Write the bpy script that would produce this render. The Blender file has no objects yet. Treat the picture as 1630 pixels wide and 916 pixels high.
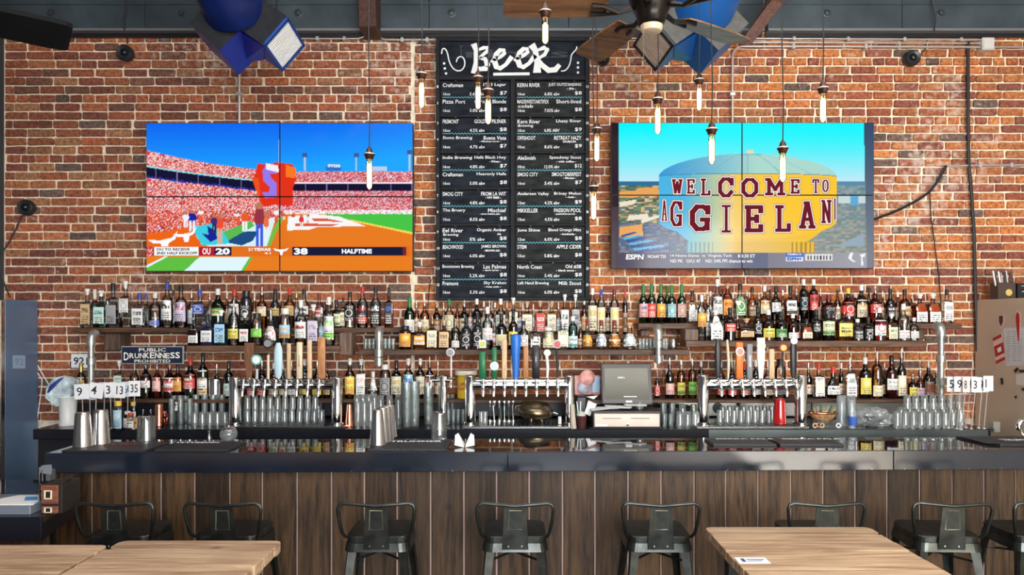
import bpy, bmesh, math, random
import numpy as np
from mathutils import Vector, Matrix
random.seed(7)
PI = math.pi
S = bpy.context.scene
COL = S.collection
# ---------------------------------------------------------------- camera
F, CX, HZ, EYE = 1177.0, 815.0, 510.0, 1.81
cd = bpy.data.cameras.new('camera'); cam = bpy.data.objects.new('camera', cd); COL.objects.link(cam)
cam.location = (0, 0, EYE); cam.rotation_euler = (PI/2, 0, 0)
cd.sensor_width = 36; cd.lens = F*36/1630; cd.shift_y = (HZ-458)/1630; cd.clip_start = .05
S.camera = cam
# ---------------------------------------------------------------- world, lights, exposure
w = bpy.data.worlds.new('world'); S.world = w; w.use_nodes = True
bg = w.node_tree.nodes['Background']; bg.inputs[0].default_value = (.75, .87, 1, 1); bg.inputs[1].default_value = 1.2
def area(name, loc, rot, sx, sy, power, col):
    l = bpy.data.lights.new(name, 'AREA'); l.shape = 'RECTANGLE'; l.size = sx; l.size_y = sy; l.energy = power; l.color = col
    o = bpy.data.objects.new(name, l); COL.objects.link(o); o.location = loc; o.rotation_euler = rot
    return o
# daylight entering by the two street windows behind the camera, and the sun on the floor below them
area('daylight', (.75, -3.28, 2.35), (PI/2, 0, 0), 2.2, 2.7, 250, (.95, .97, 1))
area('daylight', (3.5, -3.28, 2.35), (PI/2, 0, 0), 1.8, 2.7, 230, (1, .95, .86))
sl = bpy.data.lights.new('sun', 'SUN'); sl.energy = 150; sl.angle = .01; sl.color = (1, .95, .86)
so = bpy.data.objects.new('sun', sl); COL.objects.link(so)
so.rotation_euler = Vector((.12, 1, -1.0)).to_track_quat('-Z', 'Y').to_euler()
S.cycles.transparent_max_bounces = 40
# added fill lamp over the seating; the ceiling has no opening there
area('overhead_fill', (.6, 2.2, 4.62), (0, 0, 0), 5.4, 1.8, 100, (1, .97, .93))
S.view_settings.view_transform = 'Standard'; S.view_settings.look = 'None'
S.view_settings.gamma = 1; S.view_settings.use_curve_mapping = False
S.view_settings.exposure = 0.62

# ---------------------------------------------------------------- helpers
def X(px, D): return (px-CX)*D/F
def Z(py, D): return EYE-(py-HZ)*D/F
def P(px, py, D): return Vector((X(px, D), D, Z(py, D)))
def lin(c):
    return tuple((v/12.92 if v <= .04045 else ((v+.055)/1.055)**2.4) for v in [x/255 for x in c])
class MB:
    def __init__(s): s.v = []; s.f = []; s.m = []; s.sm = []; s.c = []
    def add(s, vs, fs, mi=0, smooth=False, col=None):
        o = len(s.v); s.v += [tuple(v) for v in vs]
        if col is not None: s.c += [col]*len(vs)
        for f in fs: s.f.append([i+o for i in f]); s.m.append(mi); s.sm.append(smooth)
        return s
    def box(s, x0, x1, y0, y1, z0, z1, mi=0):
        v = [(x0,y0,z0),(x1,y0,z0),(x1,y1,z0),(x0,y1,z0),(x0,y0,z1),(x1,y0,z1),(x1,y1,z1),(x0,y1,z1)]
        return s.add(v, [(3,2,1,0),(4,5,6,7),(0,1,5,4),(1,2,6,5),(2,3,7,6),(3,0,4,7)], mi)
    def rbox(s, x0, x1, y0, y1, z0, z1, b=.004, mi=0):       # chamfered box
        bm = bmesh.new(); bmesh.ops.create_cube(bm, size=1)
        for v in bm.verts: v.co = Vector(((x0+x1)/2+v.co.x*(x1-x0), (y0+y1)/2+v.co.y*(y1-y0), (z0+z1)/2+v.co.z*(z1-z0)))
        bmesh.ops.bevel(bm, geom=bm.edges[:], offset=b, segments=1, affect='EDGES')
        bm.verts.index_update()
        s.add([v.co[:] for v in bm.verts], [[v.index for v in f.verts] for f in bm.faces], mi); bm.free(); return s
    def rrect(s, x0, x1, y0, y1, z0, z1, r, n=5, mi=0, taper=1.0):     # slab with rounded corners seen from above
        cx, cy = (x0+x1)/2, (y0+y1)/2; pts = []
        for (qx, qy, a0) in ((x1-r, y1-r, 0), (x0+r, y1-r, 90), (x0+r, y0+r, 180), (x1-r, y0+r, 270)):
            for k in range(n+1):
                a = math.radians(a0+90*k/n); pts.append((qx+r*math.cos(a), qy+r*math.sin(a)))
        N = len(pts)
        v = [(cx+(p[0]-cx)*taper, cy+(p[1]-cy)*taper, z0) for p in pts]+[(p[0], p[1], z1) for p in pts]
        f = [[i, (i+1) % N, N+(i+1) % N, N+i] for i in range(N)]+[list(range(N))[::-1], list(range(N, 2*N))]
        return s.add(v, f, mi)
    def poly(s, pts, d, mi=0):                                # outline extruded by vector d
        N = len(pts); d = Vector(d)
        v = [Vector(p) for p in pts]+[Vector(p)+d for p in pts]
        f = [[i, (i+1) % N, N+(i+1) % N, N+i] for i in range(N)]+[list(range(N))[::-1], list(range(N, 2*N))]
        return s.add(v, f, mi)
    def quad(s, a, b, c, d, mi=0, col=None): return s.add([a, b, c, d], [(0, 1, 2, 3)], mi, False, col)
    def tube(s, pts, r, n=8, mi=0, caps=True):
        pts = [Vector(p) for p in pts]; rs = r if isinstance(r, (list, tuple)) else [r]*len(pts)
        vs = []; up = None
        for i, p in enumerate(pts):
            t = (pts[min(i+1, len(pts)-1)]-pts[max(i-1, 0)]).normalized()
            if up is None: up = Vector((0, 0, 1)) if abs(t.z) < .9 else Vector((1, 0, 0))
            a = t.cross(up).normalized(); b = a.cross(t).normalized(); up = b
            for k in range(n):
                q = 2*PI*k/n; vs.append(p+(a*math.cos(q)+b*math.sin(q))*rs[i])
        fs = [[i*n+k, i*n+(k+1) % n, (i+1)*n+(k+1) % n, (i+1)*n+k] for i in range(len(pts)-1) for k in range(n)]
        if caps: fs += [list(range(n))[::-1], [(len(pts)-1)*n+k for k in range(n)]]
        return s.add(vs, fs, mi, True)
    def lathe(s, c, prof, n=20, mi=0, sq=2.0, sqtop=None, dy=1.0, cap0=True, cap1=True, axis='z'):
        vs = []; cx, cy, cz = c
        for (h, r) in prof:
            e = sq if (sqtop is None or h <= sqtop) else 2.0
            for k in range(n):
                a = 2*PI*(k+.5)/n; ca, sa = math.cos(a), math.sin(a)
                q = r if e == 2.0 else r/((abs(ca)**e+abs(sa)**e)**(1/e))
                if axis == 'z': vs.append((cx+ca*q, cy+sa*q*dy, cz+h))
                elif axis == 'y': vs.append((cx+ca*q, cy-h, cz+sa*q))
                else: vs.append((cx+h, cy+ca*q, cz+sa*q))
        m = len(prof)
        fs = [[i*n+k, i*n+(k+1) % n, (i+1)*n+(k+1) % n, (i+1)*n+k] for i in range(m-1) for k in range(n)]
        if axis == 'y': fs = [f for f in fs]
        if cap0: fs.append(list(range(n))[::-1])
        if cap1: fs.append([(m-1)*n+k for k in range(n)])
        return s.add(vs, fs, mi, True)
    def hull(s, pts, mi=0):
        bm = bmesh.new()
        for p in pts: bm.verts.new(p)
        bmesh.ops.convex_hull(bm, input=bm.verts[:]); bm.verts.index_update()
        s.add([v.co[:] for v in bm.verts], [[v.index for v in f.verts] for f in bm.faces], mi); bm.free(); return s
    def turn(s, ang, c=(0, 0)):
        ca, sa = math.cos(ang), math.sin(ang)
        s.v = [(c[0]+(x-c[0])*ca-(y-c[1])*sa, c[1]+(x-c[0])*sa+(y-c[1])*ca, z) for x, y, z in s.v]; return s
    def tilt(s, ang, c):                                      # about the y axis through c=(x,z)
        ca, sa = math.cos(ang), math.sin(ang)
        s.v = [(c[0]+(x-c[0])*ca-(z-c[1])*sa, y, c[1]+(x-c[0])*sa+(z-c[1])*ca) for x, y, z in s.v]; return s
LOC = {}
def link(o, parent):
    COL.objects.link(o)
    if parent is not None: o.parent = parent
def mesh_of(name, mb, mats, off=(0, 0, 0)):
    me = bpy.data.meshes.new(name)
    me.from_pydata([(v[0]-off[0], v[1]-off[1], v[2]-off[2]) for v in mb.v], [], mb.f)
    if not isinstance(mats, (list, tuple)): mats = [mats]
    for m in mats: me.materials.append(m)
    if any(mb.m): me.polygons.foreach_set('material_index', mb.m)
    me.polygons.foreach_set('use_smooth', mb.sm)
    if mb.c and len(mb.c) == len(mb.v):
        at = me.color_attributes.new('tint', 'FLOAT_COLOR', 'POINT')
        at.data.foreach_set('color', np.array([(*c[:3], 1) for c in mb.c], dtype=np.float32).ravel())
    if any(mb.sm): me.update(); me.set_sharp_from_angle(angle=math.radians(50))
    me.update(); return me
def part(name, mb, mats, parent, label=None, kind=None):
    off = LOC[parent.name]
    o = bpy.data.objects.new(name, mesh_of(name, mb, mats, off)); link(o, parent); LOC[o.name] = off
    if label: o['label'] = label
    if kind: o['kind'] = kind
    return o
def thing(name, label, cat, loc, group=None):
    o = bpy.data.objects.new(name, None); o.empty_display_size = .05; COL.objects.link(o); o.location = loc
    LOC[o.name] = tuple(loc); o['label'] = label; o['category'] = cat
    if group: o['group'] = group
    return o
def single(name, mb, mats, label, cat, group=None, loc=None):
    if loc is None: loc = (sum(v[0] for v in mb.v)/len(mb.v), sum(v[1] for v in mb.v)/len(mb.v), min(v[2] for v in mb.v))
    o = bpy.data.objects.new(name, mesh_of(name, mb, mats, loc)); COL.objects.link(o); o.location = loc
    LOC[o.name] = tuple(loc); o['label'] = label; o['category'] = cat
    if group: o['group'] = group
    return o
def struct(name, mb, mats, label=None):
    o = bpy.data.objects.new(name, mesh_of(name, mb, mats)); COL.objects.link(o); o['kind'] = 'structure'; LOC[o.name] = (0, 0, 0)
    if label: o['label'] = label
    return o
def copy_tree(o, parent=None):
    c = o.copy(); COL.objects.link(c)
    if parent: c.parent = parent
    for ch in list(o.children): copy_tree(ch, c)
    return c
ORD = ['first','second','third','fourth','fifth','sixth','seventh','eighth','ninth','tenth','eleventh','twelfth','thirteenth','fourteenth','fifteenth','sixteenth','seventeenth','eighteenth','nineteenth','twentieth','twenty-first','twenty-second','twenty-third','twenty-fourth','twenty-fifth','twenty-sixth','twenty-seventh','twenty-eighth','twenty-ninth','thirtieth']
def nth(i, n, side='left', word='from the left'):
    if i == 0: return 'leftmost'
    if i == n-1: return 'rightmost'
    if i < n/2: return ORD[i]+' from left'
    return ORD[n-1-i]+' from right'
# text as real flat geometry
_tc = {}
def text_raw(txt, bold=0.0):
    k = (txt, bold)
    if k in _tc: return _tc[k]
    cu = bpy.data.curves.new('text', 'FONT'); cu.body = txt; cu.size = 1; cu.resolution_u = 2; cu.offset = bold
    o = bpy.data.objects.new('text', cu); COL.objects.link(o)
    dg = bpy.context.evaluated_depsgraph_get(); dg.update()
    me = o.evaluated_get(dg).to_mesh()
    vs = [tuple(v.co) for v in me.vertices]; fs = [list(p.vertices) for p in me.polygons]
    o.evaluated_get(dg).to_mesh_clear()
    bpy.data.objects.remove(o); bpy.data.curves.remove(cu)
    if vs:
        x0 = min(v[0] for v in vs); x1 = max(v[0] for v in vs); y0 = min(v[1] for v in vs); y1 = max(v[1] for v in vs)
    else: x0 = x1 = y0 = y1 = 0
    _tc[k] = (vs, fs, x0, x1, y0, y1); return _tc[k]
def text_box(mb, txt, o, ux, uz, wdt, hgt, bold=.01, mi=0, slant=0, flip=False):
    """fit txt in a wdt x hgt rectangle whose lower left corner is o, along unit vectors ux, uz"""
    vs, fs, x0, x1, y0, y1 = text_raw(txt, bold)
    if not vs: return
    sx = wdt/max(x1-x0, 1e-6); sz = hgt/max(y1-y0, 1e-6)
    o = Vector(o); ux = Vector(ux); uz = Vector(uz); out = []
    for v in vs:
        a = (v[0]-x0)*sx; b = (v[1]-y0)*sz
        out.append(o+ux*(a+b*slant)+uz*b)
    mb.add(out, fs, mi)
def text_px(mb, txt, x0, x1, ytop, ybot, D, **k):
    text_box(mb, txt, P(x0, ybot, D), (1, 0, 0), (0, 0, 1), (x1-x0)*D/F, (ybot-ytop)*D/F, **k)

# ---------------------------------------------------------------- materials
_m = {}
def newmat(name):
    m = bpy.data.materials.new(name); m.use_nodes = True; nt = m.node_tree
    return m, nt, nt.nodes['Principled BSDF']
def node(nt, t, **kw):
    n = nt.nodes.new(t)
    for k, v in kw.items(): setattr(n, k, v)
    return n
def mat(name, col, rough=.5, metal=0, noise=0, nscale=8, bump=0, bscale=60, spec=.5, coat=0, stretch=(1, 1, 1), ior=None):
    if name in _m: return _m[name]
    m, nt, b = newmat(name); c = (*col, 1)
    b.inputs['Base Color'].default_value = c; b.inputs['Roughness'].default_value = rough; b.inputs['Metallic'].default_value = metal
    b.inputs['Specular IOR Level'].default_value = spec; b.inputs['Coat Weight'].default_value = coat
    if ior: b.inputs['IOR'].default_value = ior
    if noise or bump:
        tc = node(nt, 'ShaderNodeTexCoord'); mp = node(nt, 'ShaderNodeMapping'); mp.inputs['Scale'].default_value = stretch
        nt.links.new(tc.outputs['Object'], mp.inputs[0])
    if noise:
        n = node(nt, 'ShaderNodeTexNoise'); n.inputs['Scale'].default_value = nscale; n.inputs['Detail'].default_value = 4
        nt.links.new(mp.outputs[0], n.inputs['Vector'])
        r = node(nt, 'ShaderNodeValToRGB'); r.color_ramp.elements[0].position = .3; r.color_ramp.elements[1].position = .7
        r.color_ramp.elements[0].color = (*[x*(1-noise) for x in col], 1); r.color_ramp.elements[1].color = (*[min(1, x*(1+noise)) for x in col], 1)
        nt.links.new(n.outputs[0], r.inputs[0]); nt.links.new(r.outputs[0], b.inputs['Base Color'])
    if bump:
        n2 = node(nt, 'ShaderNodeTexNoise'); n2.inputs['Scale'].default_value = bscale; n2.inputs['Detail'].default_value = 5
        nt.links.new(mp.outputs[0], n2.inputs['Vector'])
        bp = node(nt, 'ShaderNodeBump'); bp.inputs['Strength'].default_value = bump; bp.inputs['Distance'].default_value = .01
        nt.links.new(n2.outputs[0], bp.inputs['Height']); nt.links.new(bp.outputs[0], b.inputs['Normal'])
    _m[name] = m; return m
def emit(name, col, st):
    if name in _m: return _m[name]
    m = bpy.data.materials.new(name); m.use_nodes = True; nt = m.node_tree; nt.nodes.clear()
    e = node(nt, 'ShaderNodeEmission'); e.inputs[0].default_value = (*col, 1); e.inputs[1].default_value = st
    o = node(nt, 'ShaderNodeOutputMaterial'); nt.links.new(e.outputs[0], o.inputs[0]); _m[name] = m; return m
def glass(name, tint, rough=.03, edge=.5, gl=1.0, film=0.0, ior=1.7):
    """thin glass: tinted see-through, darkened towards its edges in place of refraction, with clear reflections"""
    if name in _m: return _m[name]
    m = bpy.data.materials.new(name); m.use_nodes = True; nt = m.node_tree; nt.nodes.clear()
    t = node(nt, 'ShaderNodeBsdfTransparent'); g = node(nt, 'ShaderNodeBsdfGlossy'); g.inputs['Roughness'].default_value = rough
    g.inputs['Color'].default_value = (gl, gl, gl, 1)
    lw = node(nt, 'ShaderNodeLayerWeight'); lw.inputs[0].default_value = .5
    r = node(nt, 'ShaderNodeValToRGB'); r.color_ramp.elements[0].position = .45; r.color_ramp.elements[1].position = 1
    r.color_ramp.elements[0].color = (*tint, 1); r.color_ramp.elements[1].color = (*[x*edge for x in tint], 1)  # edge darkening put into the colour to imitate refraction
    nt.links.new(lw.outputs['Facing'], r.inputs[0]); nt.links.new(r.outputs[0], t.inputs[0])
    fr = node(nt, 'ShaderNodeFresnel'); fr.inputs[0].default_value = ior
    mx = node(nt, 'ShaderNodeMixShader'); o = node(nt, 'ShaderNodeOutputMaterial')
    nt.links.new(fr.outputs[0], mx.inputs[0]); nt.links.new(t.outputs[0], mx.inputs[1]); nt.links.new(g.outputs[0], mx.inputs[2])
    last = mx.outputs[0]
    if film:                                # diffuse white mixed in to brighten the glass, standing in for refracted light
        df = node(nt, 'ShaderNodeBsdfDiffuse'); df.inputs[0].default_value = (.85, .9, .9, 1); m2 = node(nt, 'ShaderNodeMixShader'); m2.inputs[0].default_value = film
        nt.links.new(last, m2.inputs[1]); nt.links.new(df.outputs[0], m2.inputs[2]); last = m2.outputs[0]
    nt.links.new(last, o.inputs[0]); _m[name] = m; return m
def wood(name, c1, c2, axis='x', rough=.5, scale=9, bump=.25, knots=True, spec=.4, obj_rand=.35):
    if name in _m: return _m[name]
    m, nt, b = newmat(name); L = nt.links.new
    tc = node(nt, 'ShaderNodeTexCoord'); oi = node(nt, 'ShaderNodeObjectInfo'); geo = node(nt, 'ShaderNodeNewGeometry')
    cr = node(nt, 'ShaderNodeCombineXYZ'); mu = node(nt, 'ShaderNodeMath', operation='MULTIPLY'); mu.inputs[1].default_value = 37
    L(oi.outputs['Random'], mu.inputs[0])
    for i in range(3): L(mu.outputs[0], cr.inputs[i])
    ad = node(nt, 'ShaderNodeVectorMath', operation='ADD'); L(tc.outputs['Object'], ad.inputs[0]); L(cr.outputs[0], ad.inputs[1])
    mp = node(nt, 'ShaderNodeMapping'); s = [scale]*3; s['xyz'.index(axis)] = scale*.09; mp.inputs['Scale'].default_value = s
    L(ad.outputs[0], mp.inputs[0])
    n = node(nt, 'ShaderNodeTexNoise'); n.inputs['Scale'].default_value = 1.2; n.inputs['Detail'].default_value = 3; n.inputs['Distortion'].default_value = 1.6
    L(mp.outputs[0], n.inputs['Vector'])
    wv = node(nt, 'ShaderNodeMath', operation='MULTIPLY'); wv.inputs[1].default_value = 26; L(n.outputs[0], wv.inputs[0])
    sn = node(nt, 'ShaderNodeMath', operation='SINE'); L(wv.outputs[0], sn.inputs[0])
    n2 = node(nt, 'ShaderNodeTexNoise'); n2.inputs['Scale'].default_value = 11; n2.inputs['Detail'].default_value = 9; n2.inputs['Roughness'].default_value = .65; L(mp.outputs[0], n2.inputs['Vector'])
    ms = node(nt, 'ShaderNodeMath', operation='MULTIPLY_ADD'); ms.inputs[1].default_value = .1; L(sn.outputs[0], ms.inputs[0]); L(n2.outputs[0], ms.inputs[2])
    r = node(nt, 'ShaderNodeValToRGB'); e = r.color_ramp.elements; e[0].position = .28; e[0].color = (*c1, 1); e[1].position = .72; e[1].color = (*c2, 1)
    L(ms.outputs[0], r.inputs[0])
    hv = node(nt, 'ShaderNodeHueSaturation'); mr = node(nt, 'ShaderNodeMapRange'); mr.inputs[3].default_value = 1-obj_rand; mr.inputs[4].default_value = 1+obj_rand
    L(oi.outputs['Random'], mr.inputs[0]); L(mr.outputs[0], hv.inputs['Value']); L(r.outputs[0], hv.inputs['Color'])
    last = hv.outputs[0]
    if knots:
        vo = node(nt, 'ShaderNodeTexVoronoi'); vo.inputs['Scale'].default_value = 2.6; L(ad.outputs[0], vo.inputs['Vector'])
        mm = node(nt, 'ShaderNodeMapRange'); mm.inputs[1].default_value = .0; mm.inputs[2].default_value = .085; mm.inputs[3].default_value = .3; mm.inputs[4].default_value = 1
        L(vo.outputs['Distance'], mm.inputs[0])
        mk = node(nt, 'ShaderNodeMix', data_type='RGBA', blend_type='MULTIPLY'); mk.inputs[0].default_value = 1
        L(hv.outputs[0], mk.inputs[6]); L(mm.outputs[0], mk.inputs[7]); last = mk.outputs[2]
    L(last, b.inputs['Base Color'])
    b.inputs['Roughness'].default_value = rough; b.inputs['Specular IOR Level'].default_value = spec
    bp = node(nt, 'ShaderNodeBump'); bp.inputs['Strength'].default_value = bump; bp.inputs['Distance'].default_value = .004
    L(ms.outputs[0], bp.inputs['Height']); L(bp.outputs[0], b.inputs['Normal'])
    _m[name] = m; return m
STEEL = mat('brushed_steel', (.62, .61, .6), .22, 1)
CHROME = mat('chrome', (.82, .82, .82), .08, 1)
BLACKMET = mat('black_gunmetal', (.035, .04, .04), .32, .6)
STOOL = mat('stool_gunmetal', (.06, .065, .06), .3, .85, noise=.4, nscale=14)
BLACK = mat('black_plastic', (.012, .012, .014), .4)
RUBBER = mat('black_rubber', (.012, .012, .014), .55)
WHITE = mat('white_plastic', (.8, .8, .78), .4)
GALV = mat('galvanised_steel', (.5, .52, .5), .35, .8, noise=.25, nscale=30)
CONDUIT = mat('conduit_steel', (.62, .58, .56), .35, .6)
PAPER = mat('white_paper', (.85, .85, .83), .7)
CARD = mat('white_card', (.85, .86, .88), .5)
INK = mat('black_ink', (.02, .02, .025), .6)
COPPER = mat('copper', (.75, .32, .2), .2, 1)
CHALK = mat('white_chalk', (.88, .9, .9), .8)
CLEARGLASS = glass('clear_glass', (.93, .96, .95))
TUMBLER = glass('tumbler_glass', (.93, .97, .96), edge=.92, film=.11, ior=1.9)
PLASTIC_FILM = glass('clear_plastic_film', (.95, .97, .98), rough=.2, edge=.92, film=.12, ior=1.5)
PINT = glass('pint_glass_clear', (.95, .97, .97), edge=.6, film=.03, ior=1.9)
# ================================================================ room shell
WALL = 5.9
def brick_material():
    m, nt, b = newmat('brick_face'); L = nt.links.new
    at = node(nt, 'ShaderNodeAttribute', attribute_name='tint'); geo = node(nt, 'ShaderNodeNewGeometry')
    n = node(nt, 'ShaderNodeTexNoise'); n.inputs['Scale'].default_value = 38; n.inputs['Detail'].default_value = 6; L(geo.outputs['Position'], n.inputs['Vector'])
    r = node(nt, 'ShaderNodeValToRGB'); r.color_ramp.elements[0].position = .32; r.color_ramp.elements[1].position = .68
    r.color_ramp.elements[0].color = (.5, .42, .4, 1); r.color_ramp.elements[1].color = (1.4, 1.35, 1.25, 1); L(n.outputs[0], r.inputs[0])
    mx = node(nt, 'ShaderNodeMix', data_type='RGBA', blend_type='MULTIPLY'); mx.inputs[0].default_value = 1
    L(at.outputs['Color'], mx.inputs[6]); L(r.outputs[0], mx.inputs[7])
    # lime bloom smeared over some bricks
    n2 = node(nt, 'ShaderNodeTexNoise'); n2.inputs['Scale'].default_value = 1.1; n2.inputs['Detail'].default_value = 2; L(geo.outputs['Position'], n2.inputs['Vector'])
    n3 = node(nt, 'ShaderNodeTexNoise'); n3.inputs['Scale'].default_value = 22; n3.inputs['Detail'].default_value = 5; L(geo.outputs['Position'], n3.inputs['Vector'])
    ad = node(nt, 'ShaderNodeMath', operation='ADD'); L(n2.outputs[0], ad.inputs[0]); L(n3.outputs[0], ad.inputs[1])
    r2 = node(nt, 'ShaderNodeMapRange'); r2.inputs[1].default_value = 1.16; r2.inputs[2].default_value = 1.36; r2.inputs[4].default_value = .75; L(ad.outputs[0], r2.inputs[0])
    m2 = node(nt, 'ShaderNodeMix', data_type='RGBA'); L(r2.outputs[0], m2.inputs[0]); L(mx.outputs[2], m2.inputs[6]); m2.inputs[7].default_value = (.62, .47, .4, 1)
    L(m2.outputs[2], b.inputs['Base Color']); b.inputs['Roughness'].default_value = .85
    bp = node(nt, 'ShaderNodeBump'); bp.inputs['Strength'].default_value = .6; bp.inputs['Distance'].default_value = .006
    L(n.outputs[0], bp.inputs['Height']); L(bp.outputs[0], b.inputs['Normal']); return m
BRICK = brick_material()
MORTAR = mat('lime_mortar', (.92, .78, .6), .95, noise=.16, nscale=26, bump=.9, bscale=45)
wall = struct('wall_back', MB().box(-4.1, 4.6, WALL+.012, WALL+.25, 0, 4.75), MORTAR, 'red brick wall with thick pale lime mortar joints')
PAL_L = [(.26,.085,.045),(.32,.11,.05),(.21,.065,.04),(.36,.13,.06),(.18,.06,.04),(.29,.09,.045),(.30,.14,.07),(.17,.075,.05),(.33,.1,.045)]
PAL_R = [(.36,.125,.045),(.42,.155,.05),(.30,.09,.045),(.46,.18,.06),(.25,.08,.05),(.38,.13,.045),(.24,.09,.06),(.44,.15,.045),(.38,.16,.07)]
def brick(mb, x0, x1, z0, z1, pal):
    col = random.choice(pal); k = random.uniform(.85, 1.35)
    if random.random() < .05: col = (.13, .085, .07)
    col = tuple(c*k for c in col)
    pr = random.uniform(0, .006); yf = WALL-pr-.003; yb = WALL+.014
    w_, h_ = x1-x0, z1-z0; cx, cz = (x0+x1)/2, (z0+z1)/2; out = []
    rnd = random.random() < .12
    for (ax, az) in ((-.5,-.38),(-.475,-.5),(-.16,-.5),(.17,-.5),(.475,-.5),(.5,-.36),(.5,.36),(.475,.5),(.15,.5),(-.18,.5),(-.475,.5),(-.5,.38)):
        if rnd and abs(ax) > .4: ax *= .93
        out.append((cx+ax*w_+random.uniform(-.003, .003), cz+az*h_+random.uniform(-.0024, .0024)))
    N = len(out); tl = random.uniform(-.002, .002)
    v = [(p[0], yb, p[1]) for p in out]+[(p[0], yf+.005, p[1]) for p in out]
    v += [(cx+(p[0]-cx)*(1-.008/w_), yf+tl*(p[1]-cz)/h_, cz+(p[1]-cz)*.93) for p in out]
    f = [[i, (i+1) % N, N+(i+1) % N, N+i] for i in range(N)]+[[N+i, N+(i+1) % N, 2*N+(i+1) % N, 2*N+i] for i in range(N)]
    f.append([2*N+i for i in range(N)])
    mb.add(v, f, 0, False, col)
def brick_field(xa, xb, py_header, pitch_px, pal, cand):
    pitch = pitch_px*WALL/F; z_h = Z(py_header, WALL); SL = .2125
    k0 = int((1.02-z_h)/pitch); k1 = int((4.16-z_h)/pitch)
    for k in range(k0, k1+1):
        zc = z_h+k*pitch; hd = (k % 7 == 0); L_ = .108 if hd else SL
        x = xa-(k*.37 % 1)*.03-(.5*L_ if k % 2 else 0)-.02
        while x < xb:
            l2 = L_*random.uniform(.93, 1.06)
            if not hd and random.random() < .06: l2 *= .55
            a, b_ = max(x, xa)+.0062, min(x+l2, xb)-.0062
            if b_-a > .035: cand.append((a, b_, zc-pitch/2+.0062, zc+pitch/2-.0062, pal))
            x += l2
cand = []
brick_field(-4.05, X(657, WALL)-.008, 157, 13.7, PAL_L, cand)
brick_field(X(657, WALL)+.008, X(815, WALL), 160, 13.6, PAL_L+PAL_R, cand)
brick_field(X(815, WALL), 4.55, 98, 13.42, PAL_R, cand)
def shown(c):
    x0, x1, z0, z1, _ = c
    p0 = CX+x0*F/WALL; p1 = CX+x1*F/WALL; q0 = HZ-(z1-EYE)*F/WALL; q1 = HZ-(z0-EYE)*F/WALL
    if p0 < 4 or p1 > 1626 or q0 < 62 or q1 > 452: return False
    for (a, b_, c_, d) in ((228,660,190,436),(690,940,0,482),(968,1396,188,432),(300,480,0,122),(1008,1185,0,122),(0,118,0,85)):
        if p1 > a and p0 < b_ and q1 > c_ and q0 < d: return False
    return x1-x0 > .19
vis = [c for c in cand if shown(c)]; random.shuffle(vis)
single_set = set(id(c) for c in vis[:300]); rest = MB()
for c in cand:
    if id(c) in single_set:
        mb = MB(); brick(mb, *c); part('brick', mb, BRICK, wall)
    else: brick(rest, *c)
part('brickwork', rest, BRICK, wall, kind='stuff')
DARKWALL = mat('dark_paint', (.03, .032, .036), .6)
struct('floor', MB().box(-4.1, 4.6, -3.5, 6.1, -.1, 0), mat('concrete_floor', (.06, .056, .05), .5, noise=.25, nscale=3))
struct('ceiling', MB().box(-4.1, 4.6, -3.5, 6.1, 4.75, 4.85), mat('ceiling_paint', (.3, .29, .28), .9))
struct('wall_left', MB().box(-4.25, -4.06, -3.5, 6.0, 0, 4.75), mat('left_wall_paint', (.05, .05, .06), .7))
struct('wall_right', MB().box(4.56, 4.7, -3.5, 6.0, 0, 4.75), mat('right_wall_paint', (.5, .45, .38), .7))
fw = MB()                                   # street wall behind the camera, with three window openings
ops = [(-.4, 1.9), (2.6, 4.4)]
fw.box(-4.1, 4.6, -3.5, -3.35, 0, .95); fw.box(-4.1, 4.6, -3.5, -3.35, 3.75, 4.75)
xs = [-4.1]+[v for o in ops for v in o]+[4.6]
for i in range(0, len(xs), 2): fw.box(xs[i], xs[i+1], -3.5, -3.35, .95, 3.75)
struct('wall_front', fw, mat('front_wall_paint', (.2, .19, .18), .7))
struct('sun_block_slab', MB().box(-1.2, 2.3, -8.2, -3.5, 3.8, 3.9), mat('sun_block_grey', (.2, .2, .2), .8))  # unseen slab added outside to keep the sun out of the first window
for i, (a, b_) in enumerate(ops):
    fr = MB()
    for q in (a, (a+b_)/2-.02, b_-.05): fr.box(q, q+.05, -3.47, -3.4, .95, 3.75)
    for q in (.95, 2.9, 3.7): fr.box(a, b_, -3.47, -3.4, q, q+.05)
    struct('window_%d' % (i+1), fr, BLACK)
# ---------------------------------------------------------------- steel ledger under the ceiling
LED = mat('ledger_steel', (.06, .08, .095), .42, .3, noise=.3, nscale=3.5, bump=.1, bscale=20)
def ledger(px0, px1, lab, joints, bolts):
    D = 5.82
    t = thing('ledger_beam', lab, 'beam', (X((px0+px1)/2, D), D, Z(48, D)))
    mb = MB(); js = [px0]+joints+[px1]
    for a, b_ in zip(js, js[1:]): mb.rbox(X(a, D)+.0015, X(b_, D)-.0015, D, D+.07, Z(46, D), 4.6, .003)
    part('web', mb, LED, t)
    part('bottom_flange', MB().box(X(px0, D), X(px1, D), D-.02, D+.07, Z(50, D), Z(46.5, D)), mat('flange_steel', (.22, .23, .24), .4, .3), t)
    part('gap_shade_strip', MB().box(X(px0, D), X(px1, D), D+.04, D+.07, Z(55.5, D), Z(50, D)), BLACK, t)  # black strip stands in for the shade in the gap below the flange
    part('top_lip', MB().box(X(px0, D), X(px1, D), D-.012, D+.01, Z(8, D), Z(6, D)), LED, t)
    for b_ in bolts:
        q = MB().lathe((X(b_, D), D, Z(21, D)), [(0, .034), (.004, .034), (.006, .022), (.022, .02), (.024, .01)], 10, axis='y')
        part('bolt', q, mat('bolt_steel', (.09, .1, .11), .35, .7), t)
ledger(-25, 584, 'dark grey steel ledger along the ceiling left of the brown joist end', [230, 440], [82, 290, 475])
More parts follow.
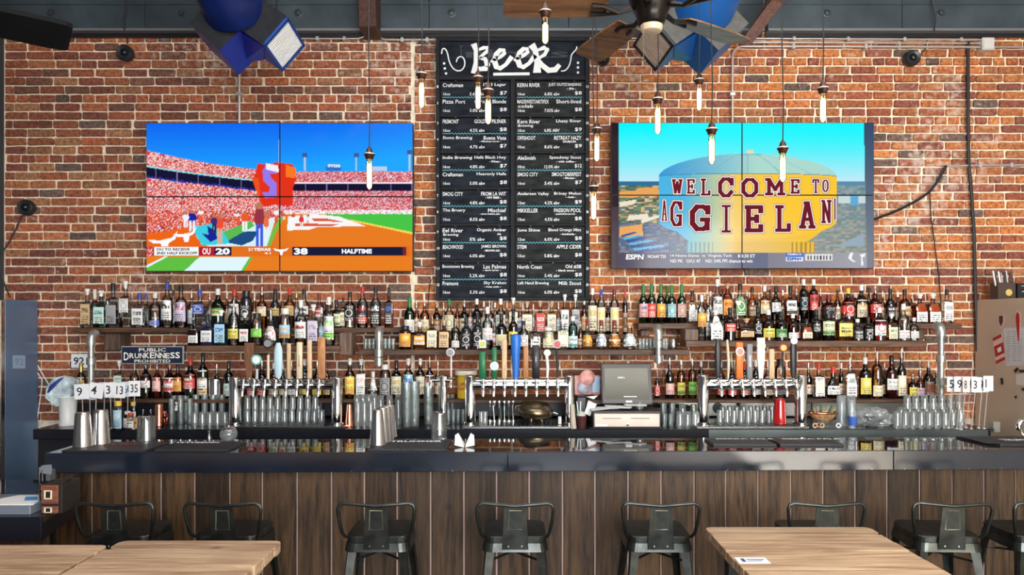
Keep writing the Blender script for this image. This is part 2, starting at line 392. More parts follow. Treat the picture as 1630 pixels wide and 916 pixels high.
ledger(603, 1216, 'blue-grey steel ledger over the chalkboard and the fan', [683, 905], [719, 898])
ledger(1222, 1665, 'grey steel ledger at the upper right above the white junction box', [1436], [1316, 1497])
JW = wood('joist_wood', (.05, .02, .014), (.14, .06, .04), 'y', scale=6)
single('ceiling_joist', MB().rbox(X(574, 5.7), X(602, 5.7), 5.62, 5.89, Z(57, 5.8), 4.7, .004), JW, 'dark red-brown timber joist between the two steel ledgers at upper middle-left', 'beam')
q = MB().hull([P(1178, 68, 5.5), P(1197, 70, 5.5), P(1228, 0, 5.5), P(1246, 6, 5.5), P(1178, 68, 5.35), P(1197, 70, 5.35), P(1228, 0, 5.35), P(1246, 6, 5.35), P(1262, -60, 5.45), P(1290, -50, 5.45)])
single('diagonal_brace', q, JW, 'dark timber brace slanting up to the ceiling right of the right duct', 'beam')
# ---------------------------------------------------------------- conduits, cables, small wall fittings
def conduit(pts, r, lab, m=CONDUIT, n=8, cat='conduit', name='conduit', D=5.86, straps=()):
    P3 = [P(a, b_, D) for a, b_ in pts]
    mb = MB().tube(P3, r, n)
    t = thing(name, lab, cat, tuple(P3[0]))
    part('pipe' if cat == 'conduit' else 'wire', mb, m, t)
    for (a, b_, vert) in straps:
        c = P(a, b_, D); mb = MB()
        if vert: mb.rbox(c.x-r*2.4, c.x+r*2.4, c.y-r*1.3, 5.905, c.z-.012, c.z+.012, .002)
        else: mb.rbox(c.x-.012, c.x+.012, c.y-r*1.3, 5.905, c.z-r*2.4, c.z+r*2.4, .002)
        part('strap', mb, m, t)
    return t
def arc(cx, cy, r, a0, a1, n=7): return [(cx+r*math.cos(math.radians(a0+(a1-a0)*i/n)), cy+r*math.sin(math.radians(a0+(a1-a0)*i/n))) for i in range(n+1)]
conduit([(480, 61.5), (570, 61.5), (581, 58), (582, 40), (567, -12)], .0065, 'painted conduit bending up beside the timber joist left of it', straps=[(505, 61.5, 0), (548, 61.5, 0)])
conduit([(694, 63.5), (625, 63.5)]+arc(614, 50, 13, 90, 175)+[(590, 15), (583, -20)], .0075, 'thick conduit swooping up right of the timber joist', straps=[(680, 63.5, 0), (640, 63.5, 0)])
conduit([(598.5, 52), (598.5, -20)], .007, 'short upright conduit against the left end of the middle ledger', D=5.79)
conduit([(381, 105), (381, 197)], .011, 'upright pale conduit dropping from the left duct to the stadium screen', straps=[(381, 150, 1)])
conduit([(932, 61), (1020, 61)], .006, 'short conduit between the chalkboard and the right duct', straps=[(960, 61, 0)])
conduit([(1165, 61), (1560, 63)], .0065, 'topmost of the three long conduits at the upper right', D=5.86, straps=[(1264, 61.5, 0), (1350, 62, 0), (1440, 62.5, 0), (1530, 63, 0)])
conduit([(1165, 67.5), (1560, 69)], .0065, 'middle of the three long conduits at the upper right', D=5.86)
conduit([(1166, 196)]+[(1166, 90)]+arc(1182, 90, 16, 180, 270)+[(1300, 74), (1560, 75)], .0085, 'lowest long conduit, bending down to the water-tower screen', D=5.85, straps=[(1263, 74, 0), (1378, 74.5, 0), (1166, 150, 1)])
conduit([(1583, 75), (1662, 75)], .0065, 'short conduit running right out of the white junction box')
conduit([(1506, 264), (1662, 262.5)], .008, 'pale horizontal conduit at mid height right of the water-tower screen', straps=[(1560, 263.5, 0), (1610, 263, 0)])
jb = thing('junction_box', 'square grey-white junction box on the upper right brick wall', 'electrical box', tuple(P(1573, 80, 5.88)))
JBM = mat('box_paint', (.62, .6, .56), .5)
part('box', MB().rbox(X(1564, 5.83), X(1584, 5.83), 5.83, 5.9, Z(79, 5.83), Z(59, 5.83), .006), JBM, jb)
part('cover', MB().rbox(X(1565.5, 5.83), X(1582.5, 5.83), 5.825, 5.832, Z(77.5, 5.83), Z(60.5, 5.83), .003), JBM, jb)
def cable(pts, r, lab, D=5.88, m=RUBBER):
    P3 = [P(a, b_, D) for a, b_ in pts]
    single('cable', MB().tube(P3, r, 6), m, lab, 'cable', loc=tuple(P3[0]))
cable([(1541, 66), (1541, 150), (1542, 262), (1546, 300), (1551, 380), (1553, 480), (1556, 560)], .012, 'thick black cable bundle hanging from the long conduits down to the beige cooler', D=5.86)
cable([(1506, 264), (1500, 275), (1490, 292), (1479, 306), (1462, 318), (1440, 330), (1418, 340), (1392, 349)], .011, 'thick black cable curving from the pale conduit down to the water-tower screen', D=5.84)
cable([(1480, 305), (1482, 345), (1488, 390), (1495, 440), (1498, 500), (1500, 530)], .004, 'thin black wire hanging beside the thick curving cable at right')
cable([(34, 343), (28, 360), (15, 385), (4, 402), (1, 425), (6, 450), (16, 474)], .006, 'black then looping cable hanging under the round black wall speaker at left')
cable([(198, 46), (202, 58), (203, 70)], .005, 'short black lead above the black wall camera at upper left')
cable([(656, 316), (662, 330), (659, 380), (658, 416), (665, 424), (690, 425)], .003, 'thin dark wire looping between the stadium screen and the chalkboard')
cable([(690, 440), (684, 452), (682, 480), (681, 500)], .003, 'thin wire dropping beside the lower left corner of the chalkboard')
cable([(198, 48), (197, 30), (201, 15), (199, -10)], .006, 'twisted black cord crossing the left steel ledger', D=5.78)
cable([(1487, 50), (1489, 30), (1484, 8), (1478, -15)], .005, 'loose black wire crossing the upper right ledger', D=5.78)
cable([(1463, 90), (1473, 78), (1475, 66), (1486, 55)], .004, 'black lead from the round speaker at the upper right')
cable([(57, 577), (70, 600), (85, 625), (92, 640)], .004, 'pale wire running from the blue steel cooler towards the white cup stack', m=CARD)
cable([(57, 590), (67, 605), (66, 620), (58, 678)], .004, 'pale hanging wire between the blue steel cooler and the brick wall', m=CARD)
def puck(px, py, r, lab, name, cat, dome=False, lens=False):
    D = 5.83; rr = r*D/F
    t = thing(name, lab, cat, (X(px, D), 5.89, Z(py, D)-rr))
    part('base', MB().lathe((X(px, D), 5.9, Z(py, D)), [(0, rr*.8), (.03, rr*.85)], 18, axis='y'), BLACK, t)
    part('housing', MB().lathe((X(px, D), 5.88, Z(py, D)), [(0, rr*.95), (.02, rr), (.045, rr*.97), (.055, rr*.8), (.05, rr*.6), (.045, rr*.3)], 22, axis='y'), mat('speaker_black', (.02, .022, .024), .35), t)
    part('lens' if lens else 'grille', MB().lathe((X(px, D)+(rr*.1 if lens else 0), 5.84, Z(py, D)-(rr*.3 if lens else 0)), [(0, rr*.5), (.02, rr*.42), (.03, rr*.2)], 14, axis='y'), mat('dark_lens', (.01, .01, .012), .08), t)
puck(39, 330, 13, 'round black wall speaker with a hanging cable at far left', 'wall_speaker', 'speaker')
puck(197, 83, 13, 'round black speaker on the bricks under the left ledger', 'wall_speaker', 'speaker')
puck(961, 93, 10, 'small dark dome camera right of the chalkboard heading', 'dome_camera', 'camera', lens=True)
puck(1454, 91, 13, 'round black speaker under the conduits at upper right', 'wall_speaker', 'speaker')

# ================================================================ duct outlets (left one, and its mirror on the right)
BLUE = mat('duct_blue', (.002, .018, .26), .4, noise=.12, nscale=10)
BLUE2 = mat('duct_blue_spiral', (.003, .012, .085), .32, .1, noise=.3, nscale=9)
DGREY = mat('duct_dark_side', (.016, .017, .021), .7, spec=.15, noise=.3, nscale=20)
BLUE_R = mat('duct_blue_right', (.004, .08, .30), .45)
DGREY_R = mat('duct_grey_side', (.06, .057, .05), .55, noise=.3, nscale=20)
GRILLW = mat('grille_white', (.75, .74, .72), .45); GRILLB = mat('grille_tan', (.5, .36, .27), .45)
def outlet(mirror, blue, grey, slat, frame, lab):
    f = (lambda p: 1493-p) if mirror else (lambda p: p)
    Q = lambda a, b_, D: P(f(a), b_, D)
    t = thing('duct_outlet', lab, 'air duct', tuple(Q(380, 120, 4.9)))
    N_, B_ = 4.5, 4.85
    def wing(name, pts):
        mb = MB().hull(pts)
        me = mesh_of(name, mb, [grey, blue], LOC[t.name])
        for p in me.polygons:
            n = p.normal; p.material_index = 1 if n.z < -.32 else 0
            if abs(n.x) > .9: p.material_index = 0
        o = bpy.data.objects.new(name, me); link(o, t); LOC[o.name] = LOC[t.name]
    bm_fix = lambda mb: mb
    A_, B2, C2, D2_, F2 = Q(301, 37, N_), Q(330, 6, N_), Q(382, 48, N_), Q(349, 80, N_), Q(380, 120, B_); s_ = F2-D2_
    wing('left_branch' if not mirror else 'right_branch', [A_, B2, C2, D2_, A_+s_, B2+s_, C2+s_, F2])
    I3, H3, C3, K3 = Q(417, 70, N_), Q(456, 25, N_), Q(380, 45, N_), Q(447, 112, B_); s3 = K3-I3; G3 = C3+(H3-I3)
    wing('right_branch' if not mirror else 'left_branch', [I3, H3, C3, G3, I3+s3, H3+s3, C3+s3, G3+s3])
    dn_ = Vector((0, .03, -.005)); part('throat', MB().hull([C2+dn_, I3+dn_, Q(404, 96, B_), Q(421, 96, B_), Q(400, 60, B_), Q(385, 100, B_)]), blue, t)
    a, b_, c_, d = I3, H3, H3+s3, K3
    nrm = (b_-a).cross(d-a).normalized()
    if nrm.y > 0: nrm = -nrm
    a, b_, c_, d = [v+nrm*.003 for v in (a, b_, c_, d)]
    def at(u, v): return a*(1-u)*(1-v)+b_*u*(1-v)+c_*u*v+d*(1-u)*v
    fr = MB()
    for (u0, u1, v0, v1) in ((0, 1, 0, .08), (0, 1, .93, 1), (0, .07, 0, 1), (.93, 1, 0, 1)):
        fr.hull([at(u0, v0), at(u1, v0), at(u1, v1), at(u0, v1)]+[at(u, v)+nrm*.014 for u, v in ((u0, v0), (u1, v0), (u1, v1), (u0, v1))])
    g = part('grille_frame', fr, frame, t)
    for k in range(13):
        v0 = .1+.83*k/13
        mb = MB().hull([at(.07, v0), at(.93, v0), at(.93, v0+.04), at(.07, v0+.04)]+[at(u, v)+nrm*.01 for u, v in ((.07, v0+.012), (.93, v0+.012), (.93, v0+.052), (.07, v0+.052))])
        part('slat', mb, slat, g)
    # big round duct feeding the outlet
    p0, p1, p2 = Q(374, 14, 4.55), Q(360, -20, 4.42), Q(318, -130, 4.2)
    dn = MB(); R_ = .19
    dirv = (p1-p0).normalized(); base = p0-dirv*.02
    pts = [base, base+dirv*.004]+[p0+(p2-p0)*k/10 for k in range(0, 10)]
    dn.tube(pts, [R_*.75, R_]+[R_*(1.0 if k % 2 else 1.015) for k in range(10)], 28)
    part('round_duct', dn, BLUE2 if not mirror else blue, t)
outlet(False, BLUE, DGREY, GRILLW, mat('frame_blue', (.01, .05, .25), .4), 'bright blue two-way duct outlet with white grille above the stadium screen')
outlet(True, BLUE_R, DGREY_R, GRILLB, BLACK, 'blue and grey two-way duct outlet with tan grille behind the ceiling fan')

# ================================================================ ceiling fans
FANW = wood('fan_blade_wood', (.10, .045, .02), (.3, .15, .07), 'x', scale=5, knots=False, rough=.35, obj_rand=.1)
def fan(cx, cy, z, a0, blade_m, metal, lab, chains=True, bw=1.0, bt=.007, pitch=.014):
    t = thing('ceiling_fan', lab, 'fan', (cx, cy, z))
    part('down_rod', MB().tube([(cx, cy, z+.1), (cx, cy, 4.75)], .013, 8), metal, t)
    part('motor', MB().lathe((cx, cy, z-.075), [(0, .045), (.01, .06), (.04, .066), (.06, .075), (.1, .1), (.15, .1), (.2, .06), (.22, .03)], 24), metal, t)
    part('lamp_lens', MB().lathe((cx, cy, z-.105), [(0, .03), (.004, .044), (.016, .049), (.03, .05)], 24), mat('fan_lens', (.62, .48, .33), .4), t)
    for k in range(5):
        a = math.radians(a0+72*k); mb = MB(); prof = [(.2, .048), (.26, .058), (.4, .066), (.55, .072), (.63, .068), (.66, .05)]
        top = []; bot = []
        for (r, w_) in prof:
            top.append((r, w_*bw, pitch)); bot.append((r, -w_*bw, -pitch))
        vs = []; n = len(prof)
        for th in (0, bt):
            vs += [(p[0], p[1], p[2]+th) for p in top]+[(p[0], p[1], p[2]+th) for p in bot]
        fs = []
        for i in range(n-1):
            fs += [[i, i+1, n+i+1, n+i], [2*n+i, 3*n+i, 3*n+i+1, 2*n+i+1], [i, 2*n+i, 2*n+i+1, i+1], [n+i, n+i+1, 3*n+i+1, 3*n+i]]
        fs += [[n-1, 2*n+n-1, 3*n+n-1, 2*n-1], [0, n, 3*n, 2*n]]
        mb.add(vs, fs)
        mb.v = [(x+cx, y+cy, zz+z) for x, y, zz in mb.v]; mb.turn(a, (cx, cy))
        part('blade', mb, blade_m, t)
        ar = MB().tube([(cx+.09, cy, z+.0), (cx+.15, cy, z-.018), (cx+.22, cy+.03, z-.004), (cx+.27, cy+.03, z-.002)], [.014, .011, .01, .012], 6)
        ar.tube([(cx+.15, cy, z-.018), (cx+.22, cy-.03, z-.014), (cx+.27, cy-.03, z-.012)], [.011, .01, .012], 6); ar.turn(a, (cx, cy))
        part('blade_iron', ar, metal, t)
    if chains:
        part('pull_chain', MB().tube([(cx-.04, cy-.03, z-.07), (cx-.04, cy-.03, Z(94, cy-.03))], .0016, 5).lathe((cx-.04, cy-.03, Z(97, cy-.03)), [(0, .003), (.004, .011), (.008, .003)], 10), mat('chain_brass', (.5, .4, .25), .3, 1), t)
fan(.622, 3.3, 3.2, 110, FANW, mat('fan_bronze', (.02, .016, .014), .3, .7), 'brown five-bladed ceiling fan with a pale lamp lens above the chalkboard edge', bw=1.15)
fan(-2.70, 3.25, 3.205, 40, mat('black_fan_blade', (.008, .008, .009), .8, spec=.1), BLACKMET, 'black ceiling fan whose blade tip enters at the upper left corner', chains=False, bw=1.3, bt=.022, pitch=-.035)

# ================================================================ pendant bulbs
CORE = emit('bulb_glow', (1, .8, .48), 5); SHELL = glass('amber_bulb_glass', (1, .82, .5), edge=.6)
SOCK = mat('bronze_socket', (.06, .025, .015), .35, .6); RING = mat('socket_ring', (.75, .72, .65), .35, .3)
pend = [(588,240,302,3.6,'in front of the stadium screen'),(671,112,172,3.5,'left of the chalkboard against the bricks'),(761,118,174,3.6,'left and higher of the two over the first menu panel'),
 (777,138,198,3.2,'lower of the two over the first menu panels'),(868,12,70,3.05,'highest one, in front of the chalkboard heading'),(950,200,257,3.7,'upper of two beside the chalkboard right edge'),
 (945,292,350,3.6,'lower of two beside the chalkboard right edge'),(1047,152,214,3.5,'over the left side of the water-tower screen'),(1113,122,176,3.8,'just below the right blue duct outlet'),
 (1133,200,262,3.4,'over the dome of the water tower picture'),(1246,230,290,3.5,'lowest one over the water tower lettering'),(1310,135,195,3.4,'rightmost, at the top edge of the water-tower screen')]
for (px, t0, b0, D, where) in pend:
    x, zt, zb = X(px, D), Z(t0, D), Z(b0, D)
    t = thing('pendant_bulb', 'glowing tubular bulb on cord, '+where, 'pendant light', (x, D, zb), 'tubular filament pendant bulbs over the bar')
    part('cord', MB().tube([(x+random.uniform(-.01, .01), D, 4.74), (x-.004, D, zt+.5), (x+.003, D, zt+.2), (x, D, zt+.02)], .0028, 6), RUBBER, t)
    s = MB().lathe((x, D, zt-.043), [(0, .0145), (.004, .019), (.014, .021), (.022, .027), (.024, .0275), (.027, .02), (.034, .017), (.05, .013), (.058, .006), (.066, .004)], 18)
    so = part('socket', s, SOCK, t)
    part('ring', MB().lathe((x, D, zt-.02), [(0, .0235), (.002, .0245), (.006, .0245), (.008, .022)], 18), RING, so)
    h = (zt-.045)-zb; r = .0148
    bb = part('bulb', MB().lathe((x, D, zb), [(0, .002), (.003, .008), (.008, .0125), (.016, r), (h-.02, r), (h-.008, .013), (h+.006, .012)], 18), SHELL, t)
    part('filament', MB().lathe((x, D, zb+.012), [(0, .004), (.006, .0115), (h-.04, .0115), (h-.03, .004)], 10), CORE, bb)

# ================================================================ chalkboard
BOARD = 5.80
FR = mat('board_frame', (.018, .018, .022), .7, spec=.2, noise=.25, nscale=12)
SLATE = mat('slate_panel', (.014, .018, .026), .8, spec=.15, noise=.6, nscale=7, stretch=(1, 1, 3))
SLATE2 = mat('slate_panel_dusty', (.022, .025, .026), .8, spec=.15, noise=.6, nscale=8, stretch=(1, 1, 3))
TEAL = mat('teal_chalk', (.12, .42, .5), .8)
brd = thing('chalkboard_menu', 'tall black chalkboard menu headed Beer, framed, between the two screens', 'menu board', tuple(P(815, 479, BOARD)))
part('backing', MB().box(X(695, BOARD), X(937, BOARD), BOARD+.03, BOARD+.06, Z(478, BOARD), Z(61, BOARD)), FR, brd)
def fbox(a, b_, c_, d, y0=-.012, y1=.03): part('frame_bar', MB().rbox(X(a, BOARD), X(b_, BOARD), BOARD+y0, BOARD+y1, Z(d, BOARD), Z(c_, BOARD), .003), FR, brd)
fbox(694, 700, 60, 479); fbox(931.5, 938.5, 60, 479); fbox(812.5, 819.5, 126, 474)
fbox(700, 931.5, 60, 66); fbox(700, 931.5, 121, 127.5)
rows = [(130, 182.5), (188, 240), (246, 298.5), (303.5, 356), (361.5, 414), (419.5, 473)]
for (a, b_) in zip(rows, rows[1:]): fbox(700, 812.5, a[1]+.5, b_[0]-1.5, -.004); fbox(819.5, 931.5, a[1]+.5, b_[0]-1.5, -.004)
fbox(700, 931.5, 473.5, 479)
hp = part('heading_panel', MB().box(X(701, BOARD), X(931, BOARD), BOARD+.01, BOARD+.03, Z(121, BOARD), Z(66, BOARD)), SLATE, brd)
yC = BOARD+.0075
ch = MB()
def stroke(mb, pts, w_, D=yC):          # chalk stroke of given pixel width; pts may carry own width
    L_ = [];R_ = []
    for i, p in enumerate(pts):
        a = pts[max(i-1, 0)]; b_ = pts[min(i+1, len(pts)-1)]; dx, dy = b_[0]-a[0], b_[1]-a[1]; l = math.hypot(dx, dy) or 1
        ww = (p[2] if len(p) > 2 else w_)/2; L_.append(P(p[0]-dy/l*ww, p[1]+dx/l*ww, D)); R_.append(P(p[0]+dy/l*ww, p[1]-dx/l*ww, D))
    n = len(pts); mb.add(L_+R_, [[i, i+1, n+i+1, n+i] for i in range(n-1)])
    if w_ > 3:
        for p in pts[1:-1]:
            ww = (p[2] if len(p) > 2 else w_)/2; mb.add([P(p[0]+ww*math.cos(k*PI/4), p[1]+ww*math.sin(k*PI/4), D-.0004) for k in range(8)], [list(range(8))])
def bez(p, n=10):
    out = []
    for k in range(n+1):
        t = k/n; out.append(tuple((1-t)**3*p[0][j]+3*(1-t)**2*t*p[1][j]+3*(1-t)*t*t*p[2][j]+t**3*p[3][j] for j in range(2)))
    return out
# the brush lettering of the heading, drawn in board pixels
stroke(ch, [(754,69.5,10),(757.5,80,7),(757.5,100,7),(754,117,9)], 7)
stroke(ch, [(760,80,4),(770,76,6),(776,76,6),(775,82,6),(768,88,5),(763,92,5)], 5)
stroke(ch, [(763,92,4),(772,94,7),(776,103,9),(773,109,9),(764,110,7),(760,107,4)], 7)
def e_(x, y, s=1):
    stroke(ch, [(x,y+18,3),(x+6,y+13,7),(x+16,y+9,6),(x+22,y+4,6),(x+21,y-1,6),(x+15,y-1,7),(x+9,y+5,8),(x+6,y+16,9),(x+9,y+25,9),(x+15,y+28,7),(x+24,y+22,6),(x+34,y+9,8)], 7)
e_(781, 81); e_(818, 79)
stroke(ch, [(846,71,12),(852,80,9),(855,100,9),(855,116,13)], 9)
stroke(ch, [(856,80,4),(866,76,7),(871,79,7),(867,87,6),(857,93,6),(862,103,8),(873,112,9),(884,111,9),(891,103,7)], 8)
stroke(ch, [(785,118.2),(843,117.5)], 4.5)
stroke(ch, bez([(703,86),(703,72),(711,76),(713,88)])+bez([(713,88),(717,120),(740,118),(740,100)])+bez([(740,100),(739,86),(727,88),(726.5,99)]), 2)
stroke(ch, bez([(893,113),(902,115),(908,104),(909,92)])+bez([(909,92),(908,84),(920,80),(918,74)]), 1.8)
for (a, b_) in ((707,101),(708,109),(710,117),(920,100),(920,107.5),(920,115.5)):
    ch.add([P(a+2.1*math.cos(k*PI/5), b_+2.1*math.sin(k*PI/5), yC) for k in range(10)], [list(range(10))])
part('chalk_lettering', ch, CHALK, hp, 'white brush lettering reading Beer, with scrolls', 'stuff')
gh = MB(); stroke(gh, [(731,73),(737,73)], 1.4); stroke(gh, [(734,73),(734,90)], 1.6); text_px(gh, 'rinks', 742, 905, 78, 92, yC+.001)
part('rubbed_out_chalk', gh, mat('faint_chalk', (.05, .056, .066), .8), hp)
ENT = [[('Craftsman','1903 Lager','','16oz','5.6% abv','$7',''),('Pizza Port','Chronic Blonde','','16oz','5.0% abv','$8','')],
 [('KERN RIVER','JUST OUTSTANDING','- IPA -','16oz','6.8% abv','$8',''),('MADEWEST/ARTIFEX','Short-lived','','16oz','7.02% abv','$8','colab')],
 [('FREMONT','GOLDEN PILSNER','','16oz','4.5% abv','$8',''),('Stone Brewing','Buena Veza','- Mexican Lager -','16oz','4.7% abv','$7','')],
 [('Kern River','Lhazy River','','16oz','6.8% ABV','$9','Brewing'),('OFFSHOOT','RETREAT HAZY','DOUBLE IPA','10oz','8.6% abv','$9','')],
 [('Indie Brewing','Hefe Black Hwy','- Wheat -','16oz','4.8% abv','$7',''),('Craftsman','Heavenly Hefe','','16oz','5.0% abv','$8','')],
 [('AleSmith','Speedway Stout','- with coffee -','10oz','12.0% abv','$12',''),('SMOG CITY','SMOGTOBERFEST','- Marzen -','16oz','5.4% abv','$7','')],
 [('SMOG CITY','FROM LA WIT','- WIT BEER -','16oz','4.8% abv','$8',''),('The Bruery','Mischief','- strong belgian pale -','10oz','8.5% abv','$8','')],
 [('Anderson Valley','Briney Melon','- gose -','12oz','4.2% abv','$9',''),('MIKKELLER','PASSION POOL','- passionfruit sour ale -','12oz','4.5% abv','$8','')],
 [('Eel River','Organic Amber','Ale','16oz','5% abv','$8','Brewing'),('BEACHWOOD','JAMES BROWN','- BROWN ALE -','16oz','6.0% abv','$8','')],
 [('June Shine','Blood Orange Mint','- kombucha -','12oz','6.0% abv','$8',''),('STEM','APPLE CIDER','','12oz','5.8% abv','$8','')],
 [('Boomtown Brewing','Las Palmas','- dark lager -','16oz','5.2% abv','$8',''),('Fremont','Sky Kraken','- hazy pale -','16oz','5.3% abv','$8','')],
 [('North Coast','Old #38','- black stout -','16oz','5.4% abv','$8',''),('Left Hand Brewing','Milk Stout','','16oz','6.0% abv','$8','')]]
for r in range(6):
    for c in range(2):
        x0, x1 = ((701.5, 811.5), (820.5, 931))[c]; y0, y1 = rows[r]
        pn = part('menu_panel', MB().rbox(X(x0, BOARD), X(x1, BOARD), BOARD+.01, BOARD+.028, Z(y1, BOARD), Z(y0, BOARD), .0015), SLATE if c == 0 else SLATE2, brd)
        def tt(s, xa, xb, ya, yb, b=.008): text_px(tx, s, xa, xb, ya, yb, yC, bold=b, slant=random.uniform(-.02, .12))
        for h in range(2):
            tx = MB()
            A, B, C, V, W_, PR, A2 = ENT[r*2+c][h]; yy = y0+2.5+h*26.3
            tt(A, x0+3, x0+3+min(50, 3.6*len(A)), yy, yy+6.2)
            if A2: tt(A2, x0+4, x0+28, yy+7.6, yy+12.8)
            tt(B, x1-6-min(52, 3.6*len(B)), x1-6, yy-.3, yy+5.8)
            if C: tt(C, x1-14-min(34, 2.1*len(C)), x1-14, yy+7.2, yy+10.4, .03)
            tt(V, x0+4, x0+15, yy+15, yy+19.5); tt(W_, x0+46, x0+70, yy+14.6, yy+19.6); tt(PR, x1-16, x1-5, yy+12.6, yy+19)
            part('chalk_lettering', tx, CHALK, pn, kind='stuff')
        wv = MB(); n = 40
        stroke(wv, [(x0+3+(x1-x0-8)*k/n, (y0+y1)/2-1.2+(1.1 if k % 2 else -1.1)*(1 if (k//6) % 4 else .4)) for k in range(n+1)], 1.1)
        part('wavy_rule', wv, TEAL, pn)
        pins = MB()
        for q in (x0+22, x0+58, x0+92): pins.rbox(X(q, BOARD), X(q+3.2, BOARD), BOARD-.004, BOARD+.012, Z(y0, BOARD), Z(y0-2, BOARD), .001)
        part('clips', pins, BLACK, pn, kind='stuff')
nm = MB()
for r in range(6):
    for h in range(2):
        s = str(r*2+h+1); text_px(nm, s, 695.5, 695.5+1.7*len(s)+.6, rows[r][0]+6+h*26, rows[r][0]+10+h*26, BOARD-.0135, bold=.02)
        s = str(r*2+h+13); text_px(nm, s, 933, 937, rows[r][0]+6+h*26, rows[r][0]+10+h*26, BOARD-.0135, bold=.02)
part('painted_numbers', nm, CHALK, brd, kind='stuff')

# ================================================================ video walls
def screen_mat():
    m, nt, b = newmat('screen_picture'); at = node(nt, 'ShaderNodeAttribute', attribute_name='tint')
    b.inputs['Base Color'].default_value = (.003, .003, .003, 1); b.inputs['Roughness'].default_value = .12; b.inputs['Specular IOR Level'].default_value = .15
    nt.links.new(at.outputs['Color'], b.inputs['Emission Color']); b.inputs['Emission Strength'].default_value = SCR; return m
SCR = .66
SCREEN = screen_mat()
def slin(a): a = np.clip(a, 0, 255)/255.; return np.where(a <= .04045, a/12.92, ((a+.055)/1.055)**2.4)
def inpoly(x, y, pts):
    r = np.zeros(x.shape, bool); j = len(pts)-1
    for i in range(len(pts)):
        xi, yi = pts[i]; xj, yj = pts[j]
        c = ((yi > y) != (yj > y)) & (x < (xj-xi)*(y-yi)/((yj-yi) or 1e-9)+xi); r ^= c; j = i
    return r
RG = np.random.RandomState(3)
def ramp(a, b_, t):
    t = np.clip(t, 0, 1)[..., None]; return np.array(a)*(1-t)+np.array(b_)*t
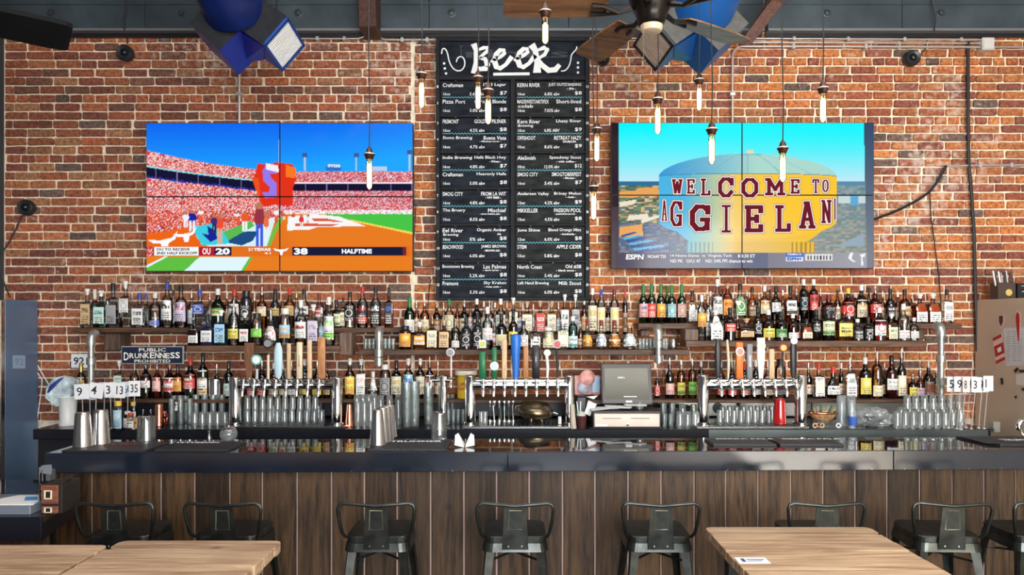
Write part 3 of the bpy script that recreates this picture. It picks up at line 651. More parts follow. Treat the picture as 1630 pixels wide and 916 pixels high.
def paint_left(x, y):
    im = ramp((8, 100, 240), (25, 165, 255), (y-196)/80+.25*((x-300)/300)**2)
    cell = RG.rand(400, 700); ix = ((x-225)*1.35).astype(int) % 700; iy = ((y-190)*1.35).astype(int) % 400; v = cell[iy, ix]
    pal = np.array([(245,235,240),(235,70,40),(240,110,60),(250,160,150),(200,40,50),(255,250,250),(225,60,90),(90,50,90)])
    crowd = pal[(v*8).astype(int)]
    crowdR = crowd*.86+np.array((150, 60, 150))*.14
    pick = np.where((x > 445)[..., None], crowdR, crowd)
    top = np.where(x < 420, 239+(x-233)*.26-((x-233)/187)**2*17, 272); top = np.where(x >= 420, 273.5, top)
    m = y > top; im[m] = pick[m]
    b0 = np.where(x < 405, 265+(x-233)*.17-((x-233)/172)**2*7, 293); b1 = np.where(x < 405, 283+(x-233)*.12, 304)
    m = (y > b0) & (y < b1); im[m] = (14, 12, 50)
    m = (y > b0-1.5) & (y < b0+1) & (x < 445); im[m] = (150, 220, 225)
    m = (y > 290.5) & (y < 292.8) & (x > 462); im[m] = (250, 240, 245)
    m = (y > b1-3) & (y < b1+1) & (x < 410) & (v > .5); im[m] = (40, 60, 190)
    m = (y > b0) & (y < b1) & (np.abs((x-233) % 34-15) < .7); im[m] = (120, 110, 160)
    # field
    m = (y > 340) & (x > 452); im[m] = (232, 122, 30)
    grass = inpoly(x, y, [(500,342),(657,339),(657,372),(560,350)]); im[grass] = (70, 195, 70)
    m = inpoly(x, y, [(560,350),(657,370),(657,373.5),(556,351.5)]); im[m] = (240, 220, 90)
    m = inpoly(x, y, [(459,345),(500,341),(540,345),(582,360),(545,361),(505,362),(493,366),(457,367)]); im[m] = (248, 245, 245)
    m = inpoly(x, y, [(495,348),(520,348),(550,354),(500,352)]) | inpoly(x, y, [(470,356),(540,357),(530,360),(470,361)]); im[m] = (215, 90, 60)
    m = (y > 334) & (y < 341) & (x > 452); w_ = m & (v > .4); im[w_] = (250, 250, 255)
    low = (y > 336) & (x <= 452)
    im[low & (v < .45)] = (230, 95, 45)
    m = inpoly(x, y, [(395,392),(452,345),(462,392)]) | ((y > 392) & (x > 400)); im[m] = (228, 118, 28)
    m = inpoly(x, y, [(420,392),(447,345),(452,345),(430,392)]); im[m] = (110, 190, 70)
    m = inpoly(x, y, [(330,392),(360,366),(440,345),(425,392)]); im[m] = (215, 240, 245)
    m = inpoly(x, y, [(352,385),(372,370),(412,368),(402,384),(385,391)]); im[m] = (25, 75, 130)
    m = inpoly(x, y, [(340,375),(400,352),(405,360),(360,385)]); im[m] = (90, 185, 80)
    m = inpoly(x, y, [(233,373),(303,362),(322,392),(233,392)]); im[m] = (236, 100, 14)
    m = inpoly(x, y, [(305,362),(348,354),(366,388),(322,391)]); im[m] = (60, 205, 225)
    m = inpoly(x, y, [(330,360),(341,366),(347,380),(335,386),(322,372),(332,374)]); im[m] = (20, 30, 150)
    # green and white ground under the score bar
    m = y > 408.5; im[m] = (232, 125, 30)
    m = inpoly(x, y, [(233,424),(262,409),(403,409),(388,433),(233,433)]); im[m] = (95, 190, 65)
    m = inpoly(x, y, [(292,433),(318,409),(398,409),(383,433)]) | inpoly(x, y, [(233,423),(262,408.5),(268,408.5),(233,427)]); im[m] = (222, 245, 250)
    # people in the foreground
    for (cx, y0, y1, w_, cu, cl) in ((306,335,368,14,(30,30,160),(240,240,245)),(296,338,362,10,(240,240,245),(240,240,250)),(350,340,388,12,(232,80,50),(235,170,130)),(341,342,372,10,(60,40,120),(40,40,90)),
        (390,336,368,12,(235,90,40),(245,245,245)),(377,338,352,8,(235,235,240),(235,90,40)),(413,323,392,16,(150,50,70),(50,90,225)),(424,338,385,8,(235,110,60),(240,240,240)),(480,342,366,8,(225,50,40),(240,240,240)),
        (467,340,352,6,(220,60,40),(250,250,250)),(490,342,360,5,(235,235,240),(220,60,40)),(440,332,352,8,(240,240,245),(230,100,60)),(452,340,350,6,(230,80,50),(250,250,250)),(320,333,350,9,(245,245,245),(235,90,40))):
        h = y1-y0
        m = (((x-cx)/(w_*.5))**2+((y-(y0+h*.35))/(h*.25))**2) < 1; im[m] = cu
        m = ((np.abs(x-cx-w_*.2) < w_*.14) | (np.abs(x-cx+w_*.2) < w_*.14)) & (y > y0+h*.5) & (y < y1); im[m] = cl
        m = ((x-cx)**2+(y-(y0+h*.07))**2) < (h*.08)**2+3; im[m] = (190, 120, 90)
    for cx, cy, s in ((263,384,1.0),(297,374,.8)):          # white steer-head shapes on the orange board
        m = inpoly(x, y, [(cx-28*s,cy-2*s),(cx-8*s,cy-1*s),(cx,cy-3*s),(cx+10*s,cy-5*s),(cx+20*s,cy-16*s),(cx+16*s,cy-3*s),(cx+6*s,cy+3*s),(cx+4*s,cy+14*s),(cx-4*s,cy+14*s),(cx-7*s,cy+4*s),(cx-18*s,cy+4*s)]); im[m] = (250, 250, 250)
    # red flag with a lilac sweep
    fl = [(410,260),(425,263),(440,258),(466,262),(472,285),(466,300),(466,328),(440,326),(418,328),(412,312),(404,292)]
    m = inpoly(x, y, fl); im[m] = (226, 48, 22)
    m = inpoly(x, y, [(455,262),(471,268),(470,284),(455,282)]); im[m] = (250, 120, 30)
    m = inpoly(x, y, [(424,262),(441,266),(442,276),(430,277),(432,284),(441,292),(441,314),(422,316),(417,306),(428,306),(430,298),(419,288),(418,272)]); im[m] = (150, 120, 235)
    m = inpoly(x, y, [(424,260),(443,264),(444,275),(424,270)]); im[m] = (245, 235, 245)
    m = inpoly(x, y, [(400,282),(412,284),(416,328),(410,310)]); im[m] = (235, 80, 25)
    for cx, y0 in ((485,247),(567,247),(652,242)):           # floodlight towers
        m = (np.abs(x-cx) < 1.6) & (y > y0) & (y < 272); im[m] = (170, 200, 235)
        m = (np.abs(x-cx) < 4) & (y > y0-3) & (y < y0+4); im[m] = (60, 90, 150)
    m = (x > 519) & (x < 543) & (y > 264) & (y < 272); im[m] = (40, 110, 200)
    m = (x > 521) & (x < 542) & (y > 262) & (y < 266.5) & (v > .3); im[m] = (230, 240, 250)
    m = (x > 592) & (x < 616) & (y > 265) & (y < 272); im[m] = (190, 205, 225)
    m = (np.abs(x-444.5) < .8) & (y > 222) & (y < 262); im[m] = (215, 225, 240)
    # score bar
    m = (y > 392) & (y < 408.5) & (x > 243) & (x < 651); im[m] = (225, 112, 26)
    def bar(a, b_, c): im[(y > 393.5) & (y < 407) & (x > a) & (x < b_)] = c
    bar(245, 316, (248, 248, 248)); bar(316, 341, (180, 20, 40)); bar(341, 368.5, (22, 18, 60)); bar(465, 491, (22, 22, 60)); bar(491, 641, (18, 22, 52)); bar(641, 647, (120, 30, 40)); bar(243, 246, (150, 30, 40))
    return im
def paint_right(x, y):
    im = ramp((0, 244, 252), (190, 232, 246), (y-200)/88)
    v = RG.rand(300, 500)[((y-190)*.9).astype(int) % 300, ((x-970)*.75).astype(int) % 500]; v2 = RG.rand(300, 500)[((y-190)*.35).astype(int) % 300, ((x-970)*.16).astype(int) % 500]
    land = y > 289; pal = np.array([(60,80,60),(225,160,90),(90,110,100),(235,200,160),(60,110,130),(110,140,90)])
    im[land] = pal[(v2*6).astype(int)][land]*.75+pal[(v*6).astype(int)][land]*.25
    m = land & (y < 296); im[m] = (40, 110, 150)
    rr = (x > 1290) & land; t = np.clip((y-296)/90, 0, 1)[..., None]; base = np.array((110, 150, 175))*(1-t)+np.array((150, 160, 165))*t
    im[rr] = (im*.3+base*.7)[rr]
    ll = (x < 1100) & (y > 355); im[ll] = (im*.45+np.array((50, 80, 150))*.55)[ll]
    for q in ([(986,305),(1015,303),(1015,315),(986,315)],[(1012,300),(1048,298),(1048,312),(1012,312)],[(986,362),(1022,357),(1024,376),(986,378)]): im[inpoly(x, y, q)] = (232, 165, 85)
    for q in ([(986,322),(1012,318),(1012,324),(986,330)],[(1000,344),(1030,340),(1034,348),(998,352)],[(1020,350),(1050,342),(1052,346),(1022,356)]): im[inpoly(x, y, q)] = (235, 225, 205)
    for k in range(7):
        y0 = 372+k*4.2; m = inpoly(x, y, [(988+k*4,y0+3),(1010+k*9,y0-3),(1014+k*9,y0-1),(990+k*4,y0+6)]); im[m] = (70, 190, 225) if k % 2 else (30, 60, 160)
    im[inpoly(x, y, [(1375-45,392),(1375,372),(1375,392)])] = (150, 170, 185)
    im[(x > 1334) & (y > 313) & (y < 324)] = (200, 215, 215); im[(x > 1353) & (x < 1366) & (y > 313) & (y < 327)] = (90, 170, 215)
    # the tank
    cx = 1190; hw = 141.5
    dome = (np.abs(x-cx) < hw) & (y > 281-36*np.sqrt(np.clip(1-((x-cx)/hw)**2, 0, 1))**1.15) & (y < 290)
    tt_ = (x-1048)/283
    im[dome] = ramp((50, 150, 215), (170, 215, 205), tt_*1.8)[dome]
    for k in (-.85, -.45, 0, .4, .75):
        m = dome & (np.abs((x-cx)-k*hw*(np.clip((y-243)/38, 0, 1))**.6) < .8); im[m] = (120, 175, 190)
    side_bot = 352+28*np.sqrt(np.clip(1-((x-cx)/hw)**2, 0, 1)); side_top = 281+(-5)*np.sqrt(np.clip(1-((x-cx)/hw)**2, 0, 1))
    side = (np.abs(x-cx) < hw) & (y > side_top) & (y < side_bot)
    body = ramp((70, 180, 228), (240, 208, 130), (x-1085)/80)
    body = np.where((x > 1168)[..., None], ramp((244, 205, 110), (250, 198, 45), (x-1168)/90-(y-330)/120), body)
    im[side] = body[side]
    bowl = (y >= side_bot) & (y < 402) & (x > 1058+(y-352)*1.15) & (x < 1330-(y-352)*1.35) & (x > 1055)
    im[bowl] = (body*.9+np.array((200, 150, 90))*.1)[bowl]
    sh = (y > 385) & (y < 402) & (x > 1092) & (x < 1296); im[sh] = (body*.82+np.array((180, 140, 90))*.18)[sh]
    m = sh & ((x % 7) < 2.6) & ((x < 1135) | (x > 1255)); im[m] = (body*.7)[m]
    m = ((x-1194)**2/36+(y-242)**2/14) < 1; im[m] = (225, 215, 180)
    im[(x > 1176) & (x < 1212) & (np.abs(y-246) < .6)] = (120, 160, 170)
    m = side & (np.abs(y-side_top) < 1); im[m] = (60, 130, 160)
    bot = y > 402; im[bot] = ramp((62, 56, 82), (165, 165, 175), (x-985)/380)[bot]
    im[(x > 1038) & (x < 1222) & bot & (y < 427)] = ramp((55, 62, 98), (120, 130, 150), (x-1038)/300)[(x > 1038) & (x < 1222) & bot & (y < 427)]
    m = (x > 1251) & (x < 1278) & (y > 402.5) & (y < 409); im[m] = (30, 95, 200)
    m = (x > 1251) & (x < 1278) & (y >= 409) & (y < 416); im[m] = (225, 235, 245)
    m = (x > 1282) & (x < 1325) & (y > 404.5) & (y < 415); im[m] = (235, 235, 230)
    m = (x > 1284) & (x < 1323) & (y > 407) & (y < 413.5) & ((x % 5) < 2.5); im[m] = (70, 70, 90)
    for q in ([(1353,403),(1358,403),(1355,412),(1362,417),(1358,418),(1350,411)],[(1368,406),(1378,403),(1376,409),(1373,410),(1374,423),(1371,423),(1371,410)],[(1384,403),(1387,403),(1386,412),(1382,414)]): im[inpoly(x, y, q)] = (245, 245, 245)
    sides = (x < 985) | (x > 1377-(y-195)*-.03)
    im[x < 985] = (38, 22, 34); m = (x < 985) & (y > 330); im[m] = (66, 48, 60)
    m = x > 1375+(y-195)*.02; im[m] = ramp((45, 72, 105), (125, 130, 140), (y-195)/210)[m]
    return im
def video_wall(name, label, q0, q1, p0, p1, painter, texts, D=5.72, seamx=None, seamy=None):
    t = thing(name, label, 'television', (X((q0+q1)/2, D), 5.85, Z(p1, D)))
    part('wall_bracket', MB().box(X(q0+60, D), X(q1-60, D), D+.07, WALL-.004, Z(p1-40, D), Z(p0+40, D)), BLACK, t)
    xs_ = [q0, seamx, q1]; ys_ = [p0, seamy, p1]
    cells = []
    for j in range(2):
        for i in range(2):
            a, b_, c_, d = xs_[i], xs_[i+1], ys_[j], ys_[j+1]
            pn = part('display_panel', MB().rbox(X(a, D)+.0006, X(b_, D)-.0006, D, D+.075, Z(d, D)+.0006, Z(c_, D)-.0006, .003), mat('bezel', (.01, .01, .014), .35), t)
            nx, ny = int((b_-a)/1.15), int((d-c_)/1.15); e = .95
            gx = np.linspace(a+e, b_-e, nx+1); gy = np.linspace(c_+e, d-e, ny+1); xx, yy = np.meshgrid(gx, gy)
            RG.seed(5); im = slin(painter(xx, yy).astype(float))
            me = bpy.data.meshes.new('picture'); off = LOC[t.name]
            co = np.stack([(xx-CX)*D/F-off[0], np.full(xx.shape, D-.0015)-off[1], EYE-(yy-HZ)*D/F-off[2]], -1).reshape(-1, 3)
            idx = np.arange((nx+1)*(ny+1)).reshape(ny+1, nx+1)
            fs = np.stack([idx[1:, :-1], idx[1:, 1:], idx[:-1, 1:], idx[:-1, :-1]], -1).reshape(-1, 4)
            me.from_pydata(co.tolist(), [], fs.tolist()); me.materials.append(SCREEN)
            at = me.color_attributes.new('tint', 'FLOAT_COLOR', 'POINT')
            at.data.foreach_set('color', np.concatenate([im.reshape(-1, 3), np.ones((im.shape[0]*im.shape[1], 1))], 1).astype(np.float32).ravel())
            o = bpy.data.objects.new('picture', me); link(o, pn); LOC[o.name] = off; cells.append((pn, a, b_, c_, d))
    for (mname, col, fn) in texts:
        mb = MB(); fn(mb, D-.0028)
        pn = min(cells, key=lambda c: abs(c[2]-b_) if False else 0)[0]
        o = part('on_screen_lettering', mb, emit(mname, lin(col), SCR), t, kind='stuff')
    return t
def tl(mb, D):
    text_px(mb, 'OU TO RECEIVE', 249, 302, 395, 399.3, D, bold=.03); text_px(mb, '2ND HALF KICKOFF', 249, 314, 401, 405.3, D, bold=.03)
def tw(mb, D):
    text_px(mb, 'OU', 322, 335, 395, 405.5, D, bold=.03); text_px(mb, '20', 343, 366, 395, 405.8, D, bold=.05)
    text_px(mb, '21', 395, 402, 395, 399.5, D, bold=.02); text_px(mb, 'TEXAS', 404, 431, 395, 399.7, D, bold=.05); text_px(mb, '4-1', 421, 431, 401.5, 405, D, bold=.03)
    text_px(mb, '38', 468, 490, 395, 405.8, D, bold=.05); text_px(mb, 'HALFTIME', 544, 592, 396.5, 404, D, bold=.05)
    mb.add([P(a, b_, D) for a, b_ in ((435,395),(441,397),(447,397.5),(453,397),(460,394.5),(456,399.5),(450.5,401),(449.5,406.5),(446,406.5),(445,401),(438,399.5))], [list(range(11))])
video_wall('stadium_video_wall', 'video wall of four panels showing a football stadium and halftime score', 232.5, 657.5, 195.5, 432.5, paint_left,
    [('lettering_black', (25, 25, 40), tl), ('lettering_white', (252, 252, 252), tw)], seamx=445.5, seamy=313.5)
LETW = [('W',1070,1086,285,309),('E',1093,1106,285,309),('L',1115,1131,284,312),('C',1143,1168,282,315),('O',1180,1207,283,315),('M',1218,1250,283,312),('E',1258,1273,285,309),('T',1293,1304,285,308),('O',1309,1319,286,306)]
LETA = [('A',1053,1062,319,352),('G',1067,1086,320,361),('G',1098,1131,325,369),('I',1147,1165,326,371),('E',1184,1215,326,371),('L',1233,1259,326,370),('A',1272,1298,320,365),('N',1307,1324,318,356),('I',1327,1331,316,350)]
SLAB = {'W': [((0,1),(.25,0)),((.25,0),(.5,.85)),((.5,.85),(.75,0)),((.75,0),(1,1)),((-.1,1),(.22,1)),((.78,1),(1.1,1))],
 'E': [((.15,0),(.15,1)),((-.02,1),(1,1)),((.15,.5),(.72,.5)),((-.02,0),(1,0)),((1,1),(1,.8)),((1,0),(1,.2)),((.72,.62),(.72,.38))],
 'L': [((.22,0),(.22,1)),((-.02,1),(.48,1)),((-.02,0),(1,0)),((1,0),(1,.24))],
 'O': [((.3,0),(.7,0)),((.7,0),(1,.25)),((1,.25),(1,.75)),((1,.75),(.7,1)),((.7,1),(.3,1)),((.3,1),(0,.75)),((0,.75),(0,.25)),((0,.25),(.3,0))],
 'C': [((1,.68),(1,1)),((1,.78),(.7,1)),((.7,1),(.3,1)),((.3,1),(0,.75)),((0,.75),(0,.25)),((0,.25),(.3,0)),((.3,0),(.7,0)),((.7,0),(1,.25))],
 'G': [((1,.72),(1,1)),((1,.8),(.7,1)),((.7,1),(.3,1)),((.3,1),(0,.75)),((0,.75),(0,.25)),((0,.25),(.3,0)),((.3,0),(.7,0)),((.7,0),(.95,.16)),((.95,0),(.95,.42)),((.58,.42),(1.05,.42))],
 'M': [((.12,0),(.12,1)),((.12,1),(.5,.3)),((.5,.3),(.88,1)),((.88,1),(.88,0)),((-.05,0),(.3,0)),((.7,0),(1.05,0)),((-.05,1),(.14,1)),((.86,1),(1.05,1))],
 'T': [((0,1),(1,1)),((.5,1),(.5,0)),((0,1),(0,.78)),((1,1),(1,.78)),((.3,0),(.7,0))],
 'A': [((.08,0),(.46,1)),((.54,1),(.92,0)),((.25,.32),(.75,.32)),((-.08,0),(.3,0)),((.7,0),(1.08,0)),((.3,1),(.56,1))],
 'N': [((.14,0),(.14,1)),((.14,1),(.86,0)),((.86,0),(.86,1)),((-.05,0),(.34,0)),((-.05,1),(.16,1)),((.66,1),(1.05,1))],
 'I': [((.5,0),(.5,1)),((.05,0),(.95,0)),((.05,1),(.95,1))]}
def letters(grow, dy):
    def fn(mb, D):
        for (c, a, b_, y0, y1) in LETW+LETA:
            w_, h = b_-a, y1-y0; th = min(h*.2, max(w_*.26, 2.2)); i_ = th/2; n = 0
            for (p, q) in SLAB[c]:
                ax, ay = a+i_+p[0]*(w_-th), y1-i_-p[1]*(h-th); bx, by = a+i_+q[0]*(w_-th), y1-i_-q[1]*(h-th)
                dx, dy_ = bx-ax, by-ay; l = math.hypot(dx, dy_) or 1; dx, dy_ = dx/l, dy_/l
                thin = th*(.8 if abs(dx) > abs(dy_) else 1.0); k = thin/2+grow; e = th*.3+grow
                ax -= dx*e; ay -= dy_*e; bx += dx*e; by += dy_*e; n += 1; Dn = D-dy-n*.00003
                mb.quad(P(ax-dy_*k, ay+dx*k, Dn), P(bx-dy_*k, by+dx*k, Dn), P(bx+dy_*k, by-dx*k, Dn), P(ax+dy_*k, ay-dx*k, Dn))
    return fn
def ticker(mb, D):
    text_px(mb, 'ESPN', 996, 1024, 405, 413.5, D, bold=.04, slant=.12)
    text_px(mb, 'NCAAF T25', 1039-8, 1062-2, 406, 411, D, bold=.03)
    text_px(mb, '14 Notre Dame  vs  Virginia Tech', 1067, 1165, 405, 410.5, D, bold=.02); text_px(mb, '3:30 ET', 1180, 1202, 405, 410.5, D, bold=.02)
    text_px(mb, 'ND PK   O/U: 47    ND: 54% FPI chance to win', 1067, 1198, 413, 418.5, D, bold=.02)
    mb.add([P(1175, 404.5, D), P(1175, 411, D), P(1179, 407.8, D)], [(0, 1, 2)])
    text_px(mb, 'STREAMING ON', 1253, 1276, 403.5, 407, D, bold=.02)
def ticker2(mb, D): text_px(mb, 'ESPN+', 1253, 1276, 410, 415, D, bold=.04)
video_wall('water_tower_video_wall', 'video wall of four panels showing a yellow water tower with maroon lettering', 973, 1391.5, 195, 428, paint_right,
    [('lettering_keyline', (110, 60, 60), letters(2.1, 0)), ('lettering_outline', (250, 240, 232), letters(1.5, .0006)), ('lettering_maroon', (112, 30, 44), letters(0, .0013)), ('lettering_white', (252, 252, 252), ticker), ('lettering_blue', (20, 70, 170), ticker2)], seamx=1181, seamy=311)
# ================================================================ shelves and back bar
SHW = wood('shelf_wood', (.035, .016, .01), (.15, .075, .04), 'x', scale=7, bump=.5)
def shelf(px0, px1, pytop, pybot, D0, D1, lab):
    mb = MB().rbox(X(px0, D0), X(px1, D0), D0, D1, Z(pybot, D0), Z(pytop, D0), .004)
    single('wall_shelf', mb, SHW, lab, 'shelf'); return Z(pytop, D0)
zUA = shelf(119, 645, 522, 530, 5.67, 5.89, 'upper rustic plank shelf, left, with vodka and rum bottles')
zLA = shelf(296, 541, 551, 560, 5.46, 5.665, 'lower front plank shelf stepped out under the upper left shelf')
zMF = shelf(570, 1098, 557, 566, 5.46, 5.68, 'middle plank shelf running below the chalkboard')
zMB = shelf(640, 1012, 533, 541, 5.685, 5.89, 'raised rear plank behind the middle shelf bottles')
zUR = shelf(1016, 1532, 515, 524, 5.67, 5.89, 'upper plank shelf on the right with the green bottles at its left end')
zLR = shelf(1092, 1476, 543, 553, 5.46, 5.665, 'lower front plank shelf stepped out under the upper right shelf')
zBS = shelf(118, 1512, 637, 642, 5.46, 5.88, 'long low thin bottle shelf running behind the tap towers')
BLK = wood('block_wood', (.04, .025, .018), (.16, .1, .07), 'z', scale=9)
for (a, b_, c, d, D0, D1, lab) in ((165,190,531,559,5.7,5.88,'end-grain support block under the left end of the upper left shelf'),(540,560,530,566,5.5,5.66,'support block at the right end of the lower left shelf'),
    (1090,1112,524,543,5.5,5.66,'support block under the upper right shelf near the green bottles'),(1448,1472,524,541,5.68,5.88,'support block near the right end of the upper right shelf'),(1020,1034,526,536,5.7,5.88,'small block under the green bottles')):
    single('shelf_block', MB().rbox(X(a, D0), X(b_, D0), D0, D1, Z(d, D0), Z(c, D0), .006), BLK, lab, 'shelf support')
def pipe_bracket(px, py0, py1, lab, elbow=1, joints=()):
    D = 5.4; x = X(px, D); r = .026
    t = thing('pipe_bracket', lab, 'pipe', (x, D, Z(py1, D)))
    z0 = Z(py0+9, D); e = []
    for k in range(7):
        a = PI/2*k/6; e.append((x, D+.045*(1-math.cos(a)), z0+.045*math.sin(a)))
    m = MB().tube([(x, D, Z(py1, D)), (x, D, z0)], r*.82, 16)
    part('pipe', m, GALV, t)
    part('elbow', MB().tube([(x, D, z0-.03)]+e+[(x, 5.456, z0+.045)], [r*1.22]+[r*1.2]*8, 16), GALV, t)
    for j in joints:
        part('coupling', MB().lathe((x, D, Z(j, D)-.028), [(0, r*1.0), (.003, r*1.25), (.05, r*1.25), (.055, r*1.0)], 16), GALV, t)
pipe_bracket(145, 533, 637, 'galvanised pipe support with elbow at the left end of the shelves', joints=(575,))
pipe_bracket(603, 527, 583, 'short galvanised pipe support with elbow left of the middle shelf', joints=(562, 575))
pipe_bracket(1048, 524, 579, 'short galvanised pipe support with elbow below the green bottles', joints=(548, 571))
pipe_bracket(1498, 520, 637, 'galvanised pipe support with elbow at the right end of the shelves', joints=(571, 608))
# backsplash and counter
SSTEEL = mat('satin_steel', (.42, .42, .4), .38, .9, noise=.12, nscale=5)
NAVY = mat('dark_splash', (.012, .013, .022), .45)
single('black_backsplash', MB().rbox(-3.55, X(925, 5.8), 5.78, 5.885, 1.06, zBS-.035, .003), NAVY, 'black backsplash behind the glasses, left and centre', 'backsplash')
bs = thing('steel_backsplash', 'satin steel backsplash behind the glasses on the right', 'backsplash', (1.6, 5.8, 1.06))
for a, b_ in ((928, 1117), (1117, 1172), (1176, 1290), (1290, 1512)): part('panel', MB().rbox(X(a, 5.8)+.003, X(b_, 5.8)-.003, 5.78, 5.885, 1.06, zBS-.035, .003), SSTEEL, bs)
part('round_opening', MB().lathe((X(1143, 5.77), 5.785, Z(650, 5.77)), [(0, .042), (.006, .042), (.007, .03)], 20, axis='y'), BLACK, bs)
ctr = thing('back_counter', 'black-edged back bar counter carrying taps, glasses and till', 'counter', (0, 5.5, 0))
ZC = 1.049; yc0 = 5.15
CTOP = mat('counter_black', (.012, .013, .018), .22, spec=.6)
part('worktop', MB().rbox(X(52, yc0), X(1578, yc0), yc0, 5.885, ZC-.072, ZC, .004), CTOP, ctr)
part('cabinet', MB().rbox(X(60, 5.2), X(1560, 5.2), 5.2, 5.88, 0.02, ZC-.074, .004), mat('cabinet_black', (.015, .015, .018), .5), ctr)
part('steel_edge', MB().rbox(X(1128, yc0), X(1572, yc0), yc0-.006, yc0-.001, ZC-.07, ZC-.002, .001), mat('edge_steel', (.2, .24, .25), .3, .8, noise=.2, nscale=3), ctr)

# ================================================================ bottles
TINT = dict(clear=(.93,.96,.95), frost=(.78,.85,.9), green=(.06,.34,.1), dkgreen=(.03,.12,.05), amber=(.6,.24,.05), honey=(.85,.55,.2), dark=(.16,.06,.035), blue=(.25,.6,.85), teal=(.5,.8,.75), red=(.5,.05,.03), orange=(.9,.35,.08), yellow=(.85,.75,.25), pink=(.85,.4,.35))
WORD = dict(clear='clear', frost='frosted clear', green='bright green', dkgreen='dark green', amber='amber', honey='honey-coloured', dark='dark brown', blue='pale blue', teal='teal-tinted', red='red', orange='orange', yellow='yellow', pink='pink', black='opaque black', navy='opaque navy')
LC = dict(white=(.82,.82,.8), cream=(.78,.7,.5), tan=(.66,.46,.24), orange=(.85,.38,.07), yellow=(.85,.68,.12), red=(.6,.05,.04), black=(.02,.02,.022), blue=(.06,.12,.5), ltblue=(.4,.65,.8), green=(.1,.3,.08), lime=(.3,.75,.12), lilac=(.62,.55,.72), pink=(.8,.45,.42), grey=(.35,.35,.36), teal=(.1,.4,.4), gold=(.6,.42,.15), brown=(.2,.1,.05), mint=(.62,.8,.72))
CAPC = dict(k=('black',(.015,.015,.018),.35,0), w=('white',(.8,.78,.74),.45,0), r=('red',(.55,.03,.02),.4,0), g=('gold',(.6,.42,.15),.3,.8), o=('wooden',(.55,.35,.2),.6,0), b=('blue',(.04,.08,.35),.4,0), n=('green',(.03,.2,.06),.4,0), p=('silver pourer',(.7,.7,.68),.2,.9), c=('copper pourer',(.65,.35,.22),.25,.8), y=('yellow',(.75,.5,.05),.4,0), d=('dark red',(.2,.02,.02),.35,0))
def label_mat(base, accent, style):
    k = 'label_%s_%s_%d' % (base, accent, style)
    if k in _m: return _m[k]
    m, nt, b = newmat(k); L = nt.links.new
    tc = node(nt, 'ShaderNodeTexCoord'); sp = node(nt, 'ShaderNodeSeparateXYZ'); L(tc.outputs['Generated'], sp.inputs[0]); oi = node(nt, 'ShaderNodeObjectInfo')
    def M(op, a, b_=None, c=None):
        n = node(nt, 'ShaderNodeMath', operation=op)
        for i, v in enumerate((a, b_, c)):
            if v is None: continue
            if isinstance(v, (int, float)): n.inputs[i].default_value = v
            else: L(v, n.inputs[i])
        return n.outputs[0]
    x, z = sp.outputs[0], sp.outputs[2]
    cz = .66 if style != 1 else .5
    dx = M('MULTIPLY', M('SUBTRACT', x, .5), 1.0); dz = M('MULTIPLY', M('SUBTRACT', z, cz), 1.35)
    d = M('SQRT', M('ADD', M('MULTIPLY', dx, dx), M('MULTIPLY', dz, dz)))
    if style == 1:
        em = M('LESS_THAN', d, .33); ring = M('LESS_THAN', d, .26)
    else:
        nt_ = node(nt, 'ShaderNodeTexNoise'); nt_.inputs['Detail'].default_value = 1; nt_.inputs['Scale'].default_value = 1
        c2 = node(nt, 'ShaderNodeCombineXYZ'); L(M('MULTIPLY', x, 11), c2.inputs[0]); L(M('MULTIPLY', z, 9), c2.inputs[2]); L(M('MULTIPLY', oi.outputs['Random'], 90), c2.inputs[1]); L(c2.outputs[0], nt_.inputs['Vector'])
        em = M('MULTIPLY', M('MULTIPLY', M('LESS_THAN', M('ABSOLUTE', M('SUBTRACT', z, .7)), .11), M('LESS_THAN', M('ABSOLUTE', dx), .38)), M('GREATER_THAN', nt_.outputs[0], .46))
        ring = M('MULTIPLY', em, 0)
    # rows of small print
    no = node(nt, 'ShaderNodeTexNoise'); no.inputs['Scale'].default_value = 1; no.inputs['Detail'].default_value = 2
    cb = node(nt, 'ShaderNodeCombineXYZ'); L(M('MULTIPLY', x, 22), cb.inputs[0]); L(M('MULTIPLY', M('FLOOR', M('MULTIPLY', z, 9)), 7.3), cb.inputs[2]); L(M('MULTIPLY', oi.outputs['Random'], 50), cb.inputs[1]); L(cb.outputs[0], no.inputs['Vector'])
    row = M('LESS_THAN', M('FRACT', M('MULTIPLY', z, 9)), .55)
    ins = M('LESS_THAN', M('ABSOLUTE', dx), .36)
    zone = M('LESS_THAN', z, .46) if style != 1 else M('GREATER_THAN', M('ABSOLUTE', dz), .4)
    ink = M('MULTIPLY', M('MULTIPLY', row, M('GREATER_THAN', no.outputs[0], .47)), M('MULTIPLY', ins, zone))
    def mix(f, a, b_):
        n = node(nt, 'ShaderNodeMix', data_type='RGBA')
        L(f, n.inputs[0])
        for i, v in ((6, a), (7, b_)):
            if isinstance(v, tuple): n.inputs[i].default_value = (*v, 1)
            else: L(v, n.inputs[i])
        return n.outputs[2]
    dark = (.04, .035, .04) if sum(LC[base]) > .75 else (.75, .73, .68)
    c = mix(em, LC[base], LC[accent]); c = mix(ring, c, tuple(.5*v+.3 for v in LC[base]) if style != 1 else LC[base])
    if style == 2: c = mix(M('LESS_THAN', M('ABSOLUTE', M('SUBTRACT', z, .18)), .12), c, LC[accent])
    c = mix(ink, c, dark); L(c, b.inputs['Base Color']); b.inputs['Roughness'].default_value = .5
    _m[k] = m; return m
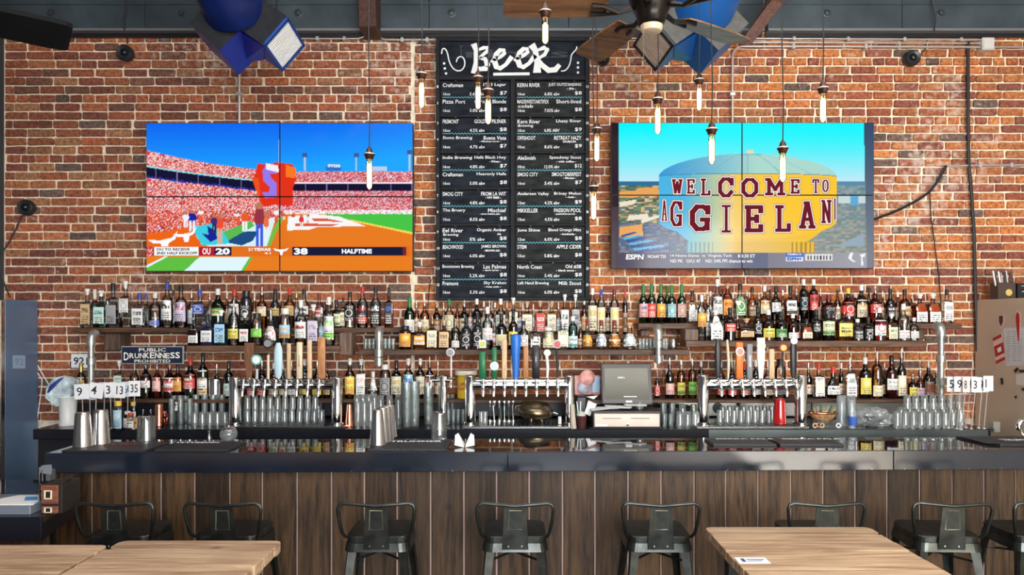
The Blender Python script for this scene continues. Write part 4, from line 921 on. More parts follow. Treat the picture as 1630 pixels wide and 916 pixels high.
SH = dict(
 r=([(0,.9),(.012,1),(.56,1),(.63,.9),(.69,.55),(.74,.36),(.88,.33)],2,None,1.0,'round'),
 w=([(0,.92),(.012,1),(.54,1),(.62,.9),(.69,.55),(.76,.37),(.9,.36)],2,None,1.0,'slender'),
 s=([(0,.93),(.012,1),(.6,1),(.645,.92),(.67,.45),(.7,.33),(.86,.31)],7,.645,.8,'square'),
 t=([(0,.93),(.01,1),(.68,1),(.74,.8),(.78,.45),(.82,.38),(.9,.36)],2,None,1.0,'straight'),
 c=([(0,.55),(.03,.78),(.12,.96),(.26,1),(.4,.88),(.52,.58),(.62,.36),(.84,.3)],2,None,.8,'onion-shaped'),
 f=([(0,.94),(.015,1),(.52,1),(.58,.9),(.64,.42),(.68,.3),(.84,.29)],4,.58,.62,'squat'),
 j=([(0,.95),(.012,1),(.72,1),(.78,.95),(.82,.7),(.85,.62),(.88,.6)],2,None,1.0,'stubby'))
BM = {}
def bottle(px, top, zb, w_, sh, gl, cap, lab, D, pos, grp, txt=None):
    prof, sq, sqt, dy, sw = SH[sh]; x = X(px, D); R_ = w_*D/F/2; Ht = Z(top, D)-zb
    if gl in ('black', 'navy'): gm = mat('bottle_'+gl, (.012,.012,.015) if gl == 'black' else (.01,.014,.05), .18, coat=.5)
    else: gm = glass('bottle_'+gl, TINT[gl])
    ls = lab.split(':'); base = ls[0]; acc = ls[1] if len(ls) > 1 and ls[1] else ('black' if base != 'black' else 'white')
    z0 = float(ls[2]) if len(ls) > 2 else .12; z1 = float(ls[3]) if len(ls) > 3 else .46; style = int(ls[4]) if len(ls) > 4 else random.choice((0, 0, 2, 1))
    nm_, cc, cr, cm_ = CAPC[cap]
    d = '%s %s bottle, ' % (WORD[gl], sw)
    if base == 'none': d += 'unlabelled, '
    if base != 'none': d += '%s label, ' % {'ltblue': 'light blue', 'tan': 'tan', 'lime': 'lime-green'}.get(base, base)
    d += '%s %s, ' % (nm_, 'cap' if 'pourer' not in nm_ else 'spout') + pos
    if 'pourer' in nm_: d = d.replace('silver pourer spout', 'silver pourer').replace('copper pourer spout', 'copper pourer')
    y = D; t = thing('bottle', d, 'bottle', (x, y, zb), grp)
    if len(d.split()) > 16: print('LONG', len(d.split()), d)
    pourer = cap in 'pc'
    k = .93 if pourer else 1.0
    pr = [(h*Ht*k, r*R_) for h, r in prof]; hn = pr[-1][0]; rn = pr[-1][1]
    part('glass_body', MB().lathe((x, y, zb), pr, 20, sq=sq, sqtop=(sqt*Ht*k if sqt else None), dy=dy), gm, t)
    cmt = mat('cap_'+cap, cc, cr, cm_)
    if pourer: q = [(hn-.004, rn*.9), (hn+.012, rn*1.0), (hn+.014, rn*.55), (hn+(Ht-hn)*.5, rn*.42), (Ht, rn*.3)]
    elif cap == 'o' or cap == 'w' and sh in 'sf': q = [(hn-.004, rn*.9), (hn+.004, rn*.95), (hn+(Ht-hn)*.45, rn*.95), (hn+(Ht-hn)*.5, rn*1.45), (Ht-.002, rn*1.45), (Ht, rn*1.3)]
    elif sh in 'w': q = [(Ht*.72, rn*1.12), (Ht*.8, rn*1.08), (Ht-.003, rn*1.08), (Ht, rn*.9)]
    else: q = [(hn-Ht*.04, rn*1.1), (Ht-.003, rn*1.14), (Ht, rn*.95)]
    part('cap', MB().lathe((x, y, zb), q, 14), cmt, t)
    if base != 'none':
        mb = MB(); n = 9; A = 66 if sq == 2 else 60; vs = []
        e = sq if sq > 2 else 2.0
        def rad(h):
            for (h0, r0), (h1, r1) in zip(prof, prof[1:]):
                if h0 <= h <= h1: return r0+(r1-r0)*(h-h0)/(h1-h0+1e-9)
            return 1
        for hh in (z0, (z0+z1)/2, z1):
            for i in range(n):
                if sq == 2:
                    a = -PI/2+math.radians(A*(2*i/(n-1)-1)); ca, sa = math.cos(a), math.sin(a); r = R_*rad(hh)*1.015+.0006
                    vs.append((x+ca*r, y+sa*r*dy, zb+hh*Ht*k))
                else:
                    u = .86*(2*i/(n-1)-1); yy = -(max(0, 1-abs(u)**e))**(1/e)*dy
                    r = R_*rad(hh); vs.append((x+u*r*.98, y+yy*r-.0012, zb+hh*Ht*k))
        fs = [[j*n+i, j*n+i+1, (j+1)*n+i+1, (j+1)*n+i] for j in range(2) for i in range(n-1)]
        mb.add(vs, fs, 0, True); part('label', mb, label_mat(base, acc, style), t)
        if txt:
            tb = MB(); ww = R_*1.3
            for q_, (s, f0, f1) in enumerate(txt):
                text_box(tb, s, (x-ww/2, y-R_*dy*1.03-.002, zb+Ht*k*(z0+(z1-z0)*f0)), (1, 0, 0), (0, 0, 1), ww, Ht*k*(z1-z0)*(f1-f0), bold=.015)
            part('label_print', tb, mat('print_dark', (.03, .03, .04), .5) if sum(LC[base]) > .75 else CARD, t)
    return t
def row(spec, zb, D, where, grp, jit=0):
    its = [l.split() for l in spec.strip().split('\n')]; its = sorted(its, key=lambda s: float(s[0])); n = len(its)
    for i, s in enumerate(its):
        px, top, w_, sh, gl, cap, lab = float(s[0]), float(s[1]), float(s[2]), s[3], s[4], s[5], s[6]
        dd = D+(float(s[7]) if len(s) > 7 and s[7][0] in '-+' else 0); txt = None
        if s[-1][0] == '"':
            txt = [(p.split('@')[0].replace('_', ' '), float(p.split('@')[1]), float(p.split('@')[2])) for p in s[-1].strip('"').split('|')]
        bottle(px, top, zb+.0005, w_, sh, gl, cap, lab, dd, '%s, %s' % (nth(i, n), where), grp, txt)
row('''139 460 17.5 s clear w tan:brown:.08:.6
151 461 13 w pink w pink:red:.2:.45 +.1
161 463 19.5 s teal w mint:teal:.1:.55:0 "ULTRA@.55@.66"
180 451 19 s frost k grey:grey:.08:.5
200 448 17 s clear w white:grey:.32:.62
222 467 20 s clear b white:black:.08:.55:0 "VODKA@.3@.42"
233 467 12 s clear b white:blue:.1:.5 +.1
247 466 18 r clear w blue:white:.06:.2
266 450 17.5 r clear b white:black:.16:.6
276 462 10 r clear k white:grey:.1:.6 +.08
288 455 19 r clear k lilac:red:.14:.6
305 462 11 r clear p white:ltblue:.1:.5 +.08
318 461 20 s frost b blue:white:.36:.6:1
334 466 11 r clear p grey:black:.1:.5 +.08
347 460 20 r green w green:yellow:.3:.5
361 465 10 r amber p tan:red:.1:.5 +.08
373 461 18 r clear r white:red:.3:.62
392 463 18 j black k black:white:.2:.6:1
405 468 10 r honey p cream:red:.1:.5 +.07
417 457 16 r honey p cream:orange:.3:.55:1
438 460 15 w black k gold:black:.3:.5
450 468 10 r clear r red:white:.1:.5 +.07
461 459 16 r honey r gold:red:.3:.55
472 465 9 r clear g white:blue:.1:.5 +.07
484 460 16 r clear k white:black:.25:.55
508 467 14 r clear d red:white:.3:.55
520 476 10 r dark p brown:cream:.1:.5 +.05
535 478 17 f dkgreen k cream:green:.05:.5
546 474 10 s clear k cream:green:.05:.5
557 465 18 r clear k black:white:.2:.62:1
577 457 17 r clear r black:red:.1:.62:2
598 457 17 r clear k black:white:.1:.62:0
619 458 14 s amber k black:blue:.1:.62:0''', zUA, 5.76, 'upper left shelf', 'bottles on the upper left shelf')
row('''309 509 18 f dark k white:grey:.1:.62:0
330 503 20 f navy k white:grey:.12:.5:0
352 494 19 s blue w ltblue:blue:.08:.6:0
372 479 17 t clear p yellow:green:.16:.4:0
390 498 16 s dkgreen w white:red:.12:.5
409 499 18 j clear k lime:green:.26:.52:1
431 494 20 c clear p white:red:.16:.58:1
454 491 18 j clear w ltblue:orange:.2:.55:2
479 478 18.5 r clear w white:red:.16:.52:0 "BACARDI@.55@.7"
499 485 18 s clear w lilac:grey:.1:.6
512 490 10 r clear w ltblue:white:.1:.5 +.07
524 473 17 r clear w white:lime:.12:.6:2''', zLA, 5.54, 'lower left shelf', 'bottles on the lower left shelf')
row('''652 474 17 w green n white:cream:.06:.4
663 480 10 r honey p cream:red:.1:.5 +.05
676 476 15 r honey p cream:gold:.08:.45
695 480 14 r dark c brown:gold:.1:.5
706 482 9 r clear p cream:red:.1:.5 +.05
715 477 15 r clear n cream:green:.1:.55
728 483 9 r amber k tan:red:.1:.5 +.05
739 478 14 r dark p cream:black:.1:.5
749 482 9 r clear k white:red:.1:.5 +.05
759 476 14 r dark w black:white:.1:.5
770 480 9 r clear w cream:black:.1:.5 +.05
779 479 14 r clear p white:black:.1:.5
788 482 8 r clear w pink:red:.1:.5 +.05
797 476 16 r clear w white:green:.1:.55:2
807 480 9 r amber p cream:red:.1:.5 +.05
817 474 15 s clear w cream:green:.1:.6
828 482 9 r clear o white:blue:.1:.5 +.05
839 480 18 s clear o cream:grey:.1:.6:0
849 484 9 r clear p white:black:.1:.5 +.05
860 479 16 s clear o red:white:.1:.6:0
878 480 16 s clear o cream:grey:.1:.6:0
889 482 9 r clear p white:ltblue:.1:.5 +.05
899 469 14 s clear w white:black:.06:.6:0
908 478 8 r honey c cream:red:.1:.5 +.05
916 469 14 s clear w grey:black:.06:.6:0
930 476 9 r amber w tan:red:.1:.5 +.05
943 459 14 t clear w cream:gold:.08:.62:0
957 461 13 t clear b cream:yellow:.06:.6
968 476 8 r dark p cream:red:.1:.5 +.05
978 461 14 t clear d cream:yellow:.06:.6
995 463 8 t dark r brown:black:.06:.5''', zMB, 5.76, 'rear row below chalkboard', 'back-row bottles below the chalkboard')
row('''645 519 19 j amber k orange:yellow:.1:.68:0
668 513 20 f honey w orange:white:.16:.5:2
688 503 18 s honey c cream:grey:.06:.6:0
707 510 17.5 s amber o tan:brown:.06:.6:0
725 508 13 t clear p white:grey:.06:.3:0
742 505 17 r black k black:white:.1:.5:1
760 501 16 r black k black:white:.1:.5:1
776 489 17 r clear w white:pink:.22:.5:0
787 506 9 r clear k white:red:.1:.5 +.04
798 500 18 r dkgreen k cream:yellow:.1:.42:0
817 494 15 r dark k yellow:black:.1:.45
834 511 14 r clear k white:brown:.1:.5:1
852 520 17 s clear d white:black:.1:.4:0
873 521 19 j clear w cream:gold:.06:.8:1
896 509 19 s clear w cream:white:.08:.6:1
912 504 15 t teal w white:teal:.06:.4:2
924 512 8 t honey p cream:red:.06:.4:2 +.05
935 510 17 c clear d orange:yellow:.1:.48:0
957 510 18.5 c clear d white:blue:.1:.52:1
978 510 20 c honey d cream:gold:.1:.52:1
1002 514 23 c clear o white:ltblue:.12:.58:1''', zMF, 5.54, 'front row below chalkboard', 'front-row bottles below the chalkboard')
row('''1024 453 14 w green n pink:blue:.15:.5:0
1037 452 14 w green n red:pink:.15:.5:0
1052 453 14 w green n orange:yellow:.15:.5:0
1062 455 11 w green n ltblue:white:.15:.5:0 +.08
1069 454 14 w green n ltblue:green:.15:.5:1
1085 453 14 w green n pink:green:.15:.5:1
1102 463 16 s clear k white:grey:.06:.4:1
1113 470 10 s clear k white:red:.06:.4:1 +.06
1122 468 10 r honey p cream:red:.1:.5 +.06
1131 464 9 r clear w white:black:.1:.5 +.06
1142 445 16 r clear w white:black:.2:.6:0
1150 461 9 r clear k cream:red:.1:.5 +.06
1158 452 15 t orange o orange:red:.2:.6:0
1167 468 9 r clear w white:red:.1:.5 +.06
1178 452 19 s clear k green:white:.2:.68:1
1189 462 9 r amber p tan:black:.1:.5 +.06
1197 457 14 r honey k brown:cream:.2:.5
1208 466 9 r clear p cream:red:.1:.5 +.06
1217 455 15 r honey w cream:orange:.25:.6:0
1226 462 9 r amber k cream:red:.1:.5 +.06
1235 455 15 r dark k white:black:.3:.55:1
1246 462 9 r honey w cream:black:.1:.5 +.06
1258 455 18 s amber k white:black:.22:.6:2
1268 460 9 r dark p cream:red:.1:.5 +.06
1279 445 14 t dark w black:ltblue:.3:.6:1
1287 456 8 r amber c red:white:.1:.5 +.06
1295 445 14 t dark w red:black:.3:.65:0
1306 460 9 r amber p cream:red:.1:.5 +.06
1319 469 22 r amber d black:grey:.2:.55:1
1333 462 10 r amber k cream:red:.1:.5 +.06
1350 459 18 r dark y red:white:.2:.6:1
1361 466 9 r amber w cream:red:.1:.5 +.06
1371 453 17 r dark w cream:gold:.15:.6:0
1383 458 9 r dark k red:white:.1:.5 +.06
1393 456 19 r red p red:white:.3:.55:1
1405 463 9 r amber p tan:red:.1:.5 +.06
1417 460 14 w dark k black:white:.2:.5:0
1429 465 9 r amber w cream:red:.1:.5 +.06
1440 461 17 r amber k tan:brown:.1:.5
1451 466 8 r dark c cream:red:.1:.5 +.06
1464 468 20 s amber w white:orange:.04:.66:0
1485 468 20 s amber w white:orange:.04:.66:0
1507 461 17 s clear k white:grey:.06:.62:0''', zUR, 5.76, 'upper right shelf', 'bottles on the upper right shelf')
row('''1117 470 14 t clear w orange:yellow:.3:.6:0
1127 471 10 r clear o white:grey:.1:.4:0 +.05
1139 494 22 s clear w white:grey:.03:.8:0
1151 500 8 r amber k cream:red:.1:.4:0 +.05
1162 490 18 r dark k red:white:.28:.52:0
1174 500 8 r amber p tan:red:.1:.4:0 +.05
1188 507 25 f amber o tan:brown:.16:.42:0
1206 488 14 r dark k black:white:.2:.5:1
1223 494 19 r amber w yellow:green:.1:.4:0
1233 500 8 r honey k cream:red:.1:.4:0 +.05
1243 496 18 r dark k green:black:.12:.4:0
1262 500 16 r amber w white:grey:.08:.3:0
1273 503 8 r dark p red:cream:.1:.4:0 +.05
1284 508 18 f amber k cream:gold:.1:.6:0
1299 493 14 r dark k black:white:.3:.62:0
1318 500 20 j dark k cream:green:.2:.72:2
1331 500 8 r amber p cream:red:.1:.4:0 +.05
1344 487 25 f amber r yellow:cream:.12:.5:0 "Maker's@.55@.72|Mark@.3@.5"
1365 508 17 r black w black:white:.1:.5:0
1382 505 15 r dark k black:white:.1:.5:1
1400 490 19 r red w white:red:.15:.62:1
1411 500 8 r amber k cream:red:.1:.4:0 +.05
1419 500 16 s honey w cream:green:.06:.5:0
1431 505 8 r dark k cream:red:.1:.4:0 +.05
1438 484 18 r clear w white:red:.06:.28:0
1455 506 14 r clear w white:grey:.1:.4:0 +.05''', zLR, 5.54, 'lower right shelf', 'bottles on the lower right shelf')
row('''129 578 15 w green g gold:cream:.3:.6:0
190 574 15 s clear w mint:grey:.3:.6:0
214 574 14 r clear p white:red:.1:.5
232 573 18 r dark p white:red:.3:.66:1
250 575 14 r pink p pink:cream:.2:.6:1
270 575 17 r red p white:red:.2:.6:2
283 579 15 r amber k orange:tan:.2:.6:0
296 585 9 r clear p cream:red:.2:.6 +.06
303 571 19 r green r red:white:.25:.6:0
323 562 17 r dkgreen k white:tan:.06:.62:2
345 580 9 r dark p cream:red:.2:.6 +.06
364 575 15 r dkgreen k mint:grey:.06:.4:0
400 578 13 r dark p red:white:.1:.4
417 574 15 r dark p red:cream:.1:.45:1
436 578 15 r amber w cream:green:.1:.4:0
450 580 11 r dark p cream:red:.1:.5
464 575 15 r clear p white:green:.1:.4:0
485 572 16 r dark w yellow:brown:.1:.4:0
505 574 15 r dark p yellow:orange:.1:.4:0
520 578 11 r amber k tan:red:.1:.5''', zBS, 5.58, 'low shelf at left', 'bottles on the low shelf at left')
row('''557 571 16 r amber w yellow:orange:.1:.55:2
575 572 16 s clear w white:pink:.08:.62:0
594 592 16 c clear w white:grey:.3:.75:1
613 580 17 j clear w grey:black:.1:.6:1
631 574 17 r dark k cream:gold:.1:.58:0
650 571 17 r clear w ltblue:blue:.1:.6:2
669 571 15 r dark w cream:grey:.1:.55:0
684 568 14 r dark c white:red:.1:.6:2
697 575 10 r clear p cream:red:.1:.5 +.06
1046 590 9 r dark c red:white:.1:.5
1066 570 14 w dark p pink:tan:.1:.4:0
1084 574 13 t honey p yellow:green:.1:.45:2
1102 571 13 t honey p lime:green:.1:.45:2
1116 576 10 t dark w red:white:.1:.45:2 +.06
1147 576 14 r dark w red:white:.1:.4:1
1165 574 15 r dark p red:white:.1:.4:0
1185 578 15 r dark r red:black:.1:.4:0
1203 574 14 r dark w white:red:.1:.4:0
1222 576 15 r clear p cream:brown:.1:.4:0
1242 572 17 j clear k grey:black:.1:.5:0
1287 578 11 r dark p cream:red:.1:.4:0 +.06''', zBS, 5.58, 'low shelf at centre', 'bottles on the low shelf at centre')
row('''1303 580 17 s clear r white:yellow:.06:.62:1
1326 584 22 c dark r white:black:.12:.4:0
1339 578 9 r dark w cream:red:.1:.4:0 +.06
1353 570 19 s clear p white:grey:.06:.66:0
1377 569 18 r dark w yellow:cream:.1:.5:0
1396 560 16 t honey p cream:gold:.05:.3:0
1408 578 9 r dark p cream:red:.1:.4:0 +.06
1419 566 18 r red k white:grey:.2:.46:0
1435 556 14 r dark p cream:white:.05:.5:0
1453 596 14 r dark p yellow:green:.1:.5:0
1465 590 12 r red p lilac:red:.1:.4:0
1478 575 16 r dark p brown:red:.1:.5:1
1490 585 10 r dark p brown:gold:.1:.5:1''', zBS, 5.58, 'low shelf at right', 'bottles on the low shelf at right')
# ================================================================ glassware (one mesh per kind, then copies)
def glass_mesh(h, r0, r1, kind):
    if kind == 'up': pr = [(.001, .002), (0, r0*.9), (.003, r0), (h, r1), (h-.001, r1-.0025), (.014, r0-.0025), (.013, .004)]
    elif kind == 'down': pr = [(0, r1-.0025), (0, r1), (h-.003, r0), (h, r0*.94), (h-.001, .002)]
    elif kind == 'stem': pr = [(0, r1), (h*.35, r1*1.1), (h*.6, r1*.7), (h*.66, r1*.15), (h*.95, r1*.13), (h*.97, r0), (h, r0)]
    return MB().lathe((0, 0, 0), pr, 14, cap0=False, cap1=False)
_gc = {}
def glasses(items, h, r0, r1, kind, name, cat, desc, grp, m=None):
    """items: (x, y, z, where)"""
    m = m or TUMBLER; k = (round(h, 3), round(r0, 4), round(r1, 4), kind, m.name)
    if k not in _gc: _gc[k] = mesh_of(name, glass_mesh(h, r0, r1, kind), m)
    for (x, y, z, wh) in items:
        o = bpy.data.objects.new(name, _gc[k]); COL.objects.link(o); o.location = (x, y, z); o.rotation_euler.z = random.uniform(0, 6)
        o['label'] = desc+', '+wh; o['category'] = cat; o['group'] = grp
def gline(px0, px1, n, D, z, h, w_, kind, name, desc, where, grp, cat='glass', t=.85, m=None, jit=.0):
    r1 = w_*D/F/2*.97; r0 = r1*t; its = []
    for i in range(n):
        px = px0+(px1-px0)*i/max(1, n-1)
        its.append((X(px, D), D+random.uniform(-jit, jit), z, '%s %s' % (nth(i, n), where)))
    glasses(its, h, r0, r1, kind, name, cat, desc, grp, m)
def hh(py0, py1, D): return (py1-py0)*D/F
zc = ZC+.001
gline(273, 302, 3, 5.42, zc, hh(652, 692, 5.42), 9.5, 'up', 'highball_glass', 'tall clear highball glass', 'right of the left number stands', 'glasses near the left number stands', t=.9)
gline(277, 296, 3, 5.52, zc, hh(650, 692, 5.5), 9.5, 'up', 'highball_glass', 'tall clear highball glass in the back', 'right of the left number stands', 'glasses near the left number stands', t=.9)
gline(312, 353, 4, 5.5, zc, hh(652, 696, 5.5), 10.5, 'up', 'highball_glass', 'tall clear glass in the back', 'left of the left tap tower', 'glasses left of the left tap tower')
gline(310, 358, 5, 5.35, zc, hh(672, 693, 5.35), 11, 'down', 'rocks_glass', 'short clear tumbler', 'left of the left tap tower', 'glasses left of the left tap tower')
gline(394, 512, 11, 5.42, zc, hh(668, 690, 5.42), 10.6, 'down', 'tasting_glass', 'small upturned glass in the lower tier', 'behind the left tap tower', 'glasses behind the left tap tower')
gline(394, 502, 10, 5.42, zc+hh(667, 690, 5.42), hh(645, 667, 5.42), 10.4, 'down', 'tasting_glass', 'small upturned glass in the upper tier', 'behind the left tap tower', 'glasses behind the left tap tower')
gline(392, 507, 9, 5.56, zc, hh(658, 690, 5.5), 12, 'down', 'pint_glass', 'rear pint glass', 'behind the left tap tower', 'glasses behind the left tap tower')
gline(570, 590, 3, 5.3, zc, hh(648, 688, 5.3), 11, 'down', 'highball_glass', 'upturned highball glass in the front', 'right of the left tap tower', 'glasses right of the left tap tower')
gline(568, 596, 4, 5.42, zc, hh(645, 692, 5.42), 11, 'down', 'highball_glass', 'upturned highball glass in the middle', 'right of the left tap tower', 'glasses right of the left tap tower')
gline(606, 634, 3, 5.42, zc, hh(645, 690, 5.42), 12, 'down', 'highball_glass', 'upturned highball glass', 'behind the central shaker tins', 'glasses behind the central shaker tins')
for i, (px, n, D) in enumerate(((648, 4, 5.25), (660, 4, 5.3), (682, 3, 5.4))):
    w_ = 17 if i < 2 else 16; h = hh(658, 688, D)
    for q in range(n):
        glasses([(X(px, D), D, zc+q*hh(0, 13.5 if n == 4 else 15, D), '%s from the bottom of the %s stack left of the slim tap' % (ORD[q], ('left', 'middle', 'right')[i]))], h, w_*D/F/2*.78, w_*D/F/2, 'up', 'pint_glass', 'glass', 'nested clear pint glass', 'stacked pint glasses left of the slim tap')
gline(714, 737, 4, 5.45, zc, hh(662, 684, 5.45), 7.5, 'up', 'rocks_glass', 'small clear glass', 'between the slim tap and the middle tower', 'glasses left of the middle tower')
gline(713, 720, 2, 5.6, zc, hh(643, 684, 5.6), 7.5, 'up', 'highball_glass', 'tall glass', 'behind the slim tap column', 'glasses left of the middle tower')
gline(766, 772, 2, 5.35, zc, hh(662, 684, 5.35), 9, 'down', 'rocks_glass', 'small upturned glass', 'just right of the middle tower post', 'glasses in the middle tower')
gline(1048, 1068, 3, 5.28, zc, hh(664, 684, 5.28), 8.5, 'up', 'tasting_glass', 'small clear glass in the front', 'right of the cash drawer', 'glasses right of the cash drawer')
gline(1056, 1070, 2, 5.5, zc, hh(648, 684, 5.5), 11, 'up', 'highball_glass', 'tall clear glass', 'behind the till glasses', 'glasses right of the cash drawer')
gline(1082, 1106, 3, 5.28, zc, hh(661, 685, 5.28), 13, 'down', 'wine_glass', 'upturned stemless wine glass', 'left of the right tap tower', 'glasses left of the right tap tower', t=.8)
gline(1086, 1104, 2, 5.45, zc, hh(655, 685, 5.45), 13, 'down', 'wine_glass', 'rear upturned wine glass', 'left of the right tap tower', 'glasses left of the right tap tower', t=.8)
gline(1146, 1224, 8, 5.36, zc, hh(661, 685, 5.36), 10.6, 'down', 'tasting_glass', 'small upturned glass in the front', 'inside the right tap tower', 'glasses inside the right tap tower')
gline(1150, 1228, 8, 5.5, zc, hh(659, 685, 5.5), 10.6, 'down', 'tasting_glass', 'small upturned glass in the back', 'inside the right tap tower', 'glasses inside the right tap tower')
gline(1428, 1530, 9, 5.22, zc, hh(658, 684, 5.22), 11.8, 'down', 'pint_glass', 'upturned pint glass in the front bottom tier', 'left of the right number stands', 'glasses left of the right number stands')
gline(1434, 1528, 8, 5.36, zc, hh(655, 684, 5.36), 12, 'down', 'pint_glass', 'upturned pint glass in the rear bottom tier', 'left of the right number stands', 'glasses left of the right number stands')
gline(1444, 1526, 7, 5.3, zc+hh(656, 684, 5.26), hh(634, 656, 5.3), 12, 'down', 'pint_glass', 'upturned pint glass in the top tier', 'left of the right number stands', 'glasses left of the right number stands')
gline(582, 626, 8, 5.52, zMF+.001, hh(543, 560, 5.52), 6.5, 'up', 'shot_glass', 'small shot glass', 'on the left end of the middle shelf', 'shot glasses on the middle shelf')
gline(1019, 1041, 5, 5.52, zMF+.001, hh(539, 556, 5.52), 6.5, 'up', 'shot_glass', 'small shot glass', 'left of the right short pipe bracket', 'shot glasses below the green bottles')
gline(1057, 1061, 2, 5.52, zMF+.001, hh(539, 556, 5.52), 6, 'up', 'shot_glass', 'small shot glass', 'right of the short pipe bracket', 'shot glasses below the green bottles')
single('mixing_cup', MB().lathe((X(1071, 5.55), 5.55, zMF+.001), [(0, .028), (.01, .034), (.05, .03), (.075, .024), (.08, .03), (.082, .026)], 16), STEEL, 'small steel cup on the middle shelf beside the right short pipe bracket', 'cup')
# ================================================================ tap towers
def tap_tower(a0, a1, b0, b1, top, base, n, f0, f1, name, lab, handles):
    D = 5.28; zt = Z(top, D); z0 = ZC+.022
    t = thing('tap_tower', lab, 'beer tap', (X((a0+b1)/2, D), D, ZC))
    part('drip_tray', MB().rbox(X(a0-2, 5.17), X(b1+3, 5.17), 5.155, 5.36, ZC+.0005, ZC+.02, .004), STEEL, t)
    gr = MB()
    for k in range(24): gr.box(X(a0+10, 5.2)+k*(X(b1-8, 5.2)-X(a0+10, 5.2))/24, X(a0+10, 5.2)+k*(X(b1-8, 5.2)-X(a0+10, 5.2))/24+.009, 5.175, 5.345, ZC+.02, ZC+.0225)
    part('tray_grating', gr, BLACKMET, t, kind='stuff')
    for (a, b_) in ((a0, a1), (b0, b1)):
        r = (b_-a)*D/F/2; x = X((a+b_)/2, D)
        c = part('column', MB().lathe((x, D, z0), [(0, r*1.3), (.008, r*1.3), (.01, r), (zt-z0-.012, r), (zt-z0-.004, r*.9), (zt-z0, r*.6)], 26), CHROME, t)
    zb = Z(613, D)
    part('crossbar', MB().lathe((X((a0+a1)/2, D), D, zb), [(0, .034), (X((b0+b1)/2, D)-X((a0+a1)/2, D), .034)], 22, axis='x'), CHROME, t)
    part('crossbar_cap', MB().rbox(X(a1, D), X(b0, D), D-.036, D+.02, zb+.03, zb+.04, .002), STEEL, t)
    for i in range(n):
        px = f0+(f1-f0)*i/(n-1); x = X(px, D); y = D-.03
        m = MB().tube([(x, y+.01, zb), (x, y-.04, zb)], [.017, .013], 12)
        m.tube([(x, y-.035, zb+.012), (x, y-.05, zb-.01), (x, y-.062, zb-.045), (x, y-.064, zb-.075)], [.012, .013, .010, .0085], 12)
        m.lathe((x, y-.04, zb+.004), [(0, .012), (.02, .013), (.024, .009), (.045, .0075), (.05, .01)], 12)
        fc = part('faucet', m, CHROME, t)
    for i, h in enumerate(handles):
        px, tp, w_, kind = h[0], h[1], h[2], h[3]; m1, m2 = h[4], h[5]; D2 = D-.07; x = X(px, D2); zz = zb+.05; H_ = Z(tp, D2)-zz; r = w_*D2/F/2
        if kind == 'paddle': mb = MB().hull([(x+a*r, D2+b_, zz+c) for a in (-1, 1) for b_ in (-.008, .008) for c in (H_*.5, H_)]+[(x+a*r*.45, D2+b_, zz) for a in (-1, 1) for b_ in (-.007, .007)])
        elif kind == 'slab': mb = MB().rbox(x-r, x+r, D2-.012, D2+.012, zz, zz+H_, .004)
        elif kind == 'flute': mb = MB().lathe((x, D2, zz), [(0, r*.5), (H_*.15, r*.55), (H_*.6, r*.8), (H_*.9, r), (H_*.97, r*.9), (H_, r*.4)], 14)
        elif kind == 'stick' : mb = MB().tube([(x, D2, zz), (x, D2, zz+H_*.8)], r*.35, 10)
        elif kind == 'curve': mb = MB().tube([(x, D2, zz), (x+r*.2, D2, zz+H_*.4), (x-r*.1, D2, zz+H_*.7), (x-r*.5, D2-.01, zz+H_*.95)], [r*.35, r*.5, r*.5, r*.4], 10)
        elif kind == 'fish': mb = MB().lathe((x, D2, zz), [(0, r*.4), (H_*.1, r*.8), (H_*.5, r), (H_*.8, r*.95), (H_*.9, r*.7), (H_, r*.45)], 14, dy=.5)
        else: mb = MB().lathe((x, D2, zz), [(0, r*.3), (H_, r*.4)], 10)
        mb.lathe((x, D2, zz-.004), [(0, .008), (.01, .009), (.012, .006)], 12, mi=1)
        hd = part('tap_handle', mb, [m1, CHROME], t, h[6])
        if len(h) > 7:
            kd, pw, pz = h[7]; rr = pw*D2/F/2; zc_ = Z(pz, D2)
            if kd == 'disc': part('badge', MB().lathe((x, D2-.006, zc_), [(-.008, rr*.9), (0, rr), (.008, rr), (.011, rr*.85)], 20, axis='y').lathe((x, D2-.017, zc_), [(0, rr*.72), (.001, rr*.72), (.0015, rr*.4)], 18, axis='y', mi=1), [m2, h[8]], hd)
            elif kd == 'block': part('badge', MB().rbox(x-rr, x+rr, D2-.02, D2+.02, zc_-rr*1.1, zc_+rr*1.1, .005).rbox(x-rr*.7, x+rr*.7, D2-.022, D2-.0195, zc_-rr*.7, zc_+rr*.7, .0005, mi=1), [m2, h[8]], hd)
            elif kd == 'letters' and h[9]:
                tb = MB(); text_box(tb, h[9], (x+rr*.5, D2-.0165 if kind == 'slab' else D2-r-.001, zc_-rr*3), (0, 0, 1), (-1, 0, 0), rr*6, rr*1.0, bold=.02); part('lettering', tb, h[8], hd)
    return t
C_ = lambda n, c, r=.4: mat('paint_'+n, c, r)
TW = wood('tap_handle_wood', (.25, .10, .04), (.5, .24, .1), 'z', scale=20, knots=False); TL = wood('tap_handle_pale_wood', (.55, .36, .2), (.8, .58, .36), 'z', scale=20, knots=False, obj_rand=.1); TD = wood('tap_handle_dark_wood', (.12, .05, .025), (.28, .12, .06), 'z', scale=20, knots=False)
WH, GN, RD, BU, TE, CM, BKm, SV = C_('white', (.82, .82, .8)), C_('green', (.01, .14, .05)), C_('red', (.5, .03, .03)), C_('blue', (.02, .16, .6)), C_('teal', (.1, .42, .4)), C_('cream', (.75, .62, .42)), C_('black', (.015, .015, .018)), C_('silver', (.55, .56, .58), .25)
